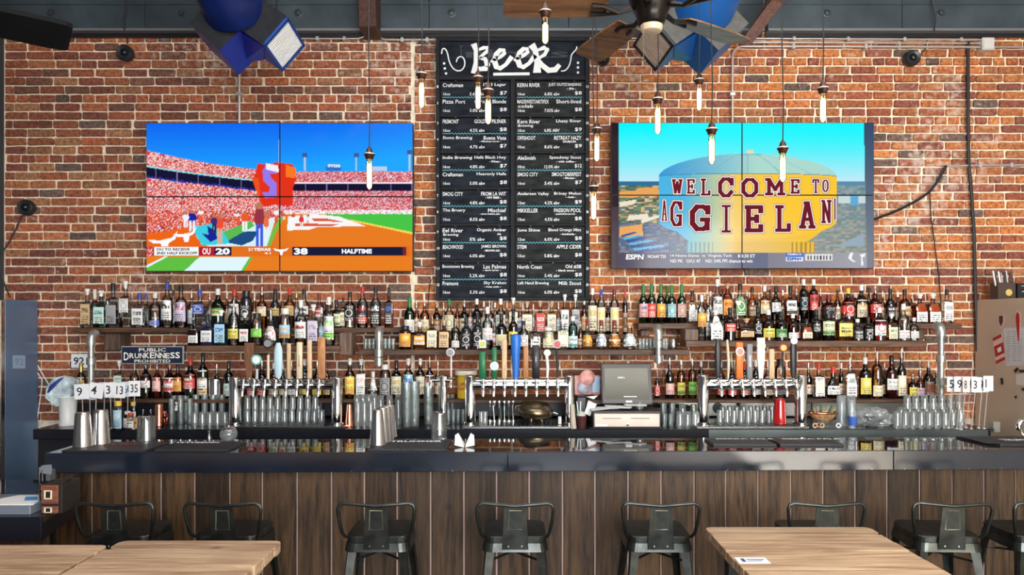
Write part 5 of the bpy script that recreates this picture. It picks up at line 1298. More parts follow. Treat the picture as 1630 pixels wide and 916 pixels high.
PB = C_('pale_blue', (.5, .68, .78)); OR = C_('orange', (.75, .2, .04)); YL = C_('olive_yellow', (.45, .5, .08)); GY = C_('grey', (.25, .25, .27))
tap_tower(365, 384, 528, 545, 600, 690, 8, 393, 512, 'l', 'left chrome tap tower with eight faucets on two stout columns', [
 (397, 546, 15, 'paddle', TD, TD, 'dark wooden paddle handle, leftmost on the left tower'),
 (409, 584, 12, 'stick', SV, TE, 'tap handle with white and teal oval badge on the left tower', ('disc', 17, 573), WH),
 (427, 556, 12, 'stick', CM, BKm, 'tap handle with round black badge on pale stick, left tower', ('disc', 16, 547), GY),
 (443, 546, 14, 'fish', PB, WH, 'white and pale blue carved tap handle on the left tower', ('letters', 9, 575), WH, ''),
 (460, 547, 6, 'slab', TL, WH, 'thin pale wooden tap handle, fifth on the left tower'),
 (477, 545, 9, 'slab', CM, WH, 'cream lettered tap handle, sixth on the left tower', ('letters', 6, 575), C_('brown', (.3, .16, .06)), 'BREWING CO'),
 (493, 542, 7, 'slab', TL, WH, 'tan wooden tap handle, seventh on the left tower'),
 (512, 537, 12, 'slab', TW, WH, 'wide brown wooden tap handle, rightmost on the left tower')])
tap_tower(740, 757, 898, 914, 597, 686, 8, 770, 887, 'm', 'middle chrome tap tower with eight faucets on two stout columns', [
 (768, 560, 11, 'slab', GN, WH, 'green tap handle with square white and green top, middle tower', ('block', 12, 548), YL),
 (787, 553, 8, 'slab', GN, WH, 'green tap handle with round pale blue badge, middle tower', ('disc', 14, 583), PB),
 (803, 541, 8, 'slab', TL, WH, 'pale orange wooden tap handle on the middle tower'),
 (821, 532, 18, 'flute', BU, WH, 'large blue tap handle with red and white oval, middle tower', ('disc', 14, 542), RD),
 (837, 551, 8, 'slab', TW, WH, 'reddish wooden tap handle on the middle tower'),
 (853, 550, 12, 'slab', BKm, WH, 'black square tap handle with white W, middle tower', ('letters', 3, 572), WH, 'W'),
 (871, 556, 10, 'curve', WH, WH, 'white hand-shaped tap handle with round badge, middle tower', ('disc', 11, 562), WH),
 (887, 552, 8, 'curve', BKm, SV, 'black curved tap handle with round silver badge, middle tower', ('disc', 14, 548), RD)])
tap_tower(1110, 1128, 1265, 1284, 596, 684, 8, 1143, 1262, 'r', 'right chrome tap tower with eight faucets on two stout columns', [
 (1143, 540, 11, 'fish', BKm, WH, 'black ribbed tap handle, leftmost on the right tower'),
 (1159, 538, 9, 'curve', CM, WH, 'curved cream wooden tap handle on the right tower'),
 (1177, 545, 11, 'slab', OR, WH, 'orange tap handle with round white badge, right tower', ('disc', 14, 560), C_('badge_red', (.6, .2, .15))),
 (1193, 548, 9, 'slab', GY, WH, 'grey tap handle with white top and lettering, right tower', ('letters', 6, 575), WH, 'BREWING'),
 (1211, 538, 12, 'paddle', WH, WH, 'white tapered tap handle with round white badge, right tower', ('disc', 14, 551), CM),
 (1228, 556, 8, 'slab', TL, WH, 'plain tan wooden tap handle on the right tower'),
 (1246, 548, 8, 'stick', BKm, RD, 'black tap handle with green oval on dark red rim, right tower', ('disc', 13, 554), YL),
 (1263, 540, 11, 'fish', BKm, WH, 'black tap handle with white top, rightmost on the right tower', ('disc', 11, 543), WH)])
D = 5.34; t = thing('slim_tap_tower', 'slim single chrome tap column left of the middle tower', 'beer tap', (X(705, D), D, ZC)); x = X(705, D); r = 15*D/F/2; zt = Z(597, D)
part('column', MB().lathe((x, D, ZC), [(0, r*1.4), (.01, r*1.4), (.012, r), (zt-ZC-.04, r), (zt-ZC-.038, r*1.25), (zt-ZC-.01, r*1.25), (zt-ZC, r*.8)], 24), CHROME, t)
part('faucet', MB().tube([(x-.09, D-.02, Z(606, D)), (x+.07, D-.02, Z(606, D))], .012, 10).tube([(x+.06, D-.02, Z(604, D)), (x+.062, D-.04, Z(610, D)), (x+.062, D-.04, Z(617, D))], .009, 10).tube([(x-.08, D-.02, Z(604, D)), (x-.085, D-.04, Z(610, D)), (x-.085, D-.04, Z(617, D))], .009, 10), CHROME, t)
xh = x+.062
hd = part('tap_handle', MB().lathe((xh, D-.03, Z(600, D)), [(0, .006), (.1, .007), (Z(566, D)-Z(600, D), .005)], 10), WH, t, 'thin white tap handle with a round dark badge')
part('badge', MB().lathe((xh-.005, D-.03, Z(561, D)), [(-.004, .031), (.006, .031), (.008, .027)], 22, axis='y').lathe((xh-.005, D-.0385, Z(561, D)), [(0, .022), (.001, .022), (.0015, .012)], 18, axis='y', mi=1), [SV, GY], hd)
# ================================================================ the bar
ZB = 1.07; ANG = math.radians(1.1); BC = (0, 4.165)
BART = mat('bar_top_gloss', (.008, .009, .012), .035, spec=1.0, ior=2.4, coat=.3)
FASC = mat('bar_fascia', (.008, .012, .022), .14, .0, noise=.3, nscale=5, bump=.02, bscale=4, spec=.9, ior=1.6)
bar = thing('bar_counter', 'long bar with glossy black top, dark steel fascia and brown plank front', 'bar', (0, 4.2, 0))
PLK = wood('plank_front', (.018, .01, .006), (.12, .064, .028), 'z', scale=5, bump=.6, obj_rand=.42, rough=.5)
def T(mb): return mb.turn(ANG, BC)
part('bar_top', T(MB().rbox(-2.59, 4.3, 4.168, 4.62, ZB-.03, ZB, .002)), BART, bar)
sg = [-2.595, X(808, 4.16), X(1427, 4.16), 4.3]
for a, b_ in zip(sg, sg[1:]): part('fascia_panel', T(MB().rbox(a+.0008, b_-.0008, 4.15, 4.167, ZB-.111, ZB+.001, .003)), FASC, bar)
part('rear_cabinet', T(MB().box(-2.45, 4.3, 4.47, 4.6, .03, ZB-.035)), BLACK, bar)
pit = .1977; x0 = X(103, 4.42); k = 0
edges = [103, 154, 207, 262, 315, 370, 421, 476, 530, 582, 634, 687, 740, 792, 844, 897, 949, 1002, 1055, 1108, 1159, 1211, 1264, 1316, 1368, 1420, 1473, 1526, 1578, 1630, 1683]
for a, b_ in zip(edges, edges[1:]):
    Dp = 4.42; part('plank', T(MB().rbox(X(a, Dp)+.0045, X(b_, Dp)-.0045, Dp+random.uniform(-.002, .002), Dp+.02, .06, ZB-.03, .0022)), PLK, bar)
part('plank_backing', T(MB().box(-2.6, 4.2, 4.43, 4.46, .06, ZB-.03)), mat('gap_light_tint', (.5, .36, .32), .8), bar)  # pale colour stands in for light reflected out of the plank gaps
part('end_post', T(MB().rbox(X(97, 4.4), X(103, 4.4), 4.38, 4.6, .05, ZB-.03, .003)), PLK, bar)
part('kick_plate', T(MB().box(-2.65, 4.25, 4.425, 4.435, 0, .08)), BLACK, bar)
for p in (283, 560, 720, 1160, 1341, 1393, 1446, 1499, 1551, 1604): part('screw', T(MB().lathe((X(p, 4.15), 4.15, ZB-.105), [(0, .004), (.003, .0025)], 8, axis='y')), STEEL, bar)
# low front counter at the far left
lc = thing('low_counter', 'lower black counter projecting from the bar at the far left', 'counter', (-2.9, 3.9, 0))
part('worktop', MB().poly([(X(69, 3.57), 3.57, .86), (X(122, 4.07), 4.07, .86), (-2.63, 4.08, .86), (-2.63, 4.4, .86), (-4.05, 4.4, .86), (-4.05, 3.57, .86)], (0, 0, -.03)), BART, lc)
part('fascia', MB().rbox(-4.05, X(68, 3.57), 3.555, 3.57, .745, .862, .002).poly([(X(69, 3.57), 3.56, .862), (X(123, 4.07), 4.07, .862), (X(123, 4.07), 4.07, .745), (X(69, 3.57), 3.56, .745)], (-.012, 0, 0)), mat('low_fascia', (.012, .012, .02), .35, .3), lc)
for i in range(5): part('plank', MB().rbox(-3.3+i*.19, -3.3+i*.19+.185, 3.75, 3.77, .05, .83, .002), PLK, lc)
# ================================================================ stools
def stool(px, rot, lab):
    D = 3.65; x = X(px, D); zs = .735; y0 = D+.02; t = thing('bar_stool', lab, 'stool', (x, y0+.16, 0), 'metal stools along the bar'); c = (x, y0+.16)
    def TT(mb): return mb.turn(rot, c)
    w_ = .155
    part('seat', TT(MB().rrect(x-w_, x+w_, y0, y0+.31, zs-.032, zs-.006, .05, taper=1.0).rrect(x-w_*.99, x+w_*.99, y0+.002, y0+.308, zs-.006, zs, .05, taper=1.02)), STOOL, t)
    part('apron', TT(MB().rrect(x-w_*1.02, x+w_*1.02, y0-.004, y0+.314, zs-.075, zs-.033, .05, taper=1.05)), STOOL, t)
    hoop = []
    hw, hb, ht = .19, .158, .905
    pts = [(-hb, zs-.01, .03), (-hb-.012, zs+.015, .0), (-hw+.006, zs+.09, -.012), (-hw, ht-.03, -.02), (-hw+.008, ht-.008, -.02), (-hw+.03, ht, -.02), (-.08, ht-.006, -.028), (0, ht-.012, -.03), (.08, ht-.006, -.028), (hw-.03, ht, -.02), (hw-.008, ht-.008, -.02), (hw, ht-.03, -.02), (hw-.006, zs+.09, -.012), (hb+.012, zs+.015, 0), (hb, zs-.01, .03)]
    part('back_hoop', TT(MB().tube([(x+a, y0+d, b_) for a, b_, d in pts], .0085, 10)), STOOL, t)
    sp = MB().poly([(x-.052, y0-.030, ht-.008), (x+.052, y0-.030, ht-.008), (x+.066, y0-.012, zs-.062), (x-.066, y0-.012, zs-.062)], (0, .006, 0))
    s = part('back_splat', TT(sp), STOOL, t)
    rim = MB().tube([(x+a, y0-.03+(ht-b_)*.09, b_) for a, b_ in ((-.03, ht-.035), (.03, ht-.035), (.034, ht-.13), (-.034, ht-.13), (-.03, ht-.035))], .0038, 6)
    part('pressed_rim', TT(rim), mat('rim_worn', (.22, .2, .14), .3, .8), s)
    for a in (-.033, .033): part('rivet', TT(MB().lathe((x+a, y0-.012, zs-.045), [(0, .006), (.004, .0035)], 10, axis='y')), STEEL, t)
    for sx in (-1, 1):
        for fy in (0, 1):
            xa, ya = x+sx*w_*.86, y0+(.022 if fy == 0 else .288); xb, yb = x+sx*.2, y0+(-.06 if fy == 0 else .37)
            mb = MB(); lv = []
            for (q, z_, wd) in ((0, zs-.04, .036), (.45, zs*.55, .026), (1, .012, .018)):
                X_, Y_ = xa+(xb-xa)*q, ya+(yb-ya)*q; sy = -1 if fy == 0 else 1
                lv.append([(X_-sx*wd, Y_+sy*wd*.2, z_), (X_+sx*wd*.2, Y_+sy*wd*.45, z_), (X_+sx*wd*.42, Y_, z_), (X_+sx*wd*.2, Y_-sy*wd, z_), (X_-sx*.004, Y_-sy*.006, z_)])
            vs = [v for l in lv for v in l]; fs = [[j*5+i, j*5+(i+1) % 5, (j+1)*5+(i+1) % 5, (j+1)*5+i] for j in range(2) for i in range(5)]+[[0, 1, 2, 3, 4], [10, 11, 12, 13, 14]]
            lg = part('leg', TT(mb.add(vs, fs)), STOOL, t)
            part('foot', TT(MB().lathe((xb, yb, 0), [(0, .014), (.02, .017)], 10)), RUBBER, lg)
    zx = zs-.115; q = .13
    part('cross_brace', TT(MB().tube([(x-w_*.95, y0+.02, zx-.02), (x, y0+.155, zx), (x+w_*.95, y0+.29, zx-.02)], .006, 6).tube([(x+w_*.95, y0+.02, zx-.02), (x, y0+.155, zx-.008), (x-w_*.95, y0+.29, zx-.02)], .006, 6)), STOOL, t)
    r = .19; part('foot_rail', TT(MB().tube([(x-r, y0-.03, .27), (x+r, y0-.03, .27), (x+r, y0+.34, .27), (x-r, y0+.34, .27), (x-r, y0-.03, .27)], .008, 8)), STOOL, t)
for px, rot, lab in ((181, .02, 'leftmost metal bar stool, behind the far left wooden table'), (355, -.01, 'metal bar stool in shadow behind the second wooden table'), (598, .01, 'dark metal stool standing free right of the left tables'),
    (820, .0, 'dark metal stool in the middle, below the middle tap tower'), (1053, -.01, 'dark metal stool just left of the right wooden table'), (1316, .0, 'metal stool mostly hidden behind the right wooden table'), (1520, -.06, 'metal stool right of the right table, its seat top showing'), (1676, .0, 'metal stool only just entering the frame at the right edge')):
    stool(px, rot, lab)
# ================================================================ tables
TBL = wood('table_board', (.26, .15, .085), (.6, .42, .27), 'x', scale=3.5, bump=.35, obj_rand=.14, rough=.5)
TBE = wood('table_edge', (.12, .07, .045), (.3, .2, .13), 'y', scale=6, bump=.4, rough=.6)
def table(x0, x1, yb, lab, n=8, pit=.118, z=.855):
    t = thing('dining_table', lab, 'table', ((x0+x1)/2, yb-.45, 0)); y = yb
    for i in range(n):
        a = y-pit; w0 = random.uniform(-.003, .003); w1 = random.uniform(-.003, .003)
        if i == 0:
            mb = MB().rrect(x0+w0, x1+w1, a+.002, y-.001, z-.04, z, .035, n=4)
        else: mb = MB().rbox(x0+w0, x1+w1, a+.007, y-.002, z-.04, z+random.uniform(-.0025, .0025), .0018)
        part('board', mb, TBL, t); y = a
    part('apron', MB().box(x0+.06, x1-.06, y+.08, yb-.06, z-.11, z-.042), TBE, t)
    for sx in (x0+.07, x1-.13):
        for sy in (y+.09, yb-.14): part('leg', MB().rbox(sx, sx+.06, sy, sy+.06, 0, z-.043, .004), BLACKMET, t)
    return t
table(-2.47, -1.712, 3.14, 'reclaimed wooden table at the far left edge of the picture')
table(-1.69, -.995, 3.2, 'reclaimed wooden table second from left, nearest the free stools')
table(.885, 1.645, 3.41, 'pale reclaimed wooden table on the right with a small paper sticker')
st = thing('table_sticker', 'small white and blue sticker lying on the right wooden table', 'sticker', (X(1197, 2.93), 2.93, .857))
part('paper', MB().box(X(1173, 2.93), X(1222, 2.93), 2.895, 2.965, .8566, .858), CARD, st)
part('dark_mark', MB().box(X(1180, 2.93), X(1186, 2.93), 2.91, 2.95, .858, .8586), mat('sticker_blue', (.03, .06, .2), .5), st)
part('printed_rule', MB().box(X(1189, 2.93), X(1217, 2.93), 2.935, 2.942, .858, .8586).box(X(1189, 2.93), X(1212, 2.93), 2.918, 2.924, .858, .8586), mat('sticker_blue', (.03, .06, .2), .5), st)

# ================================================================ things on the bar and back counter
def tin(px, base, top, w0, w1, D, z, lab, grp='steel shaker tins', m=None, name='shaker_tin', cat='shaker', ring=True):
    x = X(px, D); h = (base-top)*D/F; r0, r1 = w0*D/F/2, w1*D/F/2
    mb = MB().lathe((x, D, z), [(0, r0), (.003, r0*1.03), (.006, r0), (h-.02, r1*1.03), (h-.006, r1), (h, r1*.9), (h-.003, r1*.6)], 28)
    return single(name, mb, m or STEEL, lab, cat, grp, (x, D, z))
zb_ = ZB+.001
tin(132, 712, 657, 29, 22, 4.28, zb_+.006, 'steel shaker tin, left of the two upturned on the bar at left')
tin(160, 708, 653, 29, 22, 4.36, zb_+.006, 'steel shaker tin, right of the two upturned on the bar at left')
for i, (px, D, t_, b_) in enumerate(((601, 4.30, 655, 711), (608, 4.36, 653, 708), (614, 4.42, 652, 705), (619, 4.48, 651, 702))): tin(px, b_, t_, 26, 17, 4.3+i*.1, zb_+(.012 if i < 3 else .012), 'upturned steel shaker tin, %s from the front in the central row' % ORD[i], 'central shaker tins')
ZM = mat('mat_rubber', (.014, .014, .016), .5, bump=.4, bscale=90)
def barmat(pts, lab, txt=None, tm=None, D=4.2, tx=None, ridges=True):
    cx = sum(p[0] for p in pts)/len(pts); cy = sum(p[1] for p in pts)/len(pts)
    t = thing('bar_mat', lab, 'bar mat', (cx, cy, zb_)); part('mat', MB().poly([(a, b_, zb_+.011) for a, b_ in pts], (0, 0, -.011)), ZM, t)
    if ridges:
        x0 = min(p[0] for p in pts)+.01; x1 = max(p[0] for p in pts)-.01; y0 = min(p[1] for p in pts)+.01; y1 = max(p[1] for p in pts)-.01; mb = MB(); y = y0+.012
        while y < y1-.01: mb.box(x0, x1, y, y+.004, zb_+.0112, zb_+.013); y += .012
        part('ridges', mb, ZM, t, kind='stuff')
    if txt: tb = MB(); text_box(tb, txt, (tx[0], tx[2], zb_+.0136), (1, 0, 0), (0, 1, 0), tx[1]-tx[0], tx[3], bold=.03); part('lettering', tb, tm, t)
    return t
def R4(px0, px1, y0, y1): return [(X(px0, y0), y0), (X(px1, y0), y0), (X(px1, y0), y1), (X(px0, y0), y1)]
barmat(R4(98, 232, 4.13, 4.42), 'black rubber bar mat under the two left shaker tins', 'm/\\/\\x/\\-', mat('mat_red', (.35, .03, .03), .5), tx=(X(150, 4.3), X(222, 4.3), 4.3, .06), ridges=False)
barmat(R4(246, 363, 4.16, 4.44), 'black bar mat with white lettering, right of the upturned pint glass', 'WWSSON', CHALK, tx=(X(270, 4.3), X(340, 4.3), 4.36, .04))
barmat(R4(586, 711, 4.18, 4.52), 'black bar mat with white lettering between the central tins and glass', 'TRUMMER', CHALK, tx=(X(618, 4.35), X(702, 4.35), 4.4, .05))
barmat(R4(1136, 1236, 4.34, 4.56), 'black rail mat with white wording, left one before the right tower', 'SIERRA PALE', CHALK, tx=(X(1140, 4.5), X(1232, 4.5), 4.5, .035))
barmat(R4(1242, 1343, 4.34, 4.56), 'black rail mat with white wording, right one before the right tower', 'SIERRA PALE', CHALK, tx=(X(1246, 4.5), X(1338, 4.5), 4.5, .035))
barmat([(X(1592, 4.34), 4.34), (3.3, 4.34), (3.3, 4.64), (X(1528, 4.6), 4.64)], 'black ridged bar mat with white lettering at the far right', 'TRUMMER', CHALK, tx=(X(1590, 4.5), 3.2, 4.45, .06))
def pint(px, base, top, w_, D, lab, z=None, t=.88):
    x = X(px, D); r = w_*D/F/2; h = (base-top)*D/F; z = zb_+.012 if z is None else z
    tt_ = thing('pint_glass', lab, 'glass', (x, D, z))
    part('outer_wall', MB().lathe((x, D, z), [(0, r-.003), (0, r), (h-.006, r*t), (h, r*t*.95), (h-.001, .003)], 16, cap0=False), PINT, tt_)
    part('inner_wall', MB().lathe((x, D, z+.001), [(0, r-.003), (h*.45, r*.9), (h*.86, r*t*.86), (h*.9, r*t*.6), (h*.9, .003)], 16, cap0=False, cap1=False), PINT, tt_)
pint(233, 706, 662, 29, 4.42, 'upturned clear pint glass beside the red-lettered bar mat', zb_)
pint(699, 701, 657, 27, 4.5, 'upturned clear pint glass at the end of the central bar mat')
# napkin, jigger, jug, odds
x, D = X(740, 4.33), 4.33
nb = MB()
for s in (-1, 1):
    nb.hull([(x+s*.004, D-.04, zb_), (x+s*.055, D-.03, zb_+.07), (x+s*.03, D+.03, zb_+.05), (x+s*.002, D+.04, zb_+.005), (x+s*.058, D-.035, zb_+.012), (x+s*.05, D+.04, zb_+.002), (x+s*.036, D-.03, zb_+.082)])
single('paper_napkin', nb, PAPER, 'crumpled white paper napkin on the bar below the middle tower', 'napkin')
def jigger(px, D, z, base, top, lab):
    x = X(px, D); h = (base-top)*D/F
    single('jigger', MB().lathe((x, D, z), [(0, .022), (h*.45, .011), (h*.5, .009), (h*.55, .011), (h, .02), (h-.002, .017)], 18), COPPER, lab, 'jigger', loc=(x, D, z))
tin(556, 697, 662, 15, 9, 5.3, zc, 'copper upturned cup right of the left tap tower', 'copper cups', COPPER, 'copper_cup', 'cup')
tin(253, 690, 655, 11, 12, 5.3, zc, 'copper cup near the left number stands', 'copper cups', COPPER, 'copper_cup', 'cup')
jb = thing('glass_jug', 'round glass sugar bowl with bright highlights left of the left tower', 'bowl', (X(364, 4.53), 4.53, ZB))
tb_ = 4.53
part('bowl', MB().lathe((X(364, tb_), tb_, zb_), [(0, .025), (.008, .04), (.03, .052), (.055, .05), (.07, .04), (.073, .042)], 22), glass('jug_glass', (.85, .87, .88), edge=.4, film=.1), jb)
part('lid', MB().lathe((X(364, tb_), tb_, zb_+.072), [(0, .043), (.008, .036), (.014, .01), (.022, .01), (.026, .004)], 18), STEEL, jb)
single('pour_spout', MB().lathe((X(333, 4.6), 4.6, zb_), [(0, .014), (.01, .013), (.045, .009), (.05, .012)], 12), STEEL, 'small steel pour spout standing left of the round glass bowl', 'spout')
# bucket with bagged ice scoop at far left
x, D = X(108, 5.35), 5.35
bk = thing('white_cups', 'stack of white plastic tubs with a bag of rags on top, far left', 'tub', (x, D, ZC))
part('tub', MB().lathe((x, D, zc), [(0, .058), (.012, .06), (.02, .052), (.2, .062), (.203, .066), (.21, .066)], 24), WHITE, bk)
bg_ = MB(); random.seed(11); pts = [(x-.13, .22), (x-.12, .30), (x-.06, .36), (x, .38), (x+.05, .34), (x+.06, .25), (x, .18), (x-.05, .17)]
bg_.hull([(a+random.uniform(-.01, .01), D+q, ZC+b_-.02+random.uniform(-.012, .012)) for a, b_ in pts for q in (-.05, 0, .05)])
part('rag_bundle', bg_, mat('rag_blue_white', (.45, .55, .68), .6, noise=.75, nscale=16, bump=.6, bscale=20), bk)
part('dark_rag', MB().hull([(x-.12+a, D-.052+b_, ZC+.24+c) for a, b_, c in ((0, 0, 0), (.02, 0, .05), (.09, -.012, .1), (.13, 0, .115), (.05, -.012, .035), (.02, -.01, .0))]), mat('rag_navy', (.03, .05, .25), .6), bk)
# number stands
def number_stand(px, pyc, txt, D, z, w_, grp, where, tilt=0, cm_=None, lean=0):
    x = X(px, D); h = .056; zc_ = Z(pyc, D); ww = w_*1.3*D/F
    t = thing('number_stand', 'white card numbered %s on a thin metal stand, %s' % (txt, where), 'number stand', (x, D, z), grp)
    part('stem', MB().tube([(x+lean, D+.004, z+.004), (x, D+.004, zc_)], .0035, 7), CONDUIT, t)
    part('base', MB().lathe((x+lean, D+.004, z), [(0, .012), (.004, .012), (.01, .005)], 12), CONDUIT, t)
    c = part('card', MB().rbox(x-ww/2, x+ww/2, D-.003, D+.002, zc_-h*.95, zc_+h*.95, .001).tilt(tilt, (x, zc_)), cm_ or CARD, t)
    tb = MB(); text_box(tb, txt, (x-ww*.32, D-.0036, zc_-h*.5), (1, 0, 0), (0, 0, 1), ww*.64 if len(txt) > 1 else ww*(.13 if txt == '1' else .38), h*1.05, bold=.012); tb.tilt(tilt, (x, zc_)); part('number', tb, INK, c)
CB = mat('card_pale_blue', (.6, .72, .85), .5)
for i, (px, pyc, s, D, w_, ti, cmx) in enumerate(((130, 624, '9', 4.95, 18, .05, CARD), (142, 624, '77', 5.02, 17, -.1, CB), (153, 622, '4', 4.98, 18, -.15, CARD), (166, 621, '70', 5.05, 14, .0, CB), (175, 621, '3', 5.0, 14, .06, CARD), (182, 622, '37', 5.03, 13, .02, CARD), (191, 622, '13', 4.99, 13, -.04, CARD), (203, 620, '60', 5.01, 14, .05, CB), (214, 619, '35', 4.97, 14, 0, CARD))):
    number_stand(px, pyc, s, D+.17, zc, w_, 'number stands at the left end of the back counter', '%s in the left bunch' % nth(i, 9), ti, cmx, random.uniform(-.01, .01))
for i, (px, pyc, s, D, w_, cmx) in enumerate(((1517, 612, '5', 5.0, 15, CARD), (1530, 612, '9', 4.96, 17, CARD), (1538, 613, '8', 4.93, 9, mat('card_pinkish', (.78, .62, .6), .5)), (1546, 612, '4', 5.03, 14, CARD), (1554, 613, '3', 4.96, 12, CARD), (1564, 613, '9', 5.0, 15, CARD), (1573, 611, '1', 4.97, 12, CARD))):
    number_stand(px, pyc, s, D+.19, zc, w_, 'number stands at the right end of the back counter', '%s in the right bunch' % nth(i, 7), 0, cmx, -.03+random.uniform(-.006, .006))
wc = thing('number_card', 'white card numbered 92 on the bricks beside the left pipe bracket', 'card', tuple(P(125, 586, 5.86)))
part('card', MB().rbox(X(113, 5.86), X(138, 5.86), 5.86, 5.885, Z(586, 5.86), Z(564, 5.86), .002), CARD, wc)
tb = MB(); text_px(tb, '92', 117, 134, 569, 581, 5.8585, bold=.02); part('number', tb, INK, wc)
# hanging sign
sg_ = thing('warning_sign', 'dark blue painted sign reading Public Drunkenness Prohibited, under the left shelf', 'sign', tuple(P(242, 580, 5.6)))
part('board', MB().rbox(X(193, 5.43), X(292, 5.43), 5.43, 5.445, Z(580, 5.43), Z(551.5, 5.43), .002), mat('sign_frame', (.3, .3, .32), .5), sg_)
part('panel', MB().rbox(X(194.5, 5.43), X(290.5, 5.43), 5.426, 5.431, Z(578.5, 5.43), Z(553, 5.43), .001), mat('sign_navy', (.008, .015, .045), .4), sg_)
tb = MB(); text_px(tb, 'PUBLIC', 221, 264, 554.5, 560, 5.4252, bold=.015)
xx = 197
for i, ch_ in enumerate('DRUNKENNESS'):
    h0 = 562 if i else 561.3; ww = 9 if i == 0 else 8.1; text_px(tb, ch_, xx, xx+ww-.9, h0-(1.5 if i > 8 else 0)+(.8*math.sin(i*.9)), 570.8 if i else 574, 5.4252, bold=.015); xx += ww+(.2 if i == 0 else 0)
text_px(tb, 'PROHIBITED', 214, 271, 572.8, 577.6, 5.4252, bold=.01); part('lettering', tb, mat('sign_cream', (.85, .82, .7), .6), sg_)
part('hook', MB().tube([(X(200, 5.44), 5.445, Z(552, 5.43)), (X(200, 5.44), 5.675, Z(541, 5.6)+.03)], .002, 5).tube([(X(286, 5.44), 5.445, Z(552, 5.43)), (X(286, 5.44), 5.675, Z(541, 5.6)+.03)], .002, 5), BLACK, sg_)
# steel canister, shakers, small bottles on the left counter
tin(343, 640, 609, 20, 20, 5.58, zBS+.001, 'plain steel canister on the low shelf left of the left tower', None, STEEL, 'steel_canister', 'canister')
for (px, top, w_, sh, gl, cap, lab, D, wh) in ((188, 639, 15, 'j', 'clear', 'y', 'ltblue:white:.06:.7:0', 5.12, 'counter among left number stands'), (203, 655, 13, 'j', 'clear', 'w', 'white:grey:.06:.6:0', 5.2, 'counter beside left number stands'), (212, 640, 11, 'j', 'clear', 'y', 'white:blue:.1:.6:0', 5.3, 'counter behind the red-capped one'), (208, 658, 11, 'j', 'clear', 'r', 'white:black:.1:.5:0', 5.0+.16, 'counter by the small carton'), (262, 655, 9, 'j', 'pink', 'r', 'none', 5.3, 'beside the copper cup'), (240, 652, 8, 't', 'clear', 'p', 'none', 5.3, 'counter behind the upturned pint'), (228, 652, 8, 't', 'clear', 'p', 'none', 5.32, 'counter left of upturned pint')):
    bottle(px, top, zc, w_, sh, gl, cap, lab, D, wh, 'small bottles on the left counter')
cx_ = thing('carton_box', 'small orange-brown cardboard box on the left counter by the pint glass', 'box', (X(210, 5.2), 5.2, ZC))
part('carton', MB().rbox(X(203, 5.18), X(222, 5.18), 5.18, 5.24, zc, zc+.075, .003), mat('carton_brown', (.5, .25, .1), .7), cx_)
part('print', MB().box(X(207, 5.18), X(217, 5.18), 5.1788, 5.181, zc+.035, zc+.045), INK, cx_)
opn = thing('bottle_opener', 'black and steel bottle opener hanging from the low shelf at left', 'opener', tuple(P(283, 650, 5.44)))
part('ring', MB().tube([(X(284, 5.44)+.018*math.cos(a*PI/6), 5.44, Z(641, 5.44)+.018*math.sin(a*PI/6)) for a in range(13)], .004, 6), STEEL, opn)
part('tab', MB().hull([P(a, b_, D_) for a, b_ in ((280, 645), (287, 645), (288, 654), (278, 654)) for D_ in (5.438, 5.444)]), WHITE, opn)
# lime-yellow lidded can above the slim tower
t = thing('food_can', 'big yellow can with a cream plastic lid left of the middle tower', 'can', (X(743, 5.6), 5.6, zBS))
cr_ = 26*5.6/F/2
part('can', MB().lathe((X(741, 5.6), 5.6, zBS+.001), [(0, cr_*.97), (.004, cr_), (.17, cr_), (.174, cr_*.95)], 28), mat('can_yellow', (.8, .55, .03), .4), t)
part('lid', MB().lathe((X(742, 5.6), 5.6, zBS+.172), [(0, cr_*1.25), (.004, cr_*1.36), (.03, cr_*1.36), (.036, cr_*1.3), (.034, cr_*1.1)], 28), mat('lid_cream', (.75, .66, .48), .5), t)
tb = MB(); 
for i, s in enumerate(('CAFE', 'MOLIDO')): text_box(tb, s, (X(729.5, 5.6), 5.6-cr_-.001, zBS+.1-i*.035), (1, 0, 0), (0, 0, 1), 12*5.6/F, .02, bold=.05)
part('lettering', tb, mat('can_red', (.55, .08, .03), .5), t)
# cauldron
x, D = X(852, 5.27), 5.27; PEW = mat('aged_pewter', (.17, .13, .08), .3, .9, noise=.3, nscale=12)
t = thing('cauldron', 'dark bronze three-legged cauldron on the middle drip tray', 'pot', (x, D, ZC)); zl = ZC+.024
part('pot', MB().lathe((x, D, zl+.018), [(0, .03), (.012, .08), (.04, .122), (.07, .13), (.1, .115), (.118, .09), (.125, .088), (.132, .1), (.13, .094), (.11, .082)], 32).tilt(-.09, (x, zl+.06)), PEW, t)
for a in (-1.9, -1.1, .9): part('leg', MB().tube([(x+.085*math.cos(a), D+.085*math.sin(a), zl+.05), (x+.1*math.cos(a), D+.1*math.sin(a), zl+.02), (x+.092*math.cos(a), D+.092*math.sin(a), zl+.001)], [.014, .008, .007], 8), PEW, t)
part('handle', MB().tube([(x-.1, D, zl+.13), (x-.135, D, zl+.125), (x-.145, D, zl+.1), (x-.125, D, zl+.085)], .005, 8), PEW, t)
sp_ = thing('white_jar', 'small white shaker jar right of the bronze cauldron', 'jar', (X(891, 5.25), 5.25, zl))
part('jar', MB().lathe((X(891, 5.25), 5.25, zl), [(0, .012), (.05, .012), (.052, .009)], 14), WHITE, sp_); part('spoon', MB().tube([(X(877, 5.25), 5.25, zl+.085), (X(884, 5.25), 5.25, zl+.078), (X(888, 5.25), 5.25, zl+.07)], .004, 6), WHITE, sp_)
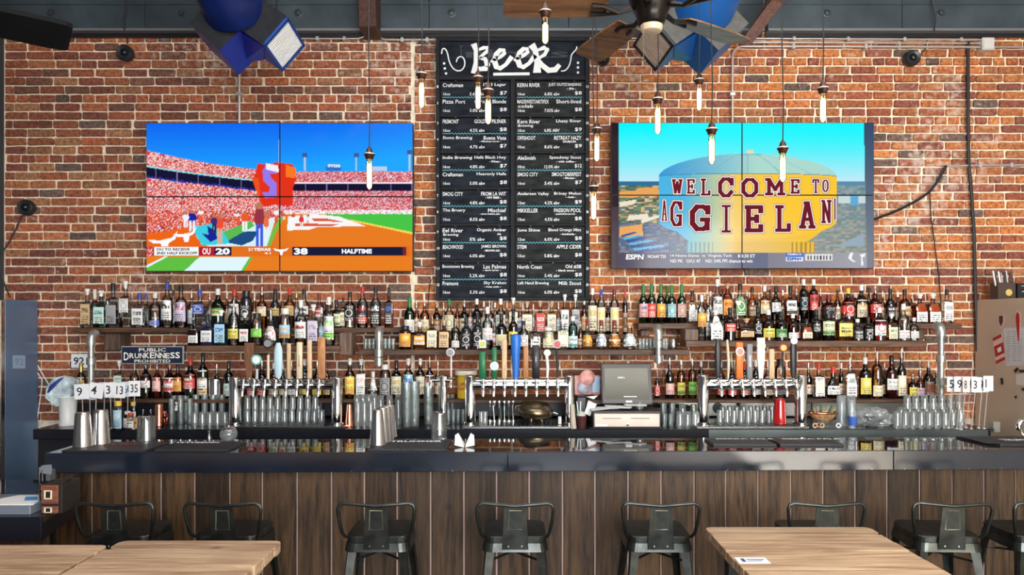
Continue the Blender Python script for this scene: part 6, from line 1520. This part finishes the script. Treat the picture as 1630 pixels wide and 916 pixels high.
# jars/tools left in the middle tower
for i, px in enumerate((780, 787, 795, 803, 810, 817)):
    x = X(px, 5.4); t = thing('bar_spoon', 'slim steel bar tool standing upright, %s inside the middle tower' % nth(i, 6), 'bar tool', (x, 5.4, ZC+.001), 'bar tools inside the middle tower')
    part('shaft', MB().tube([(x, 5.4, zc+.03), (x+random.uniform(-.01, .01), 5.4, zc+.14)], .006, 8), STEEL if i % 2 else CLEARGLASS, t)
    part('head', MB().lathe((x, 5.4, zc+.13), [(0, .007), (.02, .014), (.04, .012), (.045, .004)], 12), STEEL, t)
    part('foot', MB().lathe((x, 5.4, zc), [(0, .015), (.03, .013), (.034, .004)], 12), STEEL, t)
tin(797, 665, 637, 8, 7, 5.6, zc, 'dark green bottle standing behind the bar tools in the middle tower', None, mat('dark_green_cup', (.01, .06, .04), .3), 'green_tumbler', 'tumbler')
# till
D = 5.28
t = thing('till_monitor', 'grey framed touch-screen till monitor right of the middle tower', 'monitor', (X(998, D), D, ZC+.12))
LEAN = .1
def tm(mb): mb.v = [(x, y+(z-(ZC+.2))*.25, z) for x, y, z in mb.v]; return mb
part('casing', tm(MB().rbox(X(958.5, D), X(1039, D), D, D+.05, Z(643, D), Z(580, D), .006)), mat('casing_grey', (.075, .07, .07), .4), t)
sc_ = part('screen', tm(MB().rbox(X(963, D), X(1033, D), D-.004, D+.001, Z(636, D), Z(587, D), .0008)), mat('till_screen', (.33, .33, .3), .12, .9, noise=.06, nscale=3), t)
tb = MB(); text_px(tb, 'aloha', 984, 996, 600, 603.5, D-.0055, bold=.01, slant=.2); tb.quad(P(993, 632.5, D-.0055), P(1014, 632.5, D-.0055), P(1014, 631.2, D-.0055), P(993, 631.2, D-.0055)); part('lettering', tm(tb), WHITE, sc_)
part('badge', tm(MB().rbox(X(996, D), X(1006, D), D-.003, D+.001, Z(641, D), Z(638, D), .0008)), WHITE, t)
part('stand', MB().hull([(X(985, D), D+.06, ZC+.19), (X(1012, D), D+.06, ZC+.19), (X(980, D), D+.02, ZC+.125), (X(1018, D), D+.02, ZC+.125), (X(985, D), D+.14, ZC+.125), (X(1012, D), D+.14, ZC+.125)]), BLACK, t)
D = 5.18; cdw = thing('cash_drawer', 'beige steel cash drawer under the till monitor', 'cash drawer', (X(998, D), D, ZC))
CDM = mat('drawer_beige', (.55, .45, .38), .4, .3, noise=.1, nscale=6)
part('body', MB().rbox(X(944, D), X(1052, D), D+.004, D+.42, zc+.004, zc+.122, .003), mat('drawer_black', (.03, .03, .03), .5), cdw)
fp = part('front', MB().rbox(X(946, D), X(1050, D), D-.004, D+.005, zc+.012, zc+.105, .003), CDM, cdw)
for a, b_ in ((959, 989), (1004, 1034)): part('slot', MB().box(X(a, D), X(b_, D), D-.0045, D-.0038, zc+.07, zc+.074), BLACK, fp)
part('lock', MB().lathe((X(999, D), D-.003, zc+.03), [(0, .011), (.004, .011), (.005, .006)], 16, axis='y'), STEEL, fp)
part('label', MB().box(X(948, D), X(967, D), D-.0045, D-.0038, zc+.016, zc+.032), WHITE, fp)
part('foot_rail', MB().rbox(X(938, D), X(1054, D), D-.01, D+.4, zc, zc+.006, .002), BLACK, cdw)
random.seed(5)
for i, (px, w_, r_, lab, y_) in enumerate(((957, 30, .1, 'loose white receipt, left one on the cash drawer', 5.2), (985, 40, -.25, 'long folded papers, middle of the cash drawer top', 5.21), (1012, 34, -.2, 'folded papers on the right of the cash drawer', 5.23), (968, 34, -.05, 'lower sheaf of papers on the cash drawer', 5.24))):
    x = X(px, y_); ww = w_*y_/F/2; z = zc+.124+.012*(i % 3)
    mb = MB(); 
    for q in range(3): mb.hull([(x+a*ww+random.uniform(-.006, .006), y_+b_, z+q*.004+(a+1)*.004+c) for a in (-1, 0, 1) for b_ in (0, .1) for c in (0, .0015)])
    single('paper', mb.tilt(r_*.35, (x, z)), PAPER, lab, 'paper')
single('glass_candle', MB().lathe((X(1018, 5.3), 5.3, zc+.124), [(0, .028), (.05, .03), (.048, .026), (.006, .024)], 18, cap1=False), TUMBLER, 'small glass holder on top of the cash drawer at its right', 'glass')
# pink picture card, printer, pen pots
D = 5.5
t = thing('picture_card', 'upright pink, grey and pale blue picture card left of the till monitor', 'picture', tuple(P(935, 632, D)))
part('card', MB().rbox(X(915, D), X(955, D), D, D+.02, Z(629, D), Z(598, D), .002), mat('picture_pink', (.55, .24, .22), .5, noise=.7, nscale=18), t)
part('pig_head', MB().lathe((X(935, D), D-.002, Z(602, D)), [(0, .06), (.012, .055), (.02, .03)], 18, axis='y'), mat('picture_rose', (.65, .3, .27), .5, noise=.5, nscale=25), t)
for s in (-1, 1): part('ear', MB().hull([P(935+s*3, 598, D), P(935+s*8, 599, D), P(935+s*5, 586, D), P(935+s*5, 594, D+.015), P(935+s*5, 594, D-.01)]), mat('picture_rose', (.65, .3, .27), .5), t)
part('grey_shape', MB().lathe((X(930, D), D-.004, Z(616, D)), [(0, .055), (.006, .05), (.009, .02)], 16, axis='y'), mat('picture_grey', (.35, .34, .42), .5, noise=.5, nscale=20), t)
part('blue_panel', MB().rbox(X(943, D), X(955, D), D-.008, D+.001, Z(625, D), Z(600, D), .001), mat('picture_blue', (.4, .62, .82), .4), t)
D = 5.3
t = thing('receipt_printer', 'black receipt printer with a white slip, left of the till', 'printer', (X(938, D), D, ZC))
part('body', MB().rbox(X(918, D), X(935, D), D+.03, D+.16, zc, zc+.21, .01), BLACK, t)
part('receipt', MB().hull([P(a, b_, D_) for a, b_ in ((937, 638), (950, 644), (939, 663), (930, 658)) for D_ in (D-.02, D-.017)]).hull([P(a, b_, D_) for a, b_ in ((933, 632), (952, 630), (945, 636)) for D_ in (D-.012, D-.01)]), PAPER, t)
t = thing('pen_pot', 'dark red drinks cup holding pens right of the middle tower', 'pot', (X(926, 5.19), 5.19, ZC))
part('pot', MB().lathe((X(926, 5.19), 5.19, zc), [(0, .028), (.09, .036), (.088, .032), (.01, .026)], 20, cap1=False), mat('pot_dark', (.07, .02, .02), .3), t)
part('contents', MB().lathe((X(925, 5.19), 5.19, zc+.07), [(0, .03), (.03, .033), (.05, .015)], 14), mat('cup_grey', (.5, .48, .45), .5), t)
for i, (a, c_) in enumerate(((-.02, GN), (-.005, WH), (.012, WH))): part('pen', MB().tube([(X(922, 5.19)+a*.4, 5.19, zc+.06), (X(920, 5.19)+a*1.6, 5.19, zc+.19)], .004, 6), c_, t)
single('rolled_menu', MB().tube([(X(913, 5.16), 5.16, zc+.001), (X(911, 5.16), 5.18, zc+.17)], [.022, .015], 14), mat('menu_tan', (.5, .42, .34), .6), 'rolled pale menu leaning against the middle tower post', 'menu')
t = thing('cable_tangle', 'black cables and tongs piled left of the right tap tower', 'cables', (X(1075, 5.45), 5.45, ZC)); random.seed(3)
mb = MB()
for k in range(5):
    xx = X(1052+k*6, 5.62); mb.tube([(xx+random.uniform(-.05, .05), 5.63+random.uniform(-.05, .05), zc+.12+random.uniform(-.02, .05)) for q in range(4)], .006, 5)
part('cables', mb, RUBBER, t, kind='stuff'); part('tray', MB().rbox(X(1046, 5.5), X(1106, 5.5), 5.55, 5.7, zc, zc+.11, .008), BLACK, t)
# inside and right of the right tower
tin(1241, 683, 643, 21, 16, 5.26, ZC+.024, 'glossy red upturned shaker tin inside the right tap tower', None, mat('red_enamel', (.5, .012, .015), .12, .3, coat=.6), 'shaker_tin', 'shaker')
t = thing('garnish_tray', 'wooden-rimmed wire basket of copper and green odds right of the right tower', 'basket', (X(1304, 5.25), 5.25, ZC))
xc = X(1313, 5.25)
part('rim', MB().tube([(xc+.1*math.cos(a*PI/10), 5.28+.06*math.sin(a*PI/10), zc+.1) for a in range(21)], .008, 8), COPPER, t)
part('bowl', MB().lathe((xc, 5.28, zc+.04), [(0, .05), (.03, .085), (.058, .095)], 18, dy=.6, cap1=False), mat('wicker', (.4, .22, .1), .5, noise=.5, nscale=40), t)
for a, c_ in ((-.075, COPPER), (-.045, mat('cork_tan', (.6, .42, .28), .6)), (.07, CARD), (-.095, mat('cork_tan', (.6, .42, .28), .6))): part('bottle_stopper', MB().tube([(xc+a, 5.2+.016*math.cos(q*PI/6), zc+.022+.016*math.sin(q*PI/6)) for q in range(13)] if False else [(xc+a+.014*math.cos(q*PI/6), 5.19, zc+.02+.014*math.sin(q*PI/6)) for q in range(13)], .005, 6), c_, t)
for i in range(7): part('garnish_pick', MB().tube([(xc-.05+i*.017, 5.28, zc+.09), (xc-.07+i*.026, 5.27, zc+.135+.01*(i % 3))], .004, 5), (YL, mat('pick_tan', (.6, .45, .3), .6), GN)[i % 3], t)
for k in range(3):
    px = 1339+k*8; nn = 4
    for q in range(nn):
        glasses([(X(px, 5.32), 5.32+.05*(k % 2), zc+q*.035, '%s from the bottom in the %s stack' % (ORD[q], ('left', 'middle', 'right')[k]))], .11, .028, .036, 'down', 'plastic_cup', 'cup', 'clear plastic cup with streaks', 'stacked plastic cups right of the copper basket', PLASTIC_FILM)
t = thing('blue_print_cup', 'clear cup with blue printed pattern beside the plastic bag', 'cup', (X(1357, 5.2), 5.2, ZC))
part('cup', MB().lathe((X(1357, 5.2), 5.2, zc), [(0, .024), (.12, .034), (.118, .031), (.004, .02)], 20, cap1=False), PLASTIC_FILM, t)
part('blue_print', MB().lathe((X(1357, 5.2), 5.2, zc+.02), [(0, .0262), (.03, .029), (.062, .0315)], 16, cap0=False, cap1=False), mat('print_blue', (.04, .12, .5), .5), t)
random.seed(8); x, D = X(1394, 5.3), 5.3
t = thing('plastic_bag', 'crumpled clear plastic bag over black tools on the right counter', 'bag', (x, D, ZC))
bmx = bmesh.new(); bmesh.ops.create_icosphere(bmx, subdivisions=4, radius=1)
from mathutils import noise as mn
for v in bmx.verts:
    n = mn.noise(v.co*2.6)*.35+abs(mn.noise(v.co*6))*.25; p = v.co*(1+n); v.co = Vector((x+p.x*.115, D+p.y*.07, max(zc, zc+.055+p.z*.068)))
bmx.verts.index_update(); mb = MB(); mb.add([v.co[:] for v in bmx.verts], [[v.index for v in f.verts] for f in bmx.faces], 0, False); bmx.free()
part('film', mb, glass('bag_film', (.9, .93, .95), rough=.12, edge=.85, film=.16), t)
part('dark_contents', MB().lathe((x-.01, D, zc), [(0, .05), (.03, .065), (.06, .05), (.075, .02)], 14, dy=.7), BLACK, t)
t = thing('straw_rack', 'low black rack with steel caps under the right number stands', 'rack', (X(1583, 5.05), 5.05, ZC))
part('holder', MB().rbox(X(1576, 5.2), X(1581, 5.2), 5.16, 5.22, zc, zc+.05, .003).rbox(X(1581, 5.2), X(1591, 5.2), 5.19, 5.25, zc-.03, zc+.045, .004), mat('holder_grey', (.4, .38, .34), .4, .3), t)
# chrome faucet and rinser at the right edge
t = thing('bar_faucet', 'chrome goose-neck faucet cut by the right edge', 'faucet', (X(1634, 4.9), 4.9, ZB))
x = X(1630, 4.9)
part('spout', MB().tube([(x-.035, 4.9, Z(685, 4.9)), (x-.038, 4.9, Z(678, 4.9)), (x-.02, 4.9, Z(671, 4.9)), (x+.01, 4.9, Z(669, 4.9)), (x+.04, 4.9, Z(672, 4.9)), (x+.05, 4.9, Z(690, 4.9)), (x+.05, 4.9, ZB-.07)], [.016, .017, .017, .016, .014, .014, .014], 14), CHROME, t)
part('handle', MB().tube([(x-.03, 4.9, Z(680, 4.9)), (x-.028, 4.88, Z(690, 4.9)), (x+.0, 4.87, Z(697, 4.9))], .008, 8), CHROME, t)
part('sink_ledge', MB().box(X(1560, 4.9), 3.6, 4.75, 5.1, ZB-.11, ZB-.08), SSTEEL, t)

# ================================================================ coolers at both ends
BS_ = mat('cooler_blue_steel', (.18, .3, .5), .33, .55, noise=.18, nscale=1.6)
XL = -3.77; t = thing('blue_cooler', 'tall blue-tinted steel cooler at the far left edge', 'cooler', (-3.9, 5.6, 0)); zt_ = 1.965
def PL(px, py, off=0): D_ = XL*F/(px-CX); return Vector((XL+off, D_, Z(py, D_)))
part('side_panel', MB().rbox(XL-.02, XL, 5.5, 5.88, .04, zt_, .003), BS_, t)
part('cabinet', MB().rbox(-4.05, XL-.021, 5.5, 5.88, .02, zt_-.004, .003), mat('cooler_side', (.12, .16, .22), .4, .4), t)
part('door', MB().rbox(-4.05, XL-.012, 5.44, 5.495, .1, zt_-.01, .004), BLACK, t)
part('hinge_strip', MB().rbox(XL-.01, XL+.002, 5.45, 5.498, .1, zt_-.006, .002), STEEL, t)
part('handle', MB().tube([(XL-.05, 5.42, 1.0), (XL-.05, 5.40, 1.1), (XL-.05, 5.40, 1.75), (XL-.05, 5.42, 1.85)], .01, 8), BLACK, t)
part('sticker', MB().hull([PL(a, b_, q) for a, b_ in ((20, 566), (40, 566), (40, 587), (20, 587)) for q in (.001, .002)]), mat('sticker_ghost', (.3, .42, .58), .4), t)
tb = MB(); o_ = PL(23.5, 582, .003); text_box(tb, '92', o_, (PL(36.5, 582, .003)-o_).normalized(), (0, 0, 1), (PL(36.5, 582)-PL(23.5, 582)).length, .055, bold=.01); part('faded_number', tb, mat('ghost_ink', (.2, .3, .45), .5), t)
BG = mat('cooler_beige', (.55, .43, .31), .5, noise=.06, nscale=3)
XR = 3.68; D = 5.3; t = thing('beige_cooler', 'tall beige metal cooler covered with stickers at the right edge', 'cooler', (4.0, 5.4, 0))
ztR = 1.97
def PR_(px, py, off=0): D_ = XR*F/(px-CX); return Vector((XR-off, D_, Z(py, D_)))
part('cabinet', MB().rbox(XR, 4.45, 4.95, 5.88, .02, ztR, .006), BG, t)
part('door', MB().rbox(XR+.01, 4.45, 4.88, 4.945, .1, ztR-.01, .006), BG, t)
def sticker(pts, c_, lab=None, dy=.003):
    mb = MB().hull([PR_(a, b_, q) for a, b_ in pts for q in (dy, dy-.0015)]); return part('sticker', mb, c_, t, lab)
REDm = mat('sticker_red', (.42, .02, .02), .4); PKm = mat('sticker_pink', (.8, .5, .45), .5)
sticker([(1589.5, 502), (1598.5, 502), (1598.5, 514), (1594, 523), (1589.5, 514)], PKm, 'small dark shield sticker with pink edge'); sticker([(1591, 503), (1597.3, 503), (1597.3, 513), (1594, 520), (1591, 513)], mat('sticker_maroon', (.09, .03, .03), .4), None, .0045)
s1 = sticker([(1580, 538), (1595, 531), (1600.5, 574), (1586, 583)], PKm, 'tilted red and white sticker')
sticker([(1581, 538.5), (1594.5, 532), (1595, 537), (1582, 543.5)], REDm, None, .0045); sticker([(1583, 552), (1597.5, 545), (1599.5, 562), (1585.5, 569)], REDm, None, .0045); sticker([(1586, 575), (1600, 568), (1600.5, 573), (1586.5, 580.5)], REDm, None, .0045)
sticker([(1588, 556), (1594, 552), (1595, 559), (1590, 562)], WHITE, None, .006)
sticker([(1597, 523), (1632, 521), (1632, 582), (1602, 583)], mat('notice_paper', (.62, .6, .6), .7), 'pale typed paper notice', .002)
tb = MB()
for k in range(13):
    for q in range(3): 
        a = 1602+q*9+random.uniform(0, 2); ww = random.uniform(4, 7.5); tb.quad(PR_(a, 529+k*3.8, .0037), PR_(a+ww, 529+k*3.8, .0037), PR_(a+ww, 528+k*3.8, .0037), PR_(a, 528+k*3.8, .0037))
part('typed_lines', tb, mat('typed_grey', (.35, .34, .36), .7), t, kind='stuff')
sticker([(1619.5, 494), (1624, 500), (1625, 512), (1623.5, 545), (1621, 545), (1616.5, 512), (1617, 500)], PKm, 'long red tap-shaped magnet'); sticker([(1620.5, 496), (1623.5, 501), (1624, 511), (1622.8, 543), (1621.6, 543), (1617.8, 511), (1618, 502)], REDm, None, .0045)
for pts in ([(1615, 590), (1621, 585), (1623.5, 588), (1618, 594)], [(1624, 589), (1634, 589), (1634, 593), (1624, 593)], [(1594, 602), (1598, 602), (1598.5, 612), (1595, 613)], [(1617, 631), (1620, 630), (1620, 634), (1617, 634.5)], [(1628, 618), (1634, 618), (1634, 622), (1628, 622)]): sticker(pts, BLACK, None, .008)
sticker([(1618, 597), (1634, 594), (1634, 615), (1618, 613)], mat('notice_paper2', (.7, .62, .56), .6), 'small round-cornered cream magnet', .003)
# caddies on the beige cooler
D = 5.62; t = thing('straw_caddy', 'dark caddy of black and white straws on the beige cooler', 'caddy', (XR+.08, D, ztR))
zt_ = ztR+.001
part('box', MB().rbox(XR+.015, X(1617, D), D, D+.1, zt_, Z(450, D), .003), mat('caddy_brown', (.06, .04, .03), .5), t)
part('emblem', MB().lathe((X(1606, D), D, Z(466, D)), [(0, .026), (.004, .024), (.006, .012)], 14, axis='y'), mat('emblem_gold', (.7, .5, .12), .5), t)
for i in range(12):
    a = 1586+i*2.7; part('straw_bundle', MB().tube([(X(a+3, D), D+.03+.01*(i % 3), Z(455, D)), (X(a+(i-6)*.25, D), D+.03+.01*(i % 3), Z(431+(i*7 % 4), D))], .0065, 8), (WHITE, BLACK, BLACK, WHITE, BLACK)[i % 5] if i < 9 else BLACK, t)
t = thing('lettered_box', 'black chalk-lettered box beside the straw caddy at the right edge', 'box', (X(1632, D), D, zt_))
part('box', MB().rbox(X(1620, D), 3.95, D, D+.1, zt_, Z(451, D), .003), BLACK, t)
tb = MB(); tb.box(X(1627, D), X(1634, D), D-.001, D, Z(465, D), Z(464, D)); tb.box(X(1626, D), X(1634, D), D-.001, D, Z(456, D), Z(455, D)); part('chalk_marks', tb, CHALK, t)
# ================================================================ far left: papers, terminal, wooden caddies on the low counter
D = 3.95; zl = .861
t = thing('host_binder', 'grey-blue flat box under the papers at the far left', 'box', (X(20, D), D, zl))
part('box', MB().rbox(-3.3, X(48, 3.6), 3.6, 3.84, zl, zl+.045, .003), mat('binder_grey', (.2, .23, .28), .4, .3), t)
t = thing('menu_sheet', 'white sheet with a blue block on the grey box at far left', 'paper', (X(30, D), D, zl+.056))
zs_ = zl+.0455
part('sheet', MB().poly([(X(-10, 3.61), 3.61, zs_), (X(53, 3.61), 3.61, zs_), (X(61, 3.68), 3.68, zs_), (X(61, 3.8), 3.8, zs_), (X(30, 3.8), 3.8, zs_), (X(-10, 3.7), 3.7, zs_)], (0, 0, .004)), PAPER, t)
part('blue_block', MB().poly([(X(38, 3.68), 3.68, zs_+.004), (X(60, 3.69), 3.69, zs_+.004), (X(60, 3.76), 3.76, zs_+.004), (X(41, 3.76), 3.76, zs_+.004)], (0, 0, .001)), mat('sheet_blue', (.05, .3, .65), .5), t)
WB = wood('caddy_red_wood', (.16, .05, .03), (.32, .11, .06), 'x', scale=10, knots=False)
D = 3.62
t = thing('wooden_crate', 'stack of two small red-brown wooden drawers by the bar end at left', 'crate', (X(79, D), D, zl))
for i, (z0, z1) in enumerate(((zl+.001, zl+.036), (zl+.048, zl+.139))):
    f_ = part('drawer', MB().rbox(X(65.5, D), X(91.5, D), D, D+.15, z0, z1, .003), WB, t)
    zz = (z0+z1)/2
    fr = MB()
    for (a, b_, c, d) in ((71, 82, .016, .022), (71, 82, -.022, -.016), (70.5, 72.8, -.022, .022), (80.5, 82.8, -.022, .022)): fr.rbox(X(a, D), X(b_, D), D-.004, D+.001, zz+c*(.6 if i == 0 else 1), zz+d*(.6 if i == 0 else 1), .0008)
    part('card_frame', fr, mat('pale_frame', (.75, .7, .5), .5), f_)
    part('slot', MB().box(X(73, D), X(80.5, D), D-.001, D+.001, zz-(.009 if i == 0 else .015), zz+(.009 if i == 0 else .015)), BLACK, f_)
part('case', MB().rbox(X(64.5, D), X(97, D), D+.008, D+.165, zl, zl+.142, .002).hull([(X(70, D), D+.02, zl+.142), (X(97, D), D+.02, zl+.142), (X(97, D), D+.15, zl+.172), (X(97, D), D+.02, zl+.165), (X(75, D), D+.15, zl+.142)]), mat('crate_case', (.02, .015, .013), .5), t)
D = 3.68
t = thing('sanitiser_dispenser', 'silver dispenser standing on the small wooden drawers at left', 'dispenser', (X(73, D), D, zl+.145))
part('post', MB().rbox(X(61.5, D), X(63, D), D, D+.01, zl+.001, Z(746, D), .001), STEEL, t)
part('post', MB().rbox(X(66, D), X(68, D), D, D+.012, zl+.144, Z(748, D), .001), STEEL, t)
part('head', MB().hull([P(61, 746, D), P(68, 741, D), P(82, 740, D), P(83, 747, D), P(82, 756, D), P(66, 754, D), P(62, 749, D), P(68, 741, D+.08), P(82, 740, D+.08), P(82, 755, D+.08)]), mat('dispenser_grey', (.35, .38, .42), .3, .6), t)
part('body', MB().rbox(X(70, D), X(77, D), D+.01, D+.06, zl+.144, Z(750, D), .003), mat('dispenser_dark', (.08, .08, .09), .4), t)
for o in list(bpy.data.objects):
    if 'label' in o:
        l = o['label'].split()
        while len(l) > 16 and any(q in l for q in ('the', 'a')):
            l.remove('the' if 'the' in l else 'a')
        o['label'] = ' '.join(l)
    if 'label' in o and not 4 <= len(o['label'].split()) <= 16: print('LABEL', o.name, len(o['label'].split()), o['label'])
